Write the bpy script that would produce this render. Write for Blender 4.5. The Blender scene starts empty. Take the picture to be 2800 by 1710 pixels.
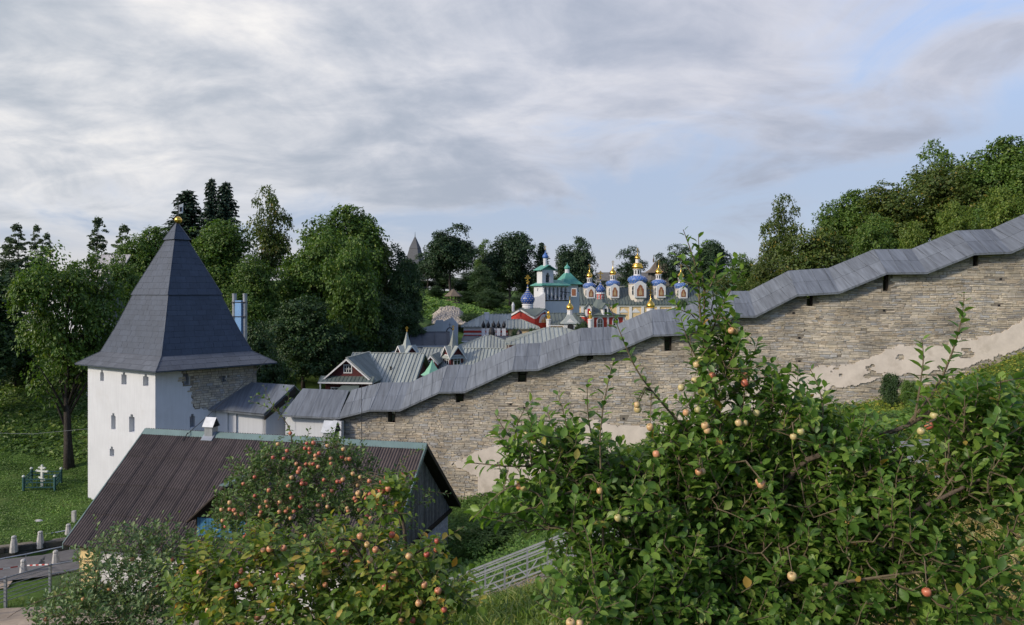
import bpy, math, random
import numpy as np
from mathutils import Vector, Matrix

random.seed(7)
RNG = np.random.default_rng(7)
sc = bpy.context.scene
col = sc.collection

# ---------------------------------------------------------------- camera
# pixels of the 2800 x 1710 photograph; the eye is the origin, +Y looks ahead
F = 2000.0
HY = 800.0
def W(px, py, Y):
    return Vector(((px - 1400.0) / F * Y, Y, (HY - py) / F * Y))

cam_d = bpy.data.cameras.new('camera')
cam = bpy.data.objects.new('camera', cam_d)
col.objects.link(cam)
cam_d.sensor_width = 36.0
cam_d.lens = 36.0 * F / 2800.0
cam_d.shift_y = -55.0 / 2800.0
cam_d.clip_start = 0.1
cam_d.clip_end = 6000.0
cam.location = (0, 0, 0)
cam.rotation_euler = (math.radians(90), 0, 0)
sc.camera = cam

# ---------------------------------------------------------------- light
SUN_AZ = Vector((-0.84, -0.54, 0)).normalized()      # towards the sun, seen from above
SUN_EL = math.radians(27)
sun_dir = Vector((SUN_AZ.x * math.cos(SUN_EL), SUN_AZ.y * math.cos(SUN_EL), math.sin(SUN_EL)))
sl = bpy.data.lights.new('sun', 'SUN')
sl.energy = 2.3
sl.angle = math.radians(5.0)
sl.color = (1.0, 0.88, 0.70)
so = bpy.data.objects.new('sun', sl)
col.objects.link(so)
so.rotation_euler = (-sun_dir).to_track_quat('-Z', 'Y').to_euler()
so.location = (-60, -30, 60)

sc.view_settings.view_transform = 'Standard'
sc.view_settings.look = 'None'
sc.view_settings.exposure = 0.6
sc.view_settings.gamma = 1.0
sc.view_settings.use_curve_mapping = False

class NT:
    """tiny node-tree helper"""
    def __init__(s, tree):
        s.t = tree; s.n = tree.nodes; s.l = tree.links
    def new(s, kind, **kw):
        nd = s.n.new(kind)
        for k, v in kw.items():
            if k in nd.inputs: pass
            setattr(nd, k, v)
        return nd
    def put(s, sock, v):
        if hasattr(v, 'is_output'): s.l.new(v, sock)
        elif v is not None:
            if isinstance(v, (tuple, list)) and len(v) == 3 and sock.type == 'RGBA': v = (*v, 1.0)
            sock.default_value = v
    def math(s, op, a, b=None, c=None, clamp=False):
        nd = s.n.new('ShaderNodeMath'); nd.operation = op; nd.use_clamp = clamp
        s.put(nd.inputs[0], a)
        if b is not None: s.put(nd.inputs[1], b)
        if c is not None: s.put(nd.inputs[2], c)
        return nd.outputs[0]
    def mix(s, f, a, b, mode='MIX'):
        nd = s.n.new('ShaderNodeMix'); nd.data_type = 'RGBA'; nd.blend_type = mode
        s.put(nd.inputs[0], f); s.put(nd.inputs[6], a); s.put(nd.inputs[7], b)
        return nd.outputs[2]
    def noise(s, vec, scale, detail=4, rough=0.55, dist=0.0):
        nd = s.n.new('ShaderNodeTexNoise')
        if vec is not None: s.put(nd.inputs['Vector'], vec)
        nd.inputs['Scale'].default_value = scale; nd.inputs['Detail'].default_value = detail
        nd.inputs['Roughness'].default_value = rough; nd.inputs['Distortion'].default_value = dist
        return nd.outputs[0]
    def ramp(s, f, stops, interp='LINEAR'):
        nd = s.n.new('ShaderNodeValToRGB'); cr = nd.color_ramp; cr.interpolation = interp
        while len(cr.elements) > 1: cr.elements.remove(cr.elements[-1])
        for i, (p, c) in enumerate(stops):
            e = cr.elements[0] if i == 0 else cr.elements.new(p)
            e.position = p
            e.color = (c, c, c, 1) if isinstance(c, (int, float)) else (*c, 1)
        s.put(nd.inputs[0], f)
        return nd.outputs[0]
    def smooth(s, v, a, b):
        nd = s.n.new('ShaderNodeMapRange'); nd.interpolation_type = 'SMOOTHSTEP'
        s.put(nd.inputs[0], v); nd.inputs[1].default_value = a; nd.inputs[2].default_value = b
        return nd.outputs[0]
    def comb(s, x, y, z):
        nd = s.n.new('ShaderNodeCombineXYZ')
        for i, v in enumerate((x, y, z)): s.put(nd.inputs[i], v)
        return nd.outputs[0]
    def mapping(s, vec, loc=(0, 0, 0), rot=(0, 0, 0), scale=(1, 1, 1)):
        nd = s.n.new('ShaderNodeMapping'); s.put(nd.inputs[0], vec)
        nd.inputs[1].default_value = loc; nd.inputs[2].default_value = rot; nd.inputs[3].default_value = scale
        return nd.outputs[0]

world = bpy.data.worlds.new('World')
sc.world = world
world.use_nodes = True
SKY = (4.1, -2.6)
def build_world():
    t = NT(world.node_tree); t.n.clear()
    out = t.n.new('ShaderNodeOutputWorld'); bg = t.n.new('ShaderNodeBackground')
    t.l.new(bg.outputs[0], out.inputs[0])
    sky = t.n.new('ShaderNodeTexSky'); sky.sky_type = 'NISHITA'; sky.sun_disc = False
    sky.sun_elevation = SUN_EL
    sky.sun_rotation = math.atan2(SUN_AZ.x, SUN_AZ.y)
    sky.air_density = 1.0; sky.dust_density = 1.2; sky.ozone_density = 1.5
    tc = t.n.new('ShaderNodeTexCoord')
    d = tc.outputs['Generated']
    sp = t.n.new('ShaderNodeSeparateXYZ'); t.put(sp.inputs[0], d)
    x, y, z = sp.outputs
    zz = t.math('ADD', t.math('MAXIMUM', z, 0.0), 0.28)
    u = t.math('DIVIDE', x, zz); v = t.math('DIVIDE', y, zz)
    p = t.comb(u, v, 0.0)
    # a broken cloud deck: wide soft banks, ragged detail, thinning low down, to the right and behind the viewer
    pw = t.mapping(p, rot=(0, 0, 0.22), scale=(1.0, 1.0, 1), loc=(SKY[0], SKY[1], 0))
    big = t.noise(pw, 0.8, 2, 0.5, 0.3)
    mid = t.noise(pw, 1.9, 9, 0.57, 0.55)
    fine = t.noise(t.mapping(p, loc=(7, 1, 3), rot=(0, 0, -0.25), scale=(0.8, 1.2, 1)), 5.0, 7, 0.6, 0.6)
    el = t.smooth(z, 0.05, 0.30)
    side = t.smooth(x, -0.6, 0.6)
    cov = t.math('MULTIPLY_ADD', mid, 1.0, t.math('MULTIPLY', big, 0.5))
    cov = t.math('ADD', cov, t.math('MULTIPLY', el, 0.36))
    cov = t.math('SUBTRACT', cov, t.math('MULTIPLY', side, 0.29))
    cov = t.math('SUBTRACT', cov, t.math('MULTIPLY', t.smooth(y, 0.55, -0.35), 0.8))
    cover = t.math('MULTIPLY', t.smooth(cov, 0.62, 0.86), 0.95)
    shade = t.math('ADD', t.math('MULTIPLY', mid, 0.55), t.math('ADD', t.math('MULTIPLY', fine, 0.22), t.math('MULTIPLY', big, 0.32)))
    sb = t.smooth(shade, 0.40, 0.70)
    sb = t.math('ADD', t.math('MULTIPLY', sb, t.math('SUBTRACT', 1.0, t.math('MULTIPLY', side, 0.25))), t.math('MULTIPLY', side, 0.11))
    ccol = t.ramp(sb, [(0.0, (0.80, 0.79, 0.79)), (0.22, (0.68, 0.68, 0.71)), (0.5, (0.545, 0.565, 0.625)), (0.78, (0.42, 0.455, 0.53)), (1.0, (0.325, 0.37, 0.45))])
    lf = t.math('SUBTRACT', 1.0, side)
    ccol = t.mix(1.0, ccol, t.ramp(lf, [(0.0, (0.90, 0.90, 0.95)), (0.5, (1.0, 1.0, 1.02)), (1.0, (1.2, 1.17, 1.10))]), 'MULTIPLY')
    skyc = t.mix(1.0, sky.outputs[0], (0.150, 0.148, 0.165), 'MULTIPLY')
    hz = t.smooth(z, 0.55, 0.12)
    skyc = t.mix(t.math('MULTIPLY', hz, 0.88), skyc, (0.268, 0.315, 0.41))
    ccol = t.mix(1.0, ccol, (0.755, 0.755, 0.75), 'MULTIPLY')
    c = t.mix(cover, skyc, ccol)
    low = t.smooth(z, 0.10, 0.0)
    c = t.mix(t.math('MULTIPLY', low, 0.75), c, t.mix(side, (0.49, 0.47, 0.455), (0.335, 0.355, 0.42)))
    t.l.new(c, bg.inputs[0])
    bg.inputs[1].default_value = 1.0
build_world()

# ---------------------------------------------------------------- mesh helpers
class MB:
    def __init__(s, fr=None):
        s.v = []; s.f = []; s.fr = fr
    def add(s, vs, fs):
        n = len(s.v)
        if s.fr: vs = [s.fr(*p) for p in vs]
        s.v += [tuple(p) for p in vs]
        s.f += [tuple(i + n for i in f) for f in fs]
        return s
    def box(s, x0, x1, y0, y1, z0, z1):
        return s.add([(x0, y0, z0), (x1, y0, z0), (x1, y1, z0), (x0, y1, z0), (x0, y0, z1), (x1, y0, z1), (x1, y1, z1), (x0, y1, z1)],
              [(0, 3, 2, 1), (4, 5, 6, 7), (0, 1, 5, 4), (1, 2, 6, 5), (2, 3, 7, 6), (3, 0, 4, 7)])
    def bar(s, a, b, w, h=None, up=(0, 0, 1)):
        a = Vector(a); b = Vector(b); h = h or w
        d = (b - a).normalized(); up = Vector(up)
        if abs(d.dot(up)) > 0.98: up = Vector((0, 1, 0))
        r = d.cross(up).normalized() * (w / 2); q = r.cross(d).normalized() * (h / 2)
        return s.add([a - r - q, a + r - q, a + r + q, a - r + q, b - r - q, b + r - q, b + r + q, b - r + q],
              [(0, 3, 2, 1), (4, 5, 6, 7), (0, 1, 5, 4), (1, 2, 6, 5), (2, 3, 7, 6), (3, 0, 4, 7)])
    def tube(s, pts, rad, n=6, cap=True):
        pts = [Vector(p) for p in pts]
        if not hasattr(rad, '__len__'): rad = [rad] * len(pts)
        vs = []; fs = []
        ref = Vector((0.31, 0.2, 0.93))
        for i, p in enumerate(pts):
            d = (pts[min(i + 1, len(pts) - 1)] - pts[max(i - 1, 0)])
            if d.length < 1e-9: d = Vector((0, 0, 1))
            d.normalize()
            if abs(d.dot(ref)) > 0.97: ref = Vector((0.9, 0.3, 0.1))
            r = d.cross(ref).normalized(); q = d.cross(r)
            for k in range(n):
                a = 2 * math.pi * k / n
                vs.append(p + r * (rad[i] * math.cos(a)) + q * (rad[i] * math.sin(a)))
        for i in range(len(pts) - 1):
            for k in range(n):
                k2 = (k + 1) % n
                fs.append((i * n + k, i * n + k2, (i + 1) * n + k2, (i + 1) * n + k))
        if cap:
            fs.append(tuple(range(n))); fs.append(tuple(range((len(pts) - 1) * n + n - 1, (len(pts) - 1) * n - 1, -1)))
        return s.add(vs, fs)
    def lathe(s, prof, n, c=(0, 0, 0), rot=0.0, sx=1.0):
        c = Vector(c); vs = []; fs = []
        for (r, z) in prof:
            for k in range(n):
                a = 2 * math.pi * k / n + rot
                vs.append((c.x + r * math.cos(a) * sx, c.y + r * math.sin(a), c.z + z))
        for i in range(len(prof) - 1):
            for k in range(n):
                k2 = (k + 1) % n
                fs.append((i * n + k, i * n + k2, (i + 1) * n + k2, (i + 1) * n + k))
        fs.append(tuple(range(n - 1, -1, -1))); m = (len(prof) - 1) * n
        fs.append(tuple(range(m, m + n)))
        return s.add(vs, fs)
    def prism(s, poly, off):
        """closed solid: polygon swept by the vector off"""
        poly = [Vector(p) for p in poly]; off = Vector(off); n = len(poly)
        vs = poly + [p + off for p in poly]
        fs = [tuple(range(n - 1, -1, -1)), tuple(range(n, 2 * n))]
        fs += [(i, (i + 1) % n, n + (i + 1) % n, n + i) for i in range(n)]
        return s.add(vs, fs)
    def mesh(s, name, off=None, smooth=False):
        me = bpy.data.meshes.new(name)
        vs = s.v if off is None else [(a - off[0], b - off[1], c - off[2]) for a, b, c in s.v]
        me.from_pydata(vs, [], s.f)
        if smooth: me.shade_smooth()
        me.validate()
        fix_normals(me)
        return me

import bmesh
def fix_normals(me):
    bm = bmesh.new(); bm.from_mesh(me)
    bmesh.ops.recalc_face_normals(bm, faces=bm.faces)
    bm.to_mesh(me); bm.free()

def np_mesh(name, V, Fc, mat=None, smooth=False):
    V = np.asarray(V, dtype=np.float32).reshape(-1, 3); Fc = np.asarray(Fc, dtype=np.int32)
    me = bpy.data.meshes.new(name); k = Fc.shape[1]; m = len(Fc)
    me.vertices.add(len(V)); me.vertices.foreach_set('co', V.ravel())
    me.loops.add(m * k); me.loops.foreach_set('vertex_index', Fc.ravel())
    me.polygons.add(m); me.polygons.foreach_set('loop_start', np.arange(0, m * k, k, dtype=np.int32))
    me.polygons.foreach_set('loop_total', np.full(m, k, dtype=np.int32))
    me.polygons.foreach_set('use_smooth', np.full(m, bool(smooth)))
    me.update(calc_edges=True)
    if mat: me.materials.append(mat)
    return me

LOC = {}
def thing(name, label, cat, loc=(0, 0, 0), group=None):
    o = bpy.data.objects.new(name, None); col.objects.link(o)
    o.empty_display_size = 0.3
    o.location = loc; o['label'] = label; o['category'] = cat
    if group: o['group'] = group
    LOC[o.name] = Vector(loc)
    return o
def part(parent, name, mb, m, smooth=False, label=None, kind=None):
    """a mesh in world coordinates hung under its thing (or under a part)"""
    L = LOC[parent.name]
    me = mb.mesh(name, L, smooth) if isinstance(mb, MB) else mb
    me.materials.append(m)
    o = bpy.data.objects.new(name, me); col.objects.link(o); o.parent = parent
    LOC[o.name] = L
    if label: o['label'] = label
    if kind: o['kind'] = kind
    return o
def inst(parent, name, me, M, label=None):
    """shares mesh data; M is a world matrix"""
    o = bpy.data.objects.new(name, me); col.objects.link(o); o.parent = parent
    L = LOC[parent.name]
    o.matrix_local = Matrix.Translation(-L) @ M
    return o
def solo(name, mb, m, label, cat, group=None, smooth=False, kind=None, loc=None):
    loc = Vector(loc) if loc is not None else Vector(mb.v[0])
    me = mb.mesh(name, loc, smooth); me.materials.append(m)
    o = bpy.data.objects.new(name, me); col.objects.link(o); o.location = loc
    LOC[o.name] = loc
    if label: o['label'] = label
    if cat: o['category'] = cat
    if group: o['group'] = group
    if kind: o['kind'] = kind
    return o
def struct(name, me, m, kind='structure', label=None):
    if isinstance(me, MB): me = me.mesh(name)
    if m: me.materials.append(m)
    o = bpy.data.objects.new(name, me); col.objects.link(o); o['kind'] = kind
    if label: o['label'] = label
    LOC[o.name] = Vector((0, 0, 0))
    return o

class Frame:
    def __init__(s, O, ang):
        s.O = Vector(O); a = math.radians(ang)
        s.X = Vector((math.cos(a), math.sin(a), 0)); s.Y = Vector((-math.sin(a), math.cos(a), 0)); s.Z = Vector((0, 0, 1))
    def __call__(s, a, b, c):
        return s.O + s.X * a + s.Y * b + s.Z * c

def clip2(poly, ax, val, keep_ge):
    out = []
    for i in range(len(poly)):
        a = poly[i]; b = poly[(i + 1) % len(poly)]
        ia = (a[ax] >= val) == keep_ge or a[ax] == val; ib = (b[ax] >= val) == keep_ge or b[ax] == val
        if ia: out.append(a)
        if ia != ib:
            t = (val - a[ax]) / (b[ax] - a[ax])
            out.append((a[0] + t * (b[0] - a[0]), a[1] + t * (b[1] - a[1])))
    return out
def area2(p):
    return abs(sum(p[i][0] * p[(i + 1) % len(p)][1] - p[(i + 1) % len(p)][0] * p[i][1] for i in range(len(p)))) / 2

def tiles(parent, name, poly, U, wu, wv, th, m, out, stag=0.0, gap=0.012, jit=0.0, seam=0.0, tilt=1.0, lift=0.0, minarea=0.004, wjit=0.0, sw=0.045):
    """cut a flat polygon into separate pieces, each a solid of its own"""
    poly = [Vector(p) for p in poly]; O = poly[0]
    n = Vector((0, 0, 0))
    for i in range(len(poly)): n += (poly[i] - O).cross(poly[(i + 1) % len(poly)] - O)
    n.normalize()
    if n.dot(Vector(out)) < 0: n = -n
    U = Vector(U); U = (U - n * U.dot(n)).normalized(); V = n.cross(U)
    if V.z < 0: V = -V; U = -U
    p2 = [((p - O).dot(U), (p - O).dot(V)) for p in poly]
    u0 = min(p[0] for p in p2); u1 = max(p[0] for p in p2); v0 = min(p[1] for p in p2); v1 = max(p[1] for p in p2)
    if wv is None: wv = v1 - v0 + 1e-4
    nr = max(1, int(math.ceil((v1 - v0) / wv - 0.02))); wv = (v1 - v0) / nr
    res = []
    for r in range(nr):
        va = v0 + r * wv; vb = va + wv
        row = clip2(clip2(p2, 1, va, True), 1, vb - gap, False) if nr > 1 else p2
        if len(row) < 3: continue
        ua = min(p[0] for p in row); ub = max(p[0] for p in row)
        u = u0 - (stag * wu if r % 2 else 0.0)
        while u < ub:
            w = wu * (1 + random.uniform(-wjit, wjit))
            if u + w > ua:
                c = clip2(clip2(row, 0, u + gap / 2, True), 0, u + w - gap / 2, False)
                if len(c) >= 3 and area2(c) > minarea:
                    j = random.uniform(0, jit)
                    def P(q, h): return O + U * q[0] + V * q[1] + n * h
                    mb = MB(); k = len(c)
                    hi = [lift + j + th * (1 - (1 - tilt) * (q[1] - va) / wv) for q in c]
                    mb.add([P(q, lift - 0.02) for q in c] + [P(q, h) for q, h in zip(c, hi)],
                           [tuple(range(k - 1, -1, -1)), tuple(range(k, 2 * k))] + [(i, (i + 1) % k, k + (i + 1) % k, k + i) for i in range(k)])
                    if seam:
                        e = clip2(c, 0, u + gap / 2 + sw, False)
                        if len(e) >= 3 and area2(e) > 1e-4:
                            k = len(e)
                            mb.add([P(q, lift) for q in e] + [P(q, lift + th + seam) for q in e],
                                   [tuple(range(k - 1, -1, -1)), tuple(range(k, 2 * k))] + [(i, (i + 1) % k, k + (i + 1) % k, k + i) for i in range(k)])
                    res.append(part(parent, name, mb, m))
            u += w
    return res

def panel(mb, O, U, V, w, h, holes, depth):
    """wall face O + u U + v V with rectangular openings and their reveals (cut depth along -N)"""
    O = Vector(O); U = Vector(U); V = Vector(V); N = U.cross(V).normalized()
    us = sorted({0.0, w} | {x for q in holes for x in q[:2]}); vs = sorted({0.0, h} | {x for q in holes for x in q[2:4]})
    us = [x for x in us if 0 <= x <= w]; vs = [x for x in vs if 0 <= x <= h]
    inh = lambda i, j: 0 <= i < len(us) - 1 and 0 <= j < len(vs) - 1 and any(q[0] <= (us[i] + us[i + 1]) / 2 <= q[1] and q[2] <= (vs[j] + vs[j + 1]) / 2 <= q[3] for q in holes)
    P = lambda a, b, k=0.0: O + U * a + V * b - N * k
    for i in range(len(us) - 1):
        for j in range(len(vs) - 1):
            a, b, c, d = us[i], us[i + 1], vs[j], vs[j + 1]
            if not inh(i, j): mb.add([P(a, c), P(b, c), P(b, d), P(a, d)], [(0, 1, 2, 3)]); continue
            mb.add([P(a, c, depth), P(b, c, depth), P(b, d, depth), P(a, d, depth)], [(0, 1, 2, 3)])
            if not inh(i - 1, j): mb.add([P(a, c), P(a, d), P(a, d, depth), P(a, c, depth)], [(0, 1, 2, 3)])
            if not inh(i + 1, j): mb.add([P(b, c), P(b, d), P(b, d, depth), P(b, c, depth)], [(0, 3, 2, 1)])
            if not inh(i, j - 1): mb.add([P(a, c), P(b, c), P(b, c, depth), P(a, c, depth)], [(0, 3, 2, 1)])
            if not inh(i, j + 1): mb.add([P(a, d), P(b, d), P(b, d, depth), P(a, d, depth)], [(0, 1, 2, 3)])

# ---------------------------------------------------------------- materials
def rnd_node(t):
    g = t.n.new('ShaderNodeNewGeometry'); oi = t.n.new('ShaderNodeObjectInfo')
    return t.math('FRACT', t.math('ADD', g.outputs['Random Per Island'], oi.outputs['Random']))
def mat(name, c, rough=0.7, var=0.12, scale=2.0, metal=0.0, bump=0.0, bscale=12.0, spec=0.4, isl=0.0, cols=None, streak=0.0, dirt=None, big=0.0, svec=(5.0, 5.0, 0.35), bdet=6):
    m = bpy.data.materials.new(name); m.use_nodes = True
    t = NT(m.node_tree); b = t.n['Principled BSDF']
    g = t.n.new('ShaderNodeNewGeometry'); pos = g.outputs['Position']
    if cols:
        base = t.ramp(rnd_node(t), [(i / max(1, len(cols) - 1), cc) for i, cc in enumerate(cols)])
    else:
        base = t.mix(0.0, c, c)
    n1 = t.noise(pos, scale, 6, 0.62)
    f = t.ramp(n1, [(0.28, 1 - var), (0.72, 1 + var)])
    base = t.mix(1.0, base, f, 'MULTIPLY')
    if big:
        n2 = t.noise(pos, scale * 0.12, 3, 0.5)
        base = t.mix(1.0, base, t.ramp(n2, [(0.3, 1 - big), (0.7, 1 + big)]), 'MULTIPLY')
    if isl:
        base = t.mix(1.0, base, t.ramp(rnd_node(t), [(0, 1 - isl), (1, 1 + isl)]), 'MULTIPLY')
    if streak:
        sv = t.mapping(pos, scale=svec)
        sn = t.noise(sv, 1.6, 5, 0.6)
        base = t.mix(1.0, base, t.ramp(sn, [(0.3, 1 - streak), (0.7, 1 + streak)]), 'MULTIPLY')
    if dirt:
        dn = t.noise(pos, dirt[1], 8, 0.66, 0.4)
        base = t.mix(t.ramp(dn, [(dirt[2], 0.0), (dirt[2] + 0.12, dirt[3])]), base, dirt[0])
    t.put(b.inputs['Base Color'], base)
    b.inputs['Roughness'].default_value = rough; b.inputs['Metallic'].default_value = metal
    b.inputs['Specular IOR Level'].default_value = spec
    if bump:
        bn = t.noise(pos, bscale, bdet, 0.6)
        bp = t.n.new('ShaderNodeBump'); bp.inputs['Strength'].default_value = bump; bp.inputs['Distance'].default_value = 0.03
        t.put(bp.inputs['Height'], bn); t.l.new(bp.outputs[0], b.inputs['Normal'])
    return m
def leafmat(name, cols, trans=0.3, rough=0.5, spec=0.35, big=0.18, bigscale=0.35):
    m = bpy.data.materials.new(name); m.use_nodes = True
    t = NT(m.node_tree); b = t.n['Principled BSDF']; out = t.n['Material Output']
    base = t.ramp(rnd_node(t), cols)
    g = t.n.new('ShaderNodeNewGeometry')
    n2 = t.noise(g.outputs['Position'], bigscale, 3, 0.5)
    base = t.mix(1.0, base, t.ramp(n2, [(0.3, 1 - big), (0.7, 1 + big)]), 'MULTIPLY')
    t.put(b.inputs['Base Color'], base); b.inputs['Roughness'].default_value = rough
    b.inputs['Specular IOR Level'].default_value = spec
    tr = t.n.new('ShaderNodeBsdfTranslucent')
    t.put(tr.inputs[0], t.mix(1.0, base, (1.25, 1.35, 0.6), 'MULTIPLY'))
    ms = t.n.new('ShaderNodeMixShader'); ms.inputs[0].default_value = trans
    t.l.new(b.outputs[0], ms.inputs[1]); t.l.new(tr.outputs[0], ms.inputs[2]); t.l.new(ms.outputs[0], out.inputs[0])
    return m

M = {}
M['white'] = mat('white_plaster', (0.52, 0.535, 0.56), 0.85, 0.05, 0.8, bump=0.5, bscale=0.9, spec=0.2, dirt=((0.45, 0.45, 0.45), 0.45, 0.56, 0.45), streak=0.05)
M['lead'] = mat('tower_sheet_metal', (0.042, 0.054, 0.078), 0.5, 0.14, 1.2, metal=0.1, bump=0.15, bscale=5, isl=0.10, streak=0.10, spec=0.4)
M['zinc'] = mat('gallery_sheet_metal', (0.140, 0.156, 0.178), 0.48, 0.07, 0.5, metal=0.25, bump=0.5, bscale=1.3, bdet=2, isl=0.10, streak=0.30, svec=(4.5, 0.35, 0.35), spec=0.4)
M['gold'] = mat('gold_leaf', (0.86, 0.52, 0.10), 0.26, 0.06, 3, metal=1.0)
M['stone'] = mat('limestone', (0.3, 0.27, 0.22), 0.9, 0.22, 5.0, bump=0.4, bscale=14, spec=0.15,
                 cols=[(0.42, 0.37, 0.285), (0.37, 0.33, 0.26), (0.28, 0.265, 0.235), (0.40, 0.355, 0.28), (0.30, 0.305, 0.305), (0.35, 0.295, 0.22), (0.45, 0.40, 0.32), (0.23, 0.22, 0.205)], big=0.3)
M['mortar'] = mat('lime_mortar', (0.17, 0.152, 0.125), 0.95, 0.3, 4.0, bump=0.4, bscale=20, spec=0.1)
M['old_plaster'] = mat('old_wall_plaster', (0.54, 0.485, 0.42), 0.9, 0.12, 1.6, bump=0.3, bscale=10, spec=0.15, dirt=((0.42, 0.37, 0.31), 0.9, 0.52, 0.7))
M['dark'] = mat('dark_opening', (0.012, 0.012, 0.014), 0.9, 0.1)
M['wood_dark'] = mat('dark_timber', (0.035, 0.028, 0.022), 0.8, 0.3, 6, bump=0.4, isl=0.3, spec=0.2)
M['board'] = mat('weathered_board', (0.16, 0.15, 0.135), 0.9, 0.3, 5, bump=0.5, bscale=9, isl=0.35, streak=0.25, spec=0.15)
M['brown_roof'] = mat('brown_corrugated', (0.07, 0.055, 0.052), 0.75, 0.22, 1.6, isl=0.12, streak=0.2, spec=0.3, dirt=((0.10, 0.085, 0.075), 1.5, 0.58, 0.6))
M['teal_trim'] = mat('green_metal_trim', (0.115, 0.175, 0.17), 0.5, 0.15, 2, metal=0.1)
M['galv'] = mat('galvanised_steel', (0.29, 0.31, 0.335), 0.42, 0.15, 3, metal=0.5, streak=0.08)
M['white_brick'] = mat('white_brick', (0.56, 0.55, 0.54), 0.9, 0.12, 5, isl=0.14, bump=0.3, spec=0.15)
M['yellow_pl'] = mat('yellow_plaster', (0.66, 0.49, 0.24), 0.85, 0.08, 2, bump=0.2)
M['blue_paint'] = mat('blue_paint', (0.03, 0.13, 0.24), 0.6, 0.25, 6, isl=0.2, streak=0.15)
M['grey_paint'] = mat('grey_rail_paint', (0.22, 0.235, 0.255), 0.5, 0.15, 4, metal=0.2)
M['deck'] = mat('grey_deck_board', (0.19, 0.17, 0.15), 0.85, 0.25, 5, isl=0.3, bump=0.3)
M['bark'] = mat('bark', (0.052, 0.045, 0.04), 0.95, 0.35, 9, bump=0.9, bscale=22, spec=0.1, streak=0.3)
M['apple_bark'] = mat('apple_bark', (0.095, 0.075, 0.058), 0.9, 0.35, 25, bump=0.6, bscale=60, spec=0.15)
M['twig'] = mat('green_brown_twig', (0.12, 0.095, 0.06), 0.8, 0.3, 30, spec=0.2)
M['asphalt'] = mat('asphalt', (0.12, 0.115, 0.115), 0.9, 0.2, 3, bump=0.3, bscale=40, big=0.15)
M['sand'] = mat('sandy_path', (0.34, 0.27, 0.20), 0.95, 0.2, 3, bump=0.4, bscale=25, big=0.2)
M['bollard'] = mat('concrete_bollard', (0.40, 0.39, 0.37), 0.9, 0.25, 6, bump=0.4, bscale=14)
M['red_wall'] = mat('red_wall_paint', (0.40, 0.042, 0.028), 0.8, 0.12, 1.5, bump=0.15)
M['dark_red'] = mat('dark_red_timber', (0.085, 0.016, 0.018), 0.75, 0.25, 3, bump=0.2, isl=0.15)
M['trim'] = mat('white_trim', (0.60, 0.60, 0.60), 0.7, 0.05, 2)
M['green_roof'] = mat('grey_green_roof', (0.27, 0.295, 0.275), 0.5, 0.10, 1.0, metal=0.1, isl=0.16, streak=0.06)
M['dgreen_roof'] = mat('dark_grey_green_roof', (0.105, 0.13, 0.12), 0.5, 0.12, 1.0, metal=0.1, isl=0.10, streak=0.08)
M['mint'] = mat('mint_roof', (0.20, 0.42, 0.30), 0.5, 0.1, 1.2, isl=0.06)
M['copper'] = mat('green_copper_roof', (0.075, 0.25, 0.20), 0.5, 0.22, 1.4, isl=0.15, streak=0.15)
M['slate'] = mat('dark_felt_roof', (0.085, 0.09, 0.098), 0.75, 0.15, 0.8, bump=0.1, isl=0.06)
M['dome_blue'] = mat('dome_blue', (0.035, 0.08, 0.26), 0.35, 0.10, 2)
M['star'] = mat('gold_star', (0.72, 0.64, 0.42), 0.35, 0.05, 2, metal=0.3)
M['sq_blue'] = mat('cathedral_dome_blue', (0.055, 0.13, 0.36), 0.42, 0.10, 2)
M['cream'] = mat('cream_wall', (0.62, 0.46, 0.25), 0.85, 0.06, 1.0)
M['grey_wall'] = mat('grey_white_wall', (0.52, 0.54, 0.56), 0.85, 0.08, 1.0)
M['glass'] = mat('window_glass', (0.02, 0.025, 0.03), 0.08, 0.1, 2, spec=0.6)
M['icon_red'] = mat('icon_paint', (0.25, 0.10, 0.05), 0.6, 0.4, 6, cols=None)
M['icon_gold'] = mat('icon_figure', (0.40, 0.28, 0.15), 0.6, 0.4, 5)
M['mural'] = mat('mural_paint', (0.50, 0.52, 0.55), 0.7, 0.35, 3)
M['black_metal'] = mat('black_metal', (0.015, 0.015, 0.017), 0.5, 0.1)
M['blue_panel'] = mat('pale_blue_panel', (0.22, 0.40, 0.66), 0.5, 0.06, 2)
M['teal_paint'] = mat('teal_fence_paint', (0.018, 0.07, 0.072), 0.6, 0.15, 4)
M['grave'] = mat('pale_cross', (0.50, 0.52, 0.48), 0.8, 0.2, 6)
M['rock'] = mat('rubble', (0.33, 0.29, 0.24), 0.95, 0.3, 2.5, cols=[(0.22, 0.2, 0.17), (0.36, 0.32, 0.27), (0.44, 0.39, 0.33)], bump=0.5)
M['far_slate'] = mat('far_dark_roof', (0.035, 0.042, 0.055), 0.6, 0.15, 0.5)
M['slot_light_tint'] = mat('slot_light_paint', (0.62, 0.70, 0.62), 0.85, 0.1, 1.5)  # pale green of the skylit view through the wall slots, painted in
M['drum'] = mat('warm_white_drum', (0.52, 0.48, 0.42), 0.8, 0.1, 1.5)
M['skirt_lead_skylit'] = mat('tower_skirt_skylit_metal', (0.095, 0.105, 0.125), 0.5, 0.12, 1.2, metal=0.15, bump=0.2, bscale=2, bdet=2, isl=0.12, streak=0.12)  # roof metal made lighter: sky sheen of the flatter slope put into the colour
M['brook_stone'] = mat('shade_dark_brook_stone', (0.05, 0.05, 0.042), 0.9, 0.3, 3, isl=0.3, bump=0.5)  # shade of the sunken ditch is put into this dark stone colour
M['thatch'] = mat('brown_shingle', (0.12, 0.095, 0.07), 0.9, 0.25, 3, isl=0.2)
M['old_roof'] = mat('old_grey_roof', (0.13, 0.125, 0.12), 0.8, 0.2, 1.0, isl=0.12, streak=0.2)
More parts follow.
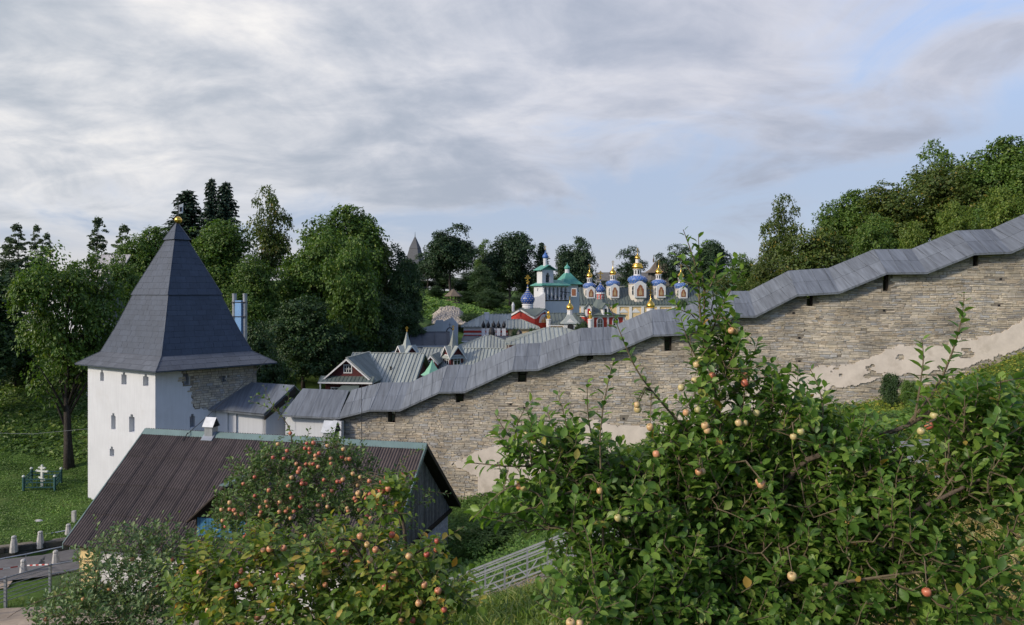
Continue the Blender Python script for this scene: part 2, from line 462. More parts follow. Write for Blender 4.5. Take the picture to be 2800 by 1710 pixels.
M['pale_roof'] = mat('pale_plank_roof', (0.30, 0.29, 0.30), 0.75, 0.15, 1.0, isl=0.12, streak=0.2)
M['skin'] = mat('skin', (0.50, 0.31, 0.22), 0.6, 0.06, 4)
M['shirt'] = mat('white_shirt', (0.80, 0.80, 0.80), 0.85, 0.04, 4)
M['trousers'] = mat('dark_trousers', (0.02, 0.021, 0.026), 0.85, 0.1, 4)
M['hair'] = mat('dark_hair', (0.025, 0.017, 0.012), 0.6, 0.2, 20)
M['wire'] = mat('black_wire', (0.02, 0.02, 0.022), 0.6, 0.1)
def ground_mat():
    m = bpy.data.materials.new('ground_soil_grass'); m.use_nodes = True
    t = NT(m.node_tree); b = t.n['Principled BSDF']
    g = t.n.new('ShaderNodeNewGeometry'); pos = g.outputs['Position']
    n1 = t.noise(pos, 0.35, 6, 0.6); n2 = t.noise(pos, 3.0, 8, 0.7)
    c = t.ramp(n1, [(0.3, (0.045, 0.085, 0.018)), (0.5, (0.07, 0.125, 0.026)), (0.66, (0.10, 0.14, 0.04)), (0.8, (0.14, 0.135, 0.06))])
    c = t.mix(1.0, c, t.ramp(n2, [(0.25, 0.55), (0.75, 1.35)]), 'MULTIPLY')
    t.put(b.inputs['Base Color'], c); b.inputs['Roughness'].default_value = 0.95; b.inputs['Specular IOR Level'].default_value = 0.1
    bp = t.n.new('ShaderNodeBump'); bp.inputs['Strength'].default_value = 0.8; bp.inputs['Distance'].default_value = 0.08
    t.put(bp.inputs['Height'], n2); t.l.new(bp.outputs[0], b.inputs['Normal'])
    return m
M['ground'] = ground_mat()
G = lambda *rows: [(p, c) for p, c in rows]
M['leaf_maple'] = leafmat('maple_leaves', G((0, (0.04, 0.082, 0.014)), (0.5, (0.072, 0.138, 0.022)), (0.85, (0.11, 0.185, 0.03)), (1, (0.165, 0.21, 0.036))))
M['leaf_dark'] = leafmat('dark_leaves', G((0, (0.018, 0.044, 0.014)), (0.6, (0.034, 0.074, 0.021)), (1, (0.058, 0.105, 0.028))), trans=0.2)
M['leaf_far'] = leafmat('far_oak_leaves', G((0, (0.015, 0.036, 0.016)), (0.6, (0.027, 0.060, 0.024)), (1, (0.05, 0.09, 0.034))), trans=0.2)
M['leaf_bright'] = leafmat('bright_leaves', G((0, (0.06, 0.11, 0.014)), (0.5, (0.10, 0.16, 0.02)), (1, (0.17, 0.21, 0.035))))
M['leaf_olive'] = leafmat('olive_leaves', G((0, (0.04, 0.068, 0.014)), (0.5, (0.068, 0.108, 0.02)), (0.93, (0.11, 0.14, 0.03)), (1, (0.24, 0.18, 0.03))))
M['leaf_birch'] = leafmat('birch_leaves', G((0, (0.04, 0.07, 0.03)), (0.6, (0.065, 0.10, 0.045)), (1, (0.10, 0.135, 0.06))))
M['needle'] = leafmat('spruce_needles', G((0, (0.014, 0.034, 0.02)), (1, (0.032, 0.062, 0.032))), trans=0.08)
M['leaf_apple'] = leafmat('apple_leaves', G((0, (0.058, 0.125, 0.022)), (0.5, (0.11, 0.21, 0.036)), (0.85, (0.19, 0.295, 0.055)), (0.99, (0.26, 0.34, 0.08)), (1.0, (0.40, 0.22, 0.05))), trans=0.42, rough=0.45, spec=0.45, big=0.12, bigscale=2.0)
M['leaf_apple2'] = leafmat('ripe_tree_leaves', G((0, (0.07, 0.135, 0.022)), (0.5, (0.135, 0.215, 0.035)), (0.84, (0.23, 0.29, 0.055)), (0.93, (0.38, 0.33, 0.07)), (1.0, (0.55, 0.27, 0.05))), trans=0.40, rough=0.42, spec=0.4, big=0.12, bigscale=1.5)
M['leaf_apple3'] = leafmat('small_apple_leaves', G((0, (0.055, 0.105, 0.03)), (0.6, (0.095, 0.165, 0.045)), (1.0, (0.18, 0.25, 0.075))), trans=0.25, rough=0.45, big=0.12, bigscale=1.5)
M['leaf_grey'] = leafmat('greyish_apple_leaves', G((0, (0.08, 0.14, 0.055)), (0.6, (0.135, 0.21, 0.085)), (0.95, (0.22, 0.28, 0.125)), (1, (0.28, 0.28, 0.10))), trans=0.25, rough=0.5, big=0.12, bigscale=1.5)
M['grass'] = leafmat('grass_blades', G((0, (0.07, 0.12, 0.02)), (0.6, (0.12, 0.18, 0.035)), (1, (0.22, 0.23, 0.07))), trans=0.3)
M['lawn'] = leafmat('lawn_blades', G((0, (0.06, 0.125, 0.016)), (0.6, (0.09, 0.175, 0.024)), (1, (0.14, 0.21, 0.035))), trans=0.25, big=0.35, bigscale=0.6)
M['hay'] = leafmat('dry_grass', G((0, (0.16, 0.15, 0.045)), (0.5, (0.28, 0.22, 0.08)), (1, (0.36, 0.27, 0.12))), trans=0.25)
M['cover_y'] = leafmat('yellow_green_cover', G((0, (0.09, 0.15, 0.018)), (0.6, (0.17, 0.21, 0.025)), (1, (0.28, 0.25, 0.04))), trans=0.3, big=0.4, bigscale=0.5)
M['cover_g'] = leafmat('green_cover', G((0, (0.05, 0.11, 0.016)), (0.6, (0.085, 0.165, 0.026)), (1, (0.13, 0.21, 0.04))), trans=0.3, big=0.3, bigscale=0.5)
def apple_mat(name, stops):
    m = bpy.data.materials.new(name); m.use_nodes = True
    t = NT(m.node_tree); b = t.n['Principled BSDF']
    oi = t.n.new('ShaderNodeObjectInfo'); tc = t.n.new('ShaderNodeTexCoord')
    n1 = t.noise(tc.outputs['Object'], 1.3, 4, 0.6)
    f = t.math('ADD', t.math('MULTIPLY', oi.outputs['Random'], 0.55), t.math('MULTIPLY', n1, 0.75))
    t.put(b.inputs['Base Color'], t.ramp(f, stops)); b.inputs['Roughness'].default_value = 0.38
    return m
M['apple_red'] = apple_mat('red_apple_skin', G((0.3, (0.50, 0.36, 0.15)), (0.55, (0.50, 0.24, 0.12)), (0.78, (0.44, 0.13, 0.075)), (0.95, (0.33, 0.06, 0.045))))
M['apple_pale'] = apple_mat('pale_apple_skin', G((0.3, (0.30, 0.33, 0.11)), (0.6, (0.46, 0.37, 0.17)), (0.88, (0.50, 0.29, 0.14)), (1.0, (0.45, 0.17, 0.08))))
# ---------------------------------------------------------------- terrain
CP = [(0, 0, -1.75), (0, -6, -1.2), (-5, 2, -2.6), (6, 2, -1.7), (4.6, 7, -2.9), (-0.7, 13, -5.8), (-5, 10, -6.2), (-8, 4, -4.5),
      (-0.6, 22, -9.3), (1.5, 22, -8.7), (5, 20, -6.9), (8.8, 15.5, -4.4), (12, 16, -4.0), (16, 14, -3.0), (10, 6, -1.6), (14, 24, -4.6), (-2.4, 24, -10.9),
      (6, 33, -8.3), (14, 33, -6.6), (22, 34, -5.0), (29.5, 41.5, -3.4), (15.4, 44, -7.9), (19.5, 43.2, -7.0), (26, 42.2, -5.3), (24, 37, -5.6), (17, 38, -7.0), (7, 45, -9.9), (0, 47, -12.8), (-3, 47.5, -13.5), (34, 36, -2.6), (38, 26, -1.0),
      (-5, 38, -14.3), (-21, 36, -14.3), (-12, 32, -14.2), (-12, 45, -14.4), (-27, 34, -14.2), (-34, 33, -14.2), (-1, 40, -13.2), (0.9, 34, -11.9), (-4, 30, -12.6),
      (-20, 30, -13.6), (-15, 25, -11.9), (-6, 18, -8.8), (-16, 14, -8.5), (-26, 26, -13.0), (-40, 36, -14.2), (-45, 25, -13),
      (-32, 45, -14.3), (-26, 43, -14.4), (-40, 45, -14.2), (-36, 54, -13.9), (-34.6, 57, -13.7), (-30, 60, -12.8), (-44, 60, -11.8), (-45, 80, -7), (-40, 95, -5), (-60, 70, -8), (-80, 120, -2), (-70, 100, -4), (-95, 150, 0), (-60, 125, -2), (-120, 110, -3), (-23, 55, -14.4),
      (-15, 62, -13.0), (-12, 75, -12.2), (-5, 70, -12.2), (0, 90, -10.6), (6, 75, -9.5), (5, 110, -9.4), (10, 130, -8.4), (15, 150, -7.4), (-30, 75, -9), (-22, 84, -9.5),
      (-35, 90, -5), (-26, 105, -4), (-18, 118, -4.2), (-12, 150, -2.3), (-7, 140, -3.7), (-9, 128, -6.0), (-30, 140, -1.0), (3, 165, -5.0), (12, 170, -5.5),
      (20, 185, -4), (-40, 180, 3), (-10, 200, -1), (0, 240, 0), (40, 200, 0), (80, 200, 4), (-90, 120, 2), (-120, 60, -2),
      (8, 52, -9.0), (16, 54, -7), (25, 52, -4.5), (34, 60, -2.5), (45, 75, 1), (30, 82, -3), (60, 60, 3), (19, 82, -7.0), (30, 115, -4), (60, 120, 3), (90, 80, 7), (50, 45, 0), (60, 20, 2)]
CP = np.array(CP, dtype=float)
def _phi(r2):
    return 0.5 * r2 * np.log(np.maximum(r2, 1e-9))
def _tps():
    n = len(CP); P = CP[:, :2]
    r2 = ((P[:, None] - P[None]) ** 2).sum(-1)
    K = _phi(r2) + np.eye(n) * 6.0
    Q = np.c_[np.ones(n), P]
    A = np.zeros((n + 3, n + 3)); A[:n, :n] = K; A[:n, n:] = Q; A[n:, :n] = Q.T
    return np.linalg.solve(A, np.r_[CP[:, 2], 0, 0, 0])
TW = _tps()
# the stone-lined brook beside the road
CH_A = np.array((-42.0, 33.6)); CH_B = np.array((-22.5, 42.6))
CH_D = (CH_B - CH_A) / np.linalg.norm(CH_B - CH_A); CH_N = np.array((-CH_D[1], CH_D[0]))
def ground_np(x, y, carve=True):
    x = np.asarray(x, float); y = np.asarray(y, float); sh = x.shape
    xf = x.ravel(); yf = y.ravel()
    z = np.empty(len(xf))
    for i in range(0, len(xf), 20000):
        a = xf[i:i + 20000]; b = yf[i:i + 20000]
        r2 = (a[:, None] - CP[None, :, 0]) ** 2 + (b[:, None] - CP[None, :, 1]) ** 2
        z[i:i + 20000] = _phi(r2) @ TW[:len(CP)] + TW[-3] + TW[-2] * a + TW[-1] * b
    z = np.clip(z, -14.6, 16.0)
    far = np.clip((np.hypot(xf, yf - 90) - 170) / 150, 0, 1)
    z = z * (1 - far) + 1.0 * far
    if carve:
        s = (xf - CH_A[0]) * CH_D[0] + (yf - CH_A[1]) * CH_D[1]; d = np.abs((xf - CH_A[0]) * CH_N[0] + (yf - CH_A[1]) * CH_N[1])
        inside = (s > -30) & (s < 23)
        z = np.where(inside, z - 1.9 * np.clip((1.35 - d) / 0.35, 0, 1), z)
    return z.reshape(sh)
def ground(x, y): return float(ground_np(np.array([x]), np.array([y]))[0])

def build_ground():
    xs = np.concatenate([np.linspace(-1600, -150, 14)[:-1], np.linspace(-150, -50, 34)[:-1], np.arange(-50, -20, 0.42), np.arange(-20, 34, 0.75), np.linspace(34, 150, 40), np.linspace(150, 1600, 14)[1:]])
    ys = np.concatenate([np.linspace(-200, -8, 8)[:-1], np.arange(-8, 30, 0.75), np.arange(30, 62, 0.42), np.linspace(62, 260, 110), np.linspace(260, 3000, 16)[1:]])
    X, Y = np.meshgrid(xs, ys); Z = ground_np(X, Y)
    Z = Z + 0.05 * np.sin(X * 1.7 + Y * 0.9) * np.cos(Y * 1.3 - X * 0.4) * (np.abs(X) < 60)
    nx, ny = len(xs), len(ys)
    idx = np.arange(nx * ny).reshape(ny, nx)
    Fc = np.stack([idx[:-1, :-1].ravel(), idx[:-1, 1:].ravel(), idx[1:, 1:].ravel(), idx[1:, :-1].ravel()], 1)
    struct('ground', np_mesh('ground', np.stack([X, Y, Z], -1), Fc, None, True), M['ground'])
build_ground()

def drape(name, A, B, half, off, m, n=60, k=5):
    """a strip laid over the ground from A to B (polyline)"""
    A = [Vector((*p, 0)) for p in A]
    V = []; Fc = []
    pts = []
    for i in range(len(A) - 1):
        for j in range(n): pts.append(A[i].lerp(A[i + 1], j / n))
    pts.append(A[-1])
    for i, p in enumerate(pts):
        d = pts[min(i + 1, len(pts) - 1)] - pts[max(0, i - 1)]; d.normalize(); nn = Vector((-d.y, d.x, 0))
        h = half if not callable(half) else half(i / len(pts))
        for j in range(k):
            q = p + nn * (h * (2 * j / (k - 1) - 1)); V.append((q.x, q.y, 0))
    V = np.array(V); V[:, 2] = ground_np(V[:, 0], V[:, 1], False) + off + B
    for i in range(len(pts) - 1):
        for j in range(k - 1):
            a = i * k + j; Fc.append((a, a + 1, a + k + 1, a + k))
    return struct(name, np_mesh(name, V, Fc, None, True), m)
drape('road', [(-60, 24.0), (-42, 30.5), (-24.5, 38.2), (-20, 42.5)], 0.0, 1.9, 0.10, M['asphalt'])
drape('verge', [(-60, 22.0), (-42, 28.5), (-24.6, 36.0)], 0.0, 1.0, 0.07, M['sand'])
drape('path', [(-34, 25.5), (-22, 30.4), (-15.5, 31.4), (-7, 29.0)], 0.0, 1.7, 0.10, M['sand'])

def build_channel():
    # far and near stone walls of the brook
    for side, nm in ((1, 'brook_wall'), (-1, 'brook_wall')):
        root = thing(nm, 'dark stone lining of the sunken brook, %s side' % ('grassy far' if side > 0 else 'road'), 'retaining wall',
                     (CH_A[0], CH_A[1], -15.8), 'stone brook linings')
        mb = MB(); L = float(np.linalg.norm(CH_B - CH_A))
        a = CH_A + CH_N * side * 1.35; b = CH_B + CH_N * side * 1.35; w = CH_N * side * 0.45
        za = -14.36
        mb.prism([(a[0], a[1], -16.5), (b[0], b[1], -16.5), (b[0], b[1], za), (a[0], a[1], za)], (w[0], w[1], 0))
        part(root, 'coping_core', mb, M['mortar'])
        poly = [(a[0], a[1], -16.2), (b[0], b[1], -16.2), (b[0], b[1], za - 0.02), (a[0], a[1], za - 0.02)]
        if side > 0:
            tiles(root, 'stone', poly, (CH_D[0], CH_D[1], 0), 0.75, 0.33, 0.05, M['brook_stone'], (-CH_N[0] * side, -CH_N[1] * side, 0), stag=0.5, gap=0.03, jit=0.05, wjit=0.3)
build_channel()

# ---------------------------------------------------------------- corner tower
TC = Vector((-23.65, 51.6, 0)); TF = Vector((1.25, -5.6, 0)); TR = Vector((6.95, 0.40, 0))
def tcorner(k, s, z, off=(0, 0, 0)):
    v = (TF, TR, -TF, -TR)[k % 4]          # 0 front, 1 right, 2 back, 3 left
    return TC + v * s + Vector((off[0], off[1], z + off[2]))
def build_tower():
    zb = -14.7; zt = -4.75
    root = thing('corner_tower', 'white plastered corner tower with tall dark pyramid roof and gold ball', 'tower', (TC.x, TC.y, zb))
    SO = (-0.28, 0, 0); S = 0.81
    def bc(k, z):
        s = S + 0.022 * (zt - z) / 9.3
        return tcorner(k, s, z, SO)
    body = MB()
    back = MB()
    # face f from corner a (left end) to corner b, openings given by pixels
    def face(a, b, holes_px, depth, dest):
        A = bc(a, zb); B = bc(b, zb); U = (B - A); w = U.length; U.normalize(); V = Vector((0, 0, 1))
        hs = []
        N = U.cross(V)
        for (x0, x1, y0, y1) in holes_px:
            def hit(px, py):
                d = Vector(((px - 1400) / F, 1, (HY - py) / F)); t = (A - Vector()).dot(N) / d.dot(N)
                p = d * t; return (p - A).dot(U), p.z - zb
            u0, v1 = hit(x0, y0); u1, v0 = hit(x1, y1)
            if u0 > u1: u0, u1 = u1, u0
            hs.append((u0, u1, v0, v1)); cu = (u0 + u1) / 2; hw = (u1 - u0) * 0.22
            if (v1 - v0) > 0.4: hs.append((cu - hw, cu + hw, v1, v1 + 0.16))
        panel(dest, A, U, V, w, zt - zb, hs, depth)
        return A, U, w
    # left (lit) face runs from the left corner to the front corner
    face(3, 0, [(274, 284, 1018, 1043), (332, 346, 1024, 1053), (391, 406, 1029, 1057), (304, 316, 1136, 1176), (353, 368, 1139, 1184), (300, 312, 1227, 1250)], 0.32, body)
    A, U, w = face(0, 1, [(501, 519, 1024, 1052), (606, 619, 1028, 1044), (519, 534, 1140, 1168)], 0.55, body)
    face(1, 2, [], 0.3, body); face(2, 3, [], 0.3, body)
    body.add([bc(k, zt) for k in range(4)], [(0, 1, 2, 3)])
    wall = part(root, 'wall', body, M['white'])
    # bare stone at the top of the right face: stones proud of the plaster's loss
    N = U.cross(Vector((0, 0, 1)))
    def loss(u, z):                        # True where the plaster is gone
        px = 1400 + F * (A + U * u).x / (A + U * u).y
        py = HY - F * z / (A + U * u).y
        edge = 497 + 2.0 * math.sin(z * 9) if py < 1056 else (521 + 3 * math.sin(z * 11) + (py - 1056) * 0.13)
        return px > edge and py < 1118 + 2 * math.sin(u * 8)
    hol = [(501, 519, 1024, 1052), (606, 619, 1028, 1044)]
    backing = MB(); stones = []
    z = -8.6
    while z < zt - 0.02:
        h = random.uniform(0.11, 0.19); u = random.uniform(-0.3, 0)
        while u < w:
            l = random.uniform(0.22, 0.55)
            uc = u + l / 2; zc = z + h / 2
            P = A + U * uc; px = 1400 + F * P.x / P.y; py = HY - F * zc / P.y
            if loss(uc, zc) and uc < w - 0.02 and not any(q[0] - 1 < px < q[1] + 1 and q[2] - 2 < py < q[3] + 1 for q in hol):
                stones.append((max(u, 0), min(u + l, w) - 0.018, z, min(z + h - 0.022, zt)))
            u += l
        z += h
    # back plate of darker mortar, 6 mm proud of the plaster sheet
    zz = -8.6
    while zz < zt:
        us = [k * 0.06 for k in range(int(w / 0.06) + 1) if loss(k * 0.06, zz + 0.04)]
        run = None
        segs = []
        for k in us:
            P = A + U * k; px = 1400 + F * P.x / P.y; py = HY - F * (zz + .04) / P.y
            if any(q[0] < px < q[1] and q[2] < py < q[3] for q in hol): run = None; continue
            if run is None or k - run[1] > 0.09: run = [k, k + 0.06]; segs.append(run)
            else: run[1] = k + 0.06
        for a0, a1 in segs:
            a1 = min(a1, w)
            q = [A + U * a0, A + U * a1]
            backing.prism([(q[0].x, q[0].y, zz), (q[1].x, q[1].y, zz), (q[1].x, q[1].y, zz + 0.08), (q[0].x, q[0].y, zz + 0.08)], -N * (-0.008))
        zz += 0.08
    for m_ in (backing,):
        bp = part(root, 'bare_masonry', m_, M['mortar'], label='bare grey stonework where the plaster has fallen off')
    random.shuffle(stones)
    rest = MB()
    for i, (u0, u1, z0, z1) in enumerate(stones):
        mb = MB() if i < 300 else rest
        pr = random.uniform(0.025, 0.06); j = lambda: random.uniform(0, 0.016)
        q = [(u0, z0), (u1, z0), (u1, z1), (u0, z1)]; r = [(u0 + j(), z0 + j()), (u1 - j(), z0 + j()), (u1 - j(), z1 - j()), (u0 + j(), z1 - j())]
        vs = [A + U * a - Vector((0, 0, zb)) * 0 + N * 0.002 for a, b in q]
        vs = [Vector((v.x, v.y, b)) for v, (a, b) in zip(vs, q)] + [Vector(((A + U * a + N * pr).x, (A + U * a + N * pr).y, b)) for a, b in r]
        mb.add(vs, [(4, 5, 6, 7), (0, 1, 5, 4), (1, 2, 6, 5), (2, 3, 7, 6), (3, 0, 4, 7)])
        if mb is not rest: part(root, 'stone', mb, M['stone'])
    if rest.v: part(root, 'stones', rest, M['stone'], kind='stuff')
    # roof: flared skirt, two long tiers and a cap, each tier lapping the one below
    tiers = [(1.0, -4.99, 0.745, -4.15, 3, 0.62, 0.0), (0.748, -4.15, 0.615, -2.6, 4, 0.62, 0.0), (0.615, -2.6, 0.435, -0.17, 7, 0.62, 0.0),
             (0.452, -0.17, 0.108, 3.70, 9, 0.60, 0.02), (0.135, 3.70, 0.012, 4.88, 2, 0.6, 0.02)]
    core = MB()
    for (s0, z0, s1, z1, rows, wd, o) in tiers:
        vs = [tcorner(k, s0, z0) for k in range(4)] + [tcorner(k, s1, z1) for k in range(4)]
        core.add(vs, [(0, 1, 5, 4), (1, 2, 6, 5), (2, 3, 7, 6), (3, 0, 4, 7), (3, 2, 1, 0), (4, 5, 6, 7)])
    # eave board thickness
    core.add([tcorner(k, 1.0, -5.06) for k in range(4)] + [tcorner(k, 1.0, -4.99) for k in range(4)], [(0, 1, 5, 4), (1, 2, 6, 5), (2, 3, 7, 6), (3, 0, 4, 7), (3, 2, 1, 0)])
    rf = part(root, 'roof', core, M['lead'])
    for ti, (s0, z0, s1, z1, rows, wd, o) in enumerate(tiers):
        for (a, b) in ((3, 0), (0, 1)):
            poly = [tcorner(a, s0, z0), tcorner(b, s0, z0), tcorner(b, s1, z1), tcorner(a, s1, z1)]
            sl_len = ((poly[3] + poly[2]) / 2 - (poly[0] + poly[1]) / 2).length
            tiles(rf, 'roof_plate', poly, poly[1] - poly[0], 0.66 if ti else 0.78, sl_len / rows, 0.014, M['lead'] if ti else M['skirt_lead_skylit'], TF if True else None, stag=0.5, gap=0.012, jit=0.006, tilt=0.35, wjit=0.08)
    # hip ridges
    hip = MB()
    for k in (0, 1, 3):
        for (s0, z0, s1, z1, rows, wd, o) in tiers:
            hip.tube([tcorner(k, s0, z0 + 0.01), tcorner(k, s1, z1 + 0.01)], 0.035, 5)
    part(rf, 'hip_flashing', hip, M['lead'])
    fin = MB().lathe([(0.02, 0), (0.13, 0.03), (0.235, 0.14), (0.26, 0.24), (0.235, 0.34), (0.13, 0.45), (0.03, 0.5)], 16, TC + Vector((0.1, 0, 4.86)))
    part(root, 'finial_ball', fin, M['gold'], True)
    part(root, 'vane_pole', MB().tube([TC + Vector((0.1, 0, 5.3)), TC + Vector((0.1, 0, 6.7))], [0.035, 0.015], 6), M['black_metal'])
    fl = MB()
    b0 = TC + Vector((0.14, 0, 5.55))
    fl.prism([b0, b0 + Vector((0.26, 0.1, 0.05)), b0 + Vector((0.28, 0.1, 0.75)), b0 + Vector((0.0, 0, 0.62))], (0.008, -0.02, 0))
    fv = part(root, 'vane_flag', fl, M['grey_wall'])
    part(fv, 'flag_emblem', MB().prism([b0 + Vector((0.07, 0.0, 0.15)), b0 + Vector((0.2, 0.05, 0.2)), b0 + Vector((0.2, 0.05, 0.5)), b0 + Vector((0.12, 0.02, 0.42)), b0 + Vector((0.07, 0.0, 0.5))], (0.004, -0.03, 0)), M['black_metal'])
build_tower()

# ---------------------------------------------------------------- fortress wall with roofed gallery
P0 = Vector((-9.36, 48.0, 0)); WD = Vector((0.9877, -0.1565, 0)); WN = Vector((-0.1565, -0.9877, 0))
def m_of(px):
    u = (px - 1400) / F
    return (48 * u + 9.36) / (0.9877 + 0.1565 * u)
def wp(m, out=0.0, z=0.0): return P0 + WD * m + WN * out + Vector((0, 0, z))
def mz(px, py):
    m = m_of(px); return m, (HY - py) / F * (48 - 0.1565 * m)
EAVE = [mz(*q) for q in [(925, 1143), (1010, 1122), (1093, 1122), (1200, 1073), (1270, 1072), (1400, 1013), (1470, 1011), (1582, 969), (1670, 966), (1785, 917), (1863, 914), (2014, 865), (2066, 865), (2180, 807), (2295, 800), (2425, 747), (2535, 746), (2665, 694), (2765, 690), (2900, 630), (3010, 628), (3150, 572)]]
def eave_z(m):
    for i in range(len(EAVE) - 1):
        if m <= EAVE[i + 1][0] or i == len(EAVE) - 2:
            t = (m - EAVE[i][0]) / (EAVE[i + 1][0] - EAVE[i][0]); return EAVE[i][1] + t * (EAVE[i + 1][1] - EAVE[i][1])
FACE = -0.62          # wall face sits this far behind the eave line
THICK = 0.9
def base_z(m):
    p = wp(m, FACE); return ground(p.x, p.y)
def build_wall():
    m0 = EAVE[0][0] - 0.15; m1 = EAVE[-1][0]
    root = thing('fortress_wall', 'long rough limestone fortress wall with stepped lead roof climbing the hillside', 'wall', wp(0, FACE, base_z(0)))
    slots = [(m_of(a), m_of(b), d) for a, b, d in [(1052, 1073, 0.95), (1240, 1262, 0.75), (1412, 1436, 0.8), (1604, 1620, 0.5), (1818, 1838, 1.0), (2213, 2230, 0.75), (2424, 2440, 1.0), (2674, 2688, 0.8)]]
    ph = [mz(*q) for q in [(2176, 857), (2192, 926), (2192, 991), (2200, 1052), (2427, 850), (2746, 836), (2751, 763), (1392, 1110), (1550, 1112), (2640, 910), (1430, 1120), (1705, 1150)]]
    def top(m):
        z = eave_z(m) + 0.10
        for a, b, d in slots:
            if a < m < b: return z - d - 0.15
        return z
    # core
    cuts = sorted({m0, m1} | {q[0] for q in EAVE if m0 < q[0] < m1} | {x for s in slots for x in s[:2]} | set(np.arange(m0, m1, 1.5)))
    core = MB()
    for a, b in zip(cuts[:-1], cuts[1:]):
        mid = (a + b) / 2; e = (b - a) * 0.001
        core.prism([wp(a, FACE, base_z(a) - 1.2), wp(b, FACE, base_z(b) - 1.2), wp(b, FACE, top(b - e)), wp(a, FACE, top(a + e))], -WN * THICK)
    part(root, 'core', core, M['mortar'])
    # stones
    rows = []
    z = -15.0
    while z < 4.5:
        h = random.choice((0.065, 0.075, 0.085, 0.095, 0.11, 0.13, 0.16)); m = m0 - random.uniform(0, 0.4)
        while m < m1:
            l = random.uniform(0.16, 0.6) * random.choice((0.7, 1.0, 1.0, 1.5))
            rows.append((m, m + l - random.uniform(0.006, 0.022), z + random.uniform(-0.008, 0.008), z + h - 0.010 + random.uniform(-0.012, 0.006))); m += l
        z += h
    R = np.array(rows); mc = (R[:, 0] + R[:, 1]) / 2; zc = (R[:, 2] + R[:, 3]) / 2
    # courses follow the hill a little
    em = np.array([q[0] for q in EAVE]); ez = np.array([q[1] for q in EAVE])
    tz = np.minimum(np.interp(R[:, 0], em, ez), np.interp(R[:, 1], em, ez)) + 0.06
    pts = P0.x + WD.x * mc + WN.x * FACE, P0.y + WD.y * mc + WN.y * FACE
    gz = ground_np(*pts)
    keep = (R[:, 2] < tz - 0.05) & (zc > gz - 0.15) & (R[:, 0] > m0) & (R[:, 1] < m1)
    for a, b, d in slots: keep &= ~((R[:, 1] > a) & (R[:, 0] < b) & (R[:, 3] > tz - d))
    for a, b in ph: keep &= ~((R[:, 1] > a - 0.09) & (R[:, 0] < a + 0.09) & (R[:, 3] > b - 0.08) & (R[:, 2] < b + 0.08))
    R = R[keep]; tz = tz[keep]; R[:, 3] = np.minimum(R[:, 3], tz)
    n = len(R)
    pr = RNG.uniform(0.012, 0.045, n) ; pr = np.where(RNG.random(n) < 0.06, 0.003, pr)
    J = RNG.uniform(0.002, 0.020, (n, 8)); J2 = RNG.uniform(-0.012, 0.012, (n, 4))
    def pos(mm, o, zz):
        return np.stack([P0.x + WD.x * mm + WN.x * (FACE + o), P0.y + WD.y * mm + WN.y * (FACE + o), zz], -1)
    a, b, c, d = R.T
    # the joints run slightly out of level
    wob = lambda mm: 0.05 * np.sin(mm * 0.55) + 0.025 * np.sin(mm * 1.9 + 1)
    cw = lambda mm, zz: zz + wob(mm)
    V = np.stack([pos(a, 0.0, cw(a, c)), pos(b, 0.0, cw(b, c)), pos(b, 0.0, cw(b, d)), pos(a, 0.0, cw(a, d)),
                  pos(a + J[:, 0], pr + J2[:, 0], cw(a, c) + J[:, 1]), pos(b - J[:, 2], pr + J2[:, 1], cw(b, c) + J[:, 3]), pos(b - J[:, 4], pr + J2[:, 2], cw(b, d) - J[:, 5]), pos(a + J[:, 6], pr + J2[:, 3], cw(a, d) - J[:, 7])], 1)
    Q = np.array([(4, 5, 6, 7), (0, 1, 5, 4), (1, 2, 6, 5), (2, 3, 7, 6), (3, 0, 4, 7)])
    size = (b - a) * (d - c) / np.maximum(pts[1][keep], 1) ** 2
    vis = (a > m_of(960)) & (b < m_of(2790)) & (c > gz[keep] + 0.8)
    order = np.argsort(-(size * vis))
    big = order[:300]; rest = order[300:]
    L = np.array(LOC[root.name])
    for k in big:
        me = np_mesh('stone', V[k] - L, Q, M['stone'])
        o = bpy.data.objects.new('stone', me); col.objects.link(o); o.parent = root
    VV = (V[rest] - L).reshape(-1, 3); FF = (Q[None] + 8 * np.arange(len(rest))[:, None, None]).reshape(-1, 4)
    o = bpy.data.objects.new('stones', np_mesh('stones', VV, FF, M['stone'])); col.objects.link(o); o.parent = root; o['kind'] = 'stuff'
    # putlog holes
    for a, b in ph:
        part(root, 'putlog_hole', MB().prism([wp(a - 0.07, FACE + 0.012, b - 0.06), wp(a + 0.07, FACE + 0.012, b - 0.06), wp(a + 0.07, FACE + 0.012, b + 0.06), wp(a - 0.07, FACE + 0.012, b + 0.06)], WN * 0.004), M['dark'])
    # plaster that still clings to the lower wall
    up = [(1190, 1250), (1216, 1262), (1262, 1252), (1299, 1232), (1352, 1226), (1398, 1218), (1407, 1196), (1424, 1196), (1432, 1230), (1494, 1185), (1555, 1148), (1677, 1161), (1758, 1168), (1880, 1135), (2040, 1086), (2096, 1046), (2207, 1022), (2239, 995), (2339, 995), (2399, 983), (2474, 940), (2538, 951), (2590, 951), (2638, 931), (2709, 911), (2757, 895), (2781, 875), (2800, 879), (2900, 850), (3150, 760)]
    lo = [(1190, 1256), (1207, 1272), (1243, 1292), (1284, 1309), (1300, 1312), (1301, 1363), (1393, 1360), (1500, 1330), (1700, 1280), (1900, 1190), (2024, 1124), (2140, 1118), (2160, 1102), (2247, 1094), (2279, 1070), (2347, 1058), (2379, 1050), (2438, 1036), (2638, 1020), (2677, 1003), (2757, 975), (2800, 955), (2900, 915), (3150, 830)]
    um = np.array([mz(*q) for q in up]); lm = np.array([mz(*q) for q in lo])
    cell = 0.06
    ms = np.arange(m_of(1185), m1 - 0.1, cell); zs = np.arange(-14, 3, cell)
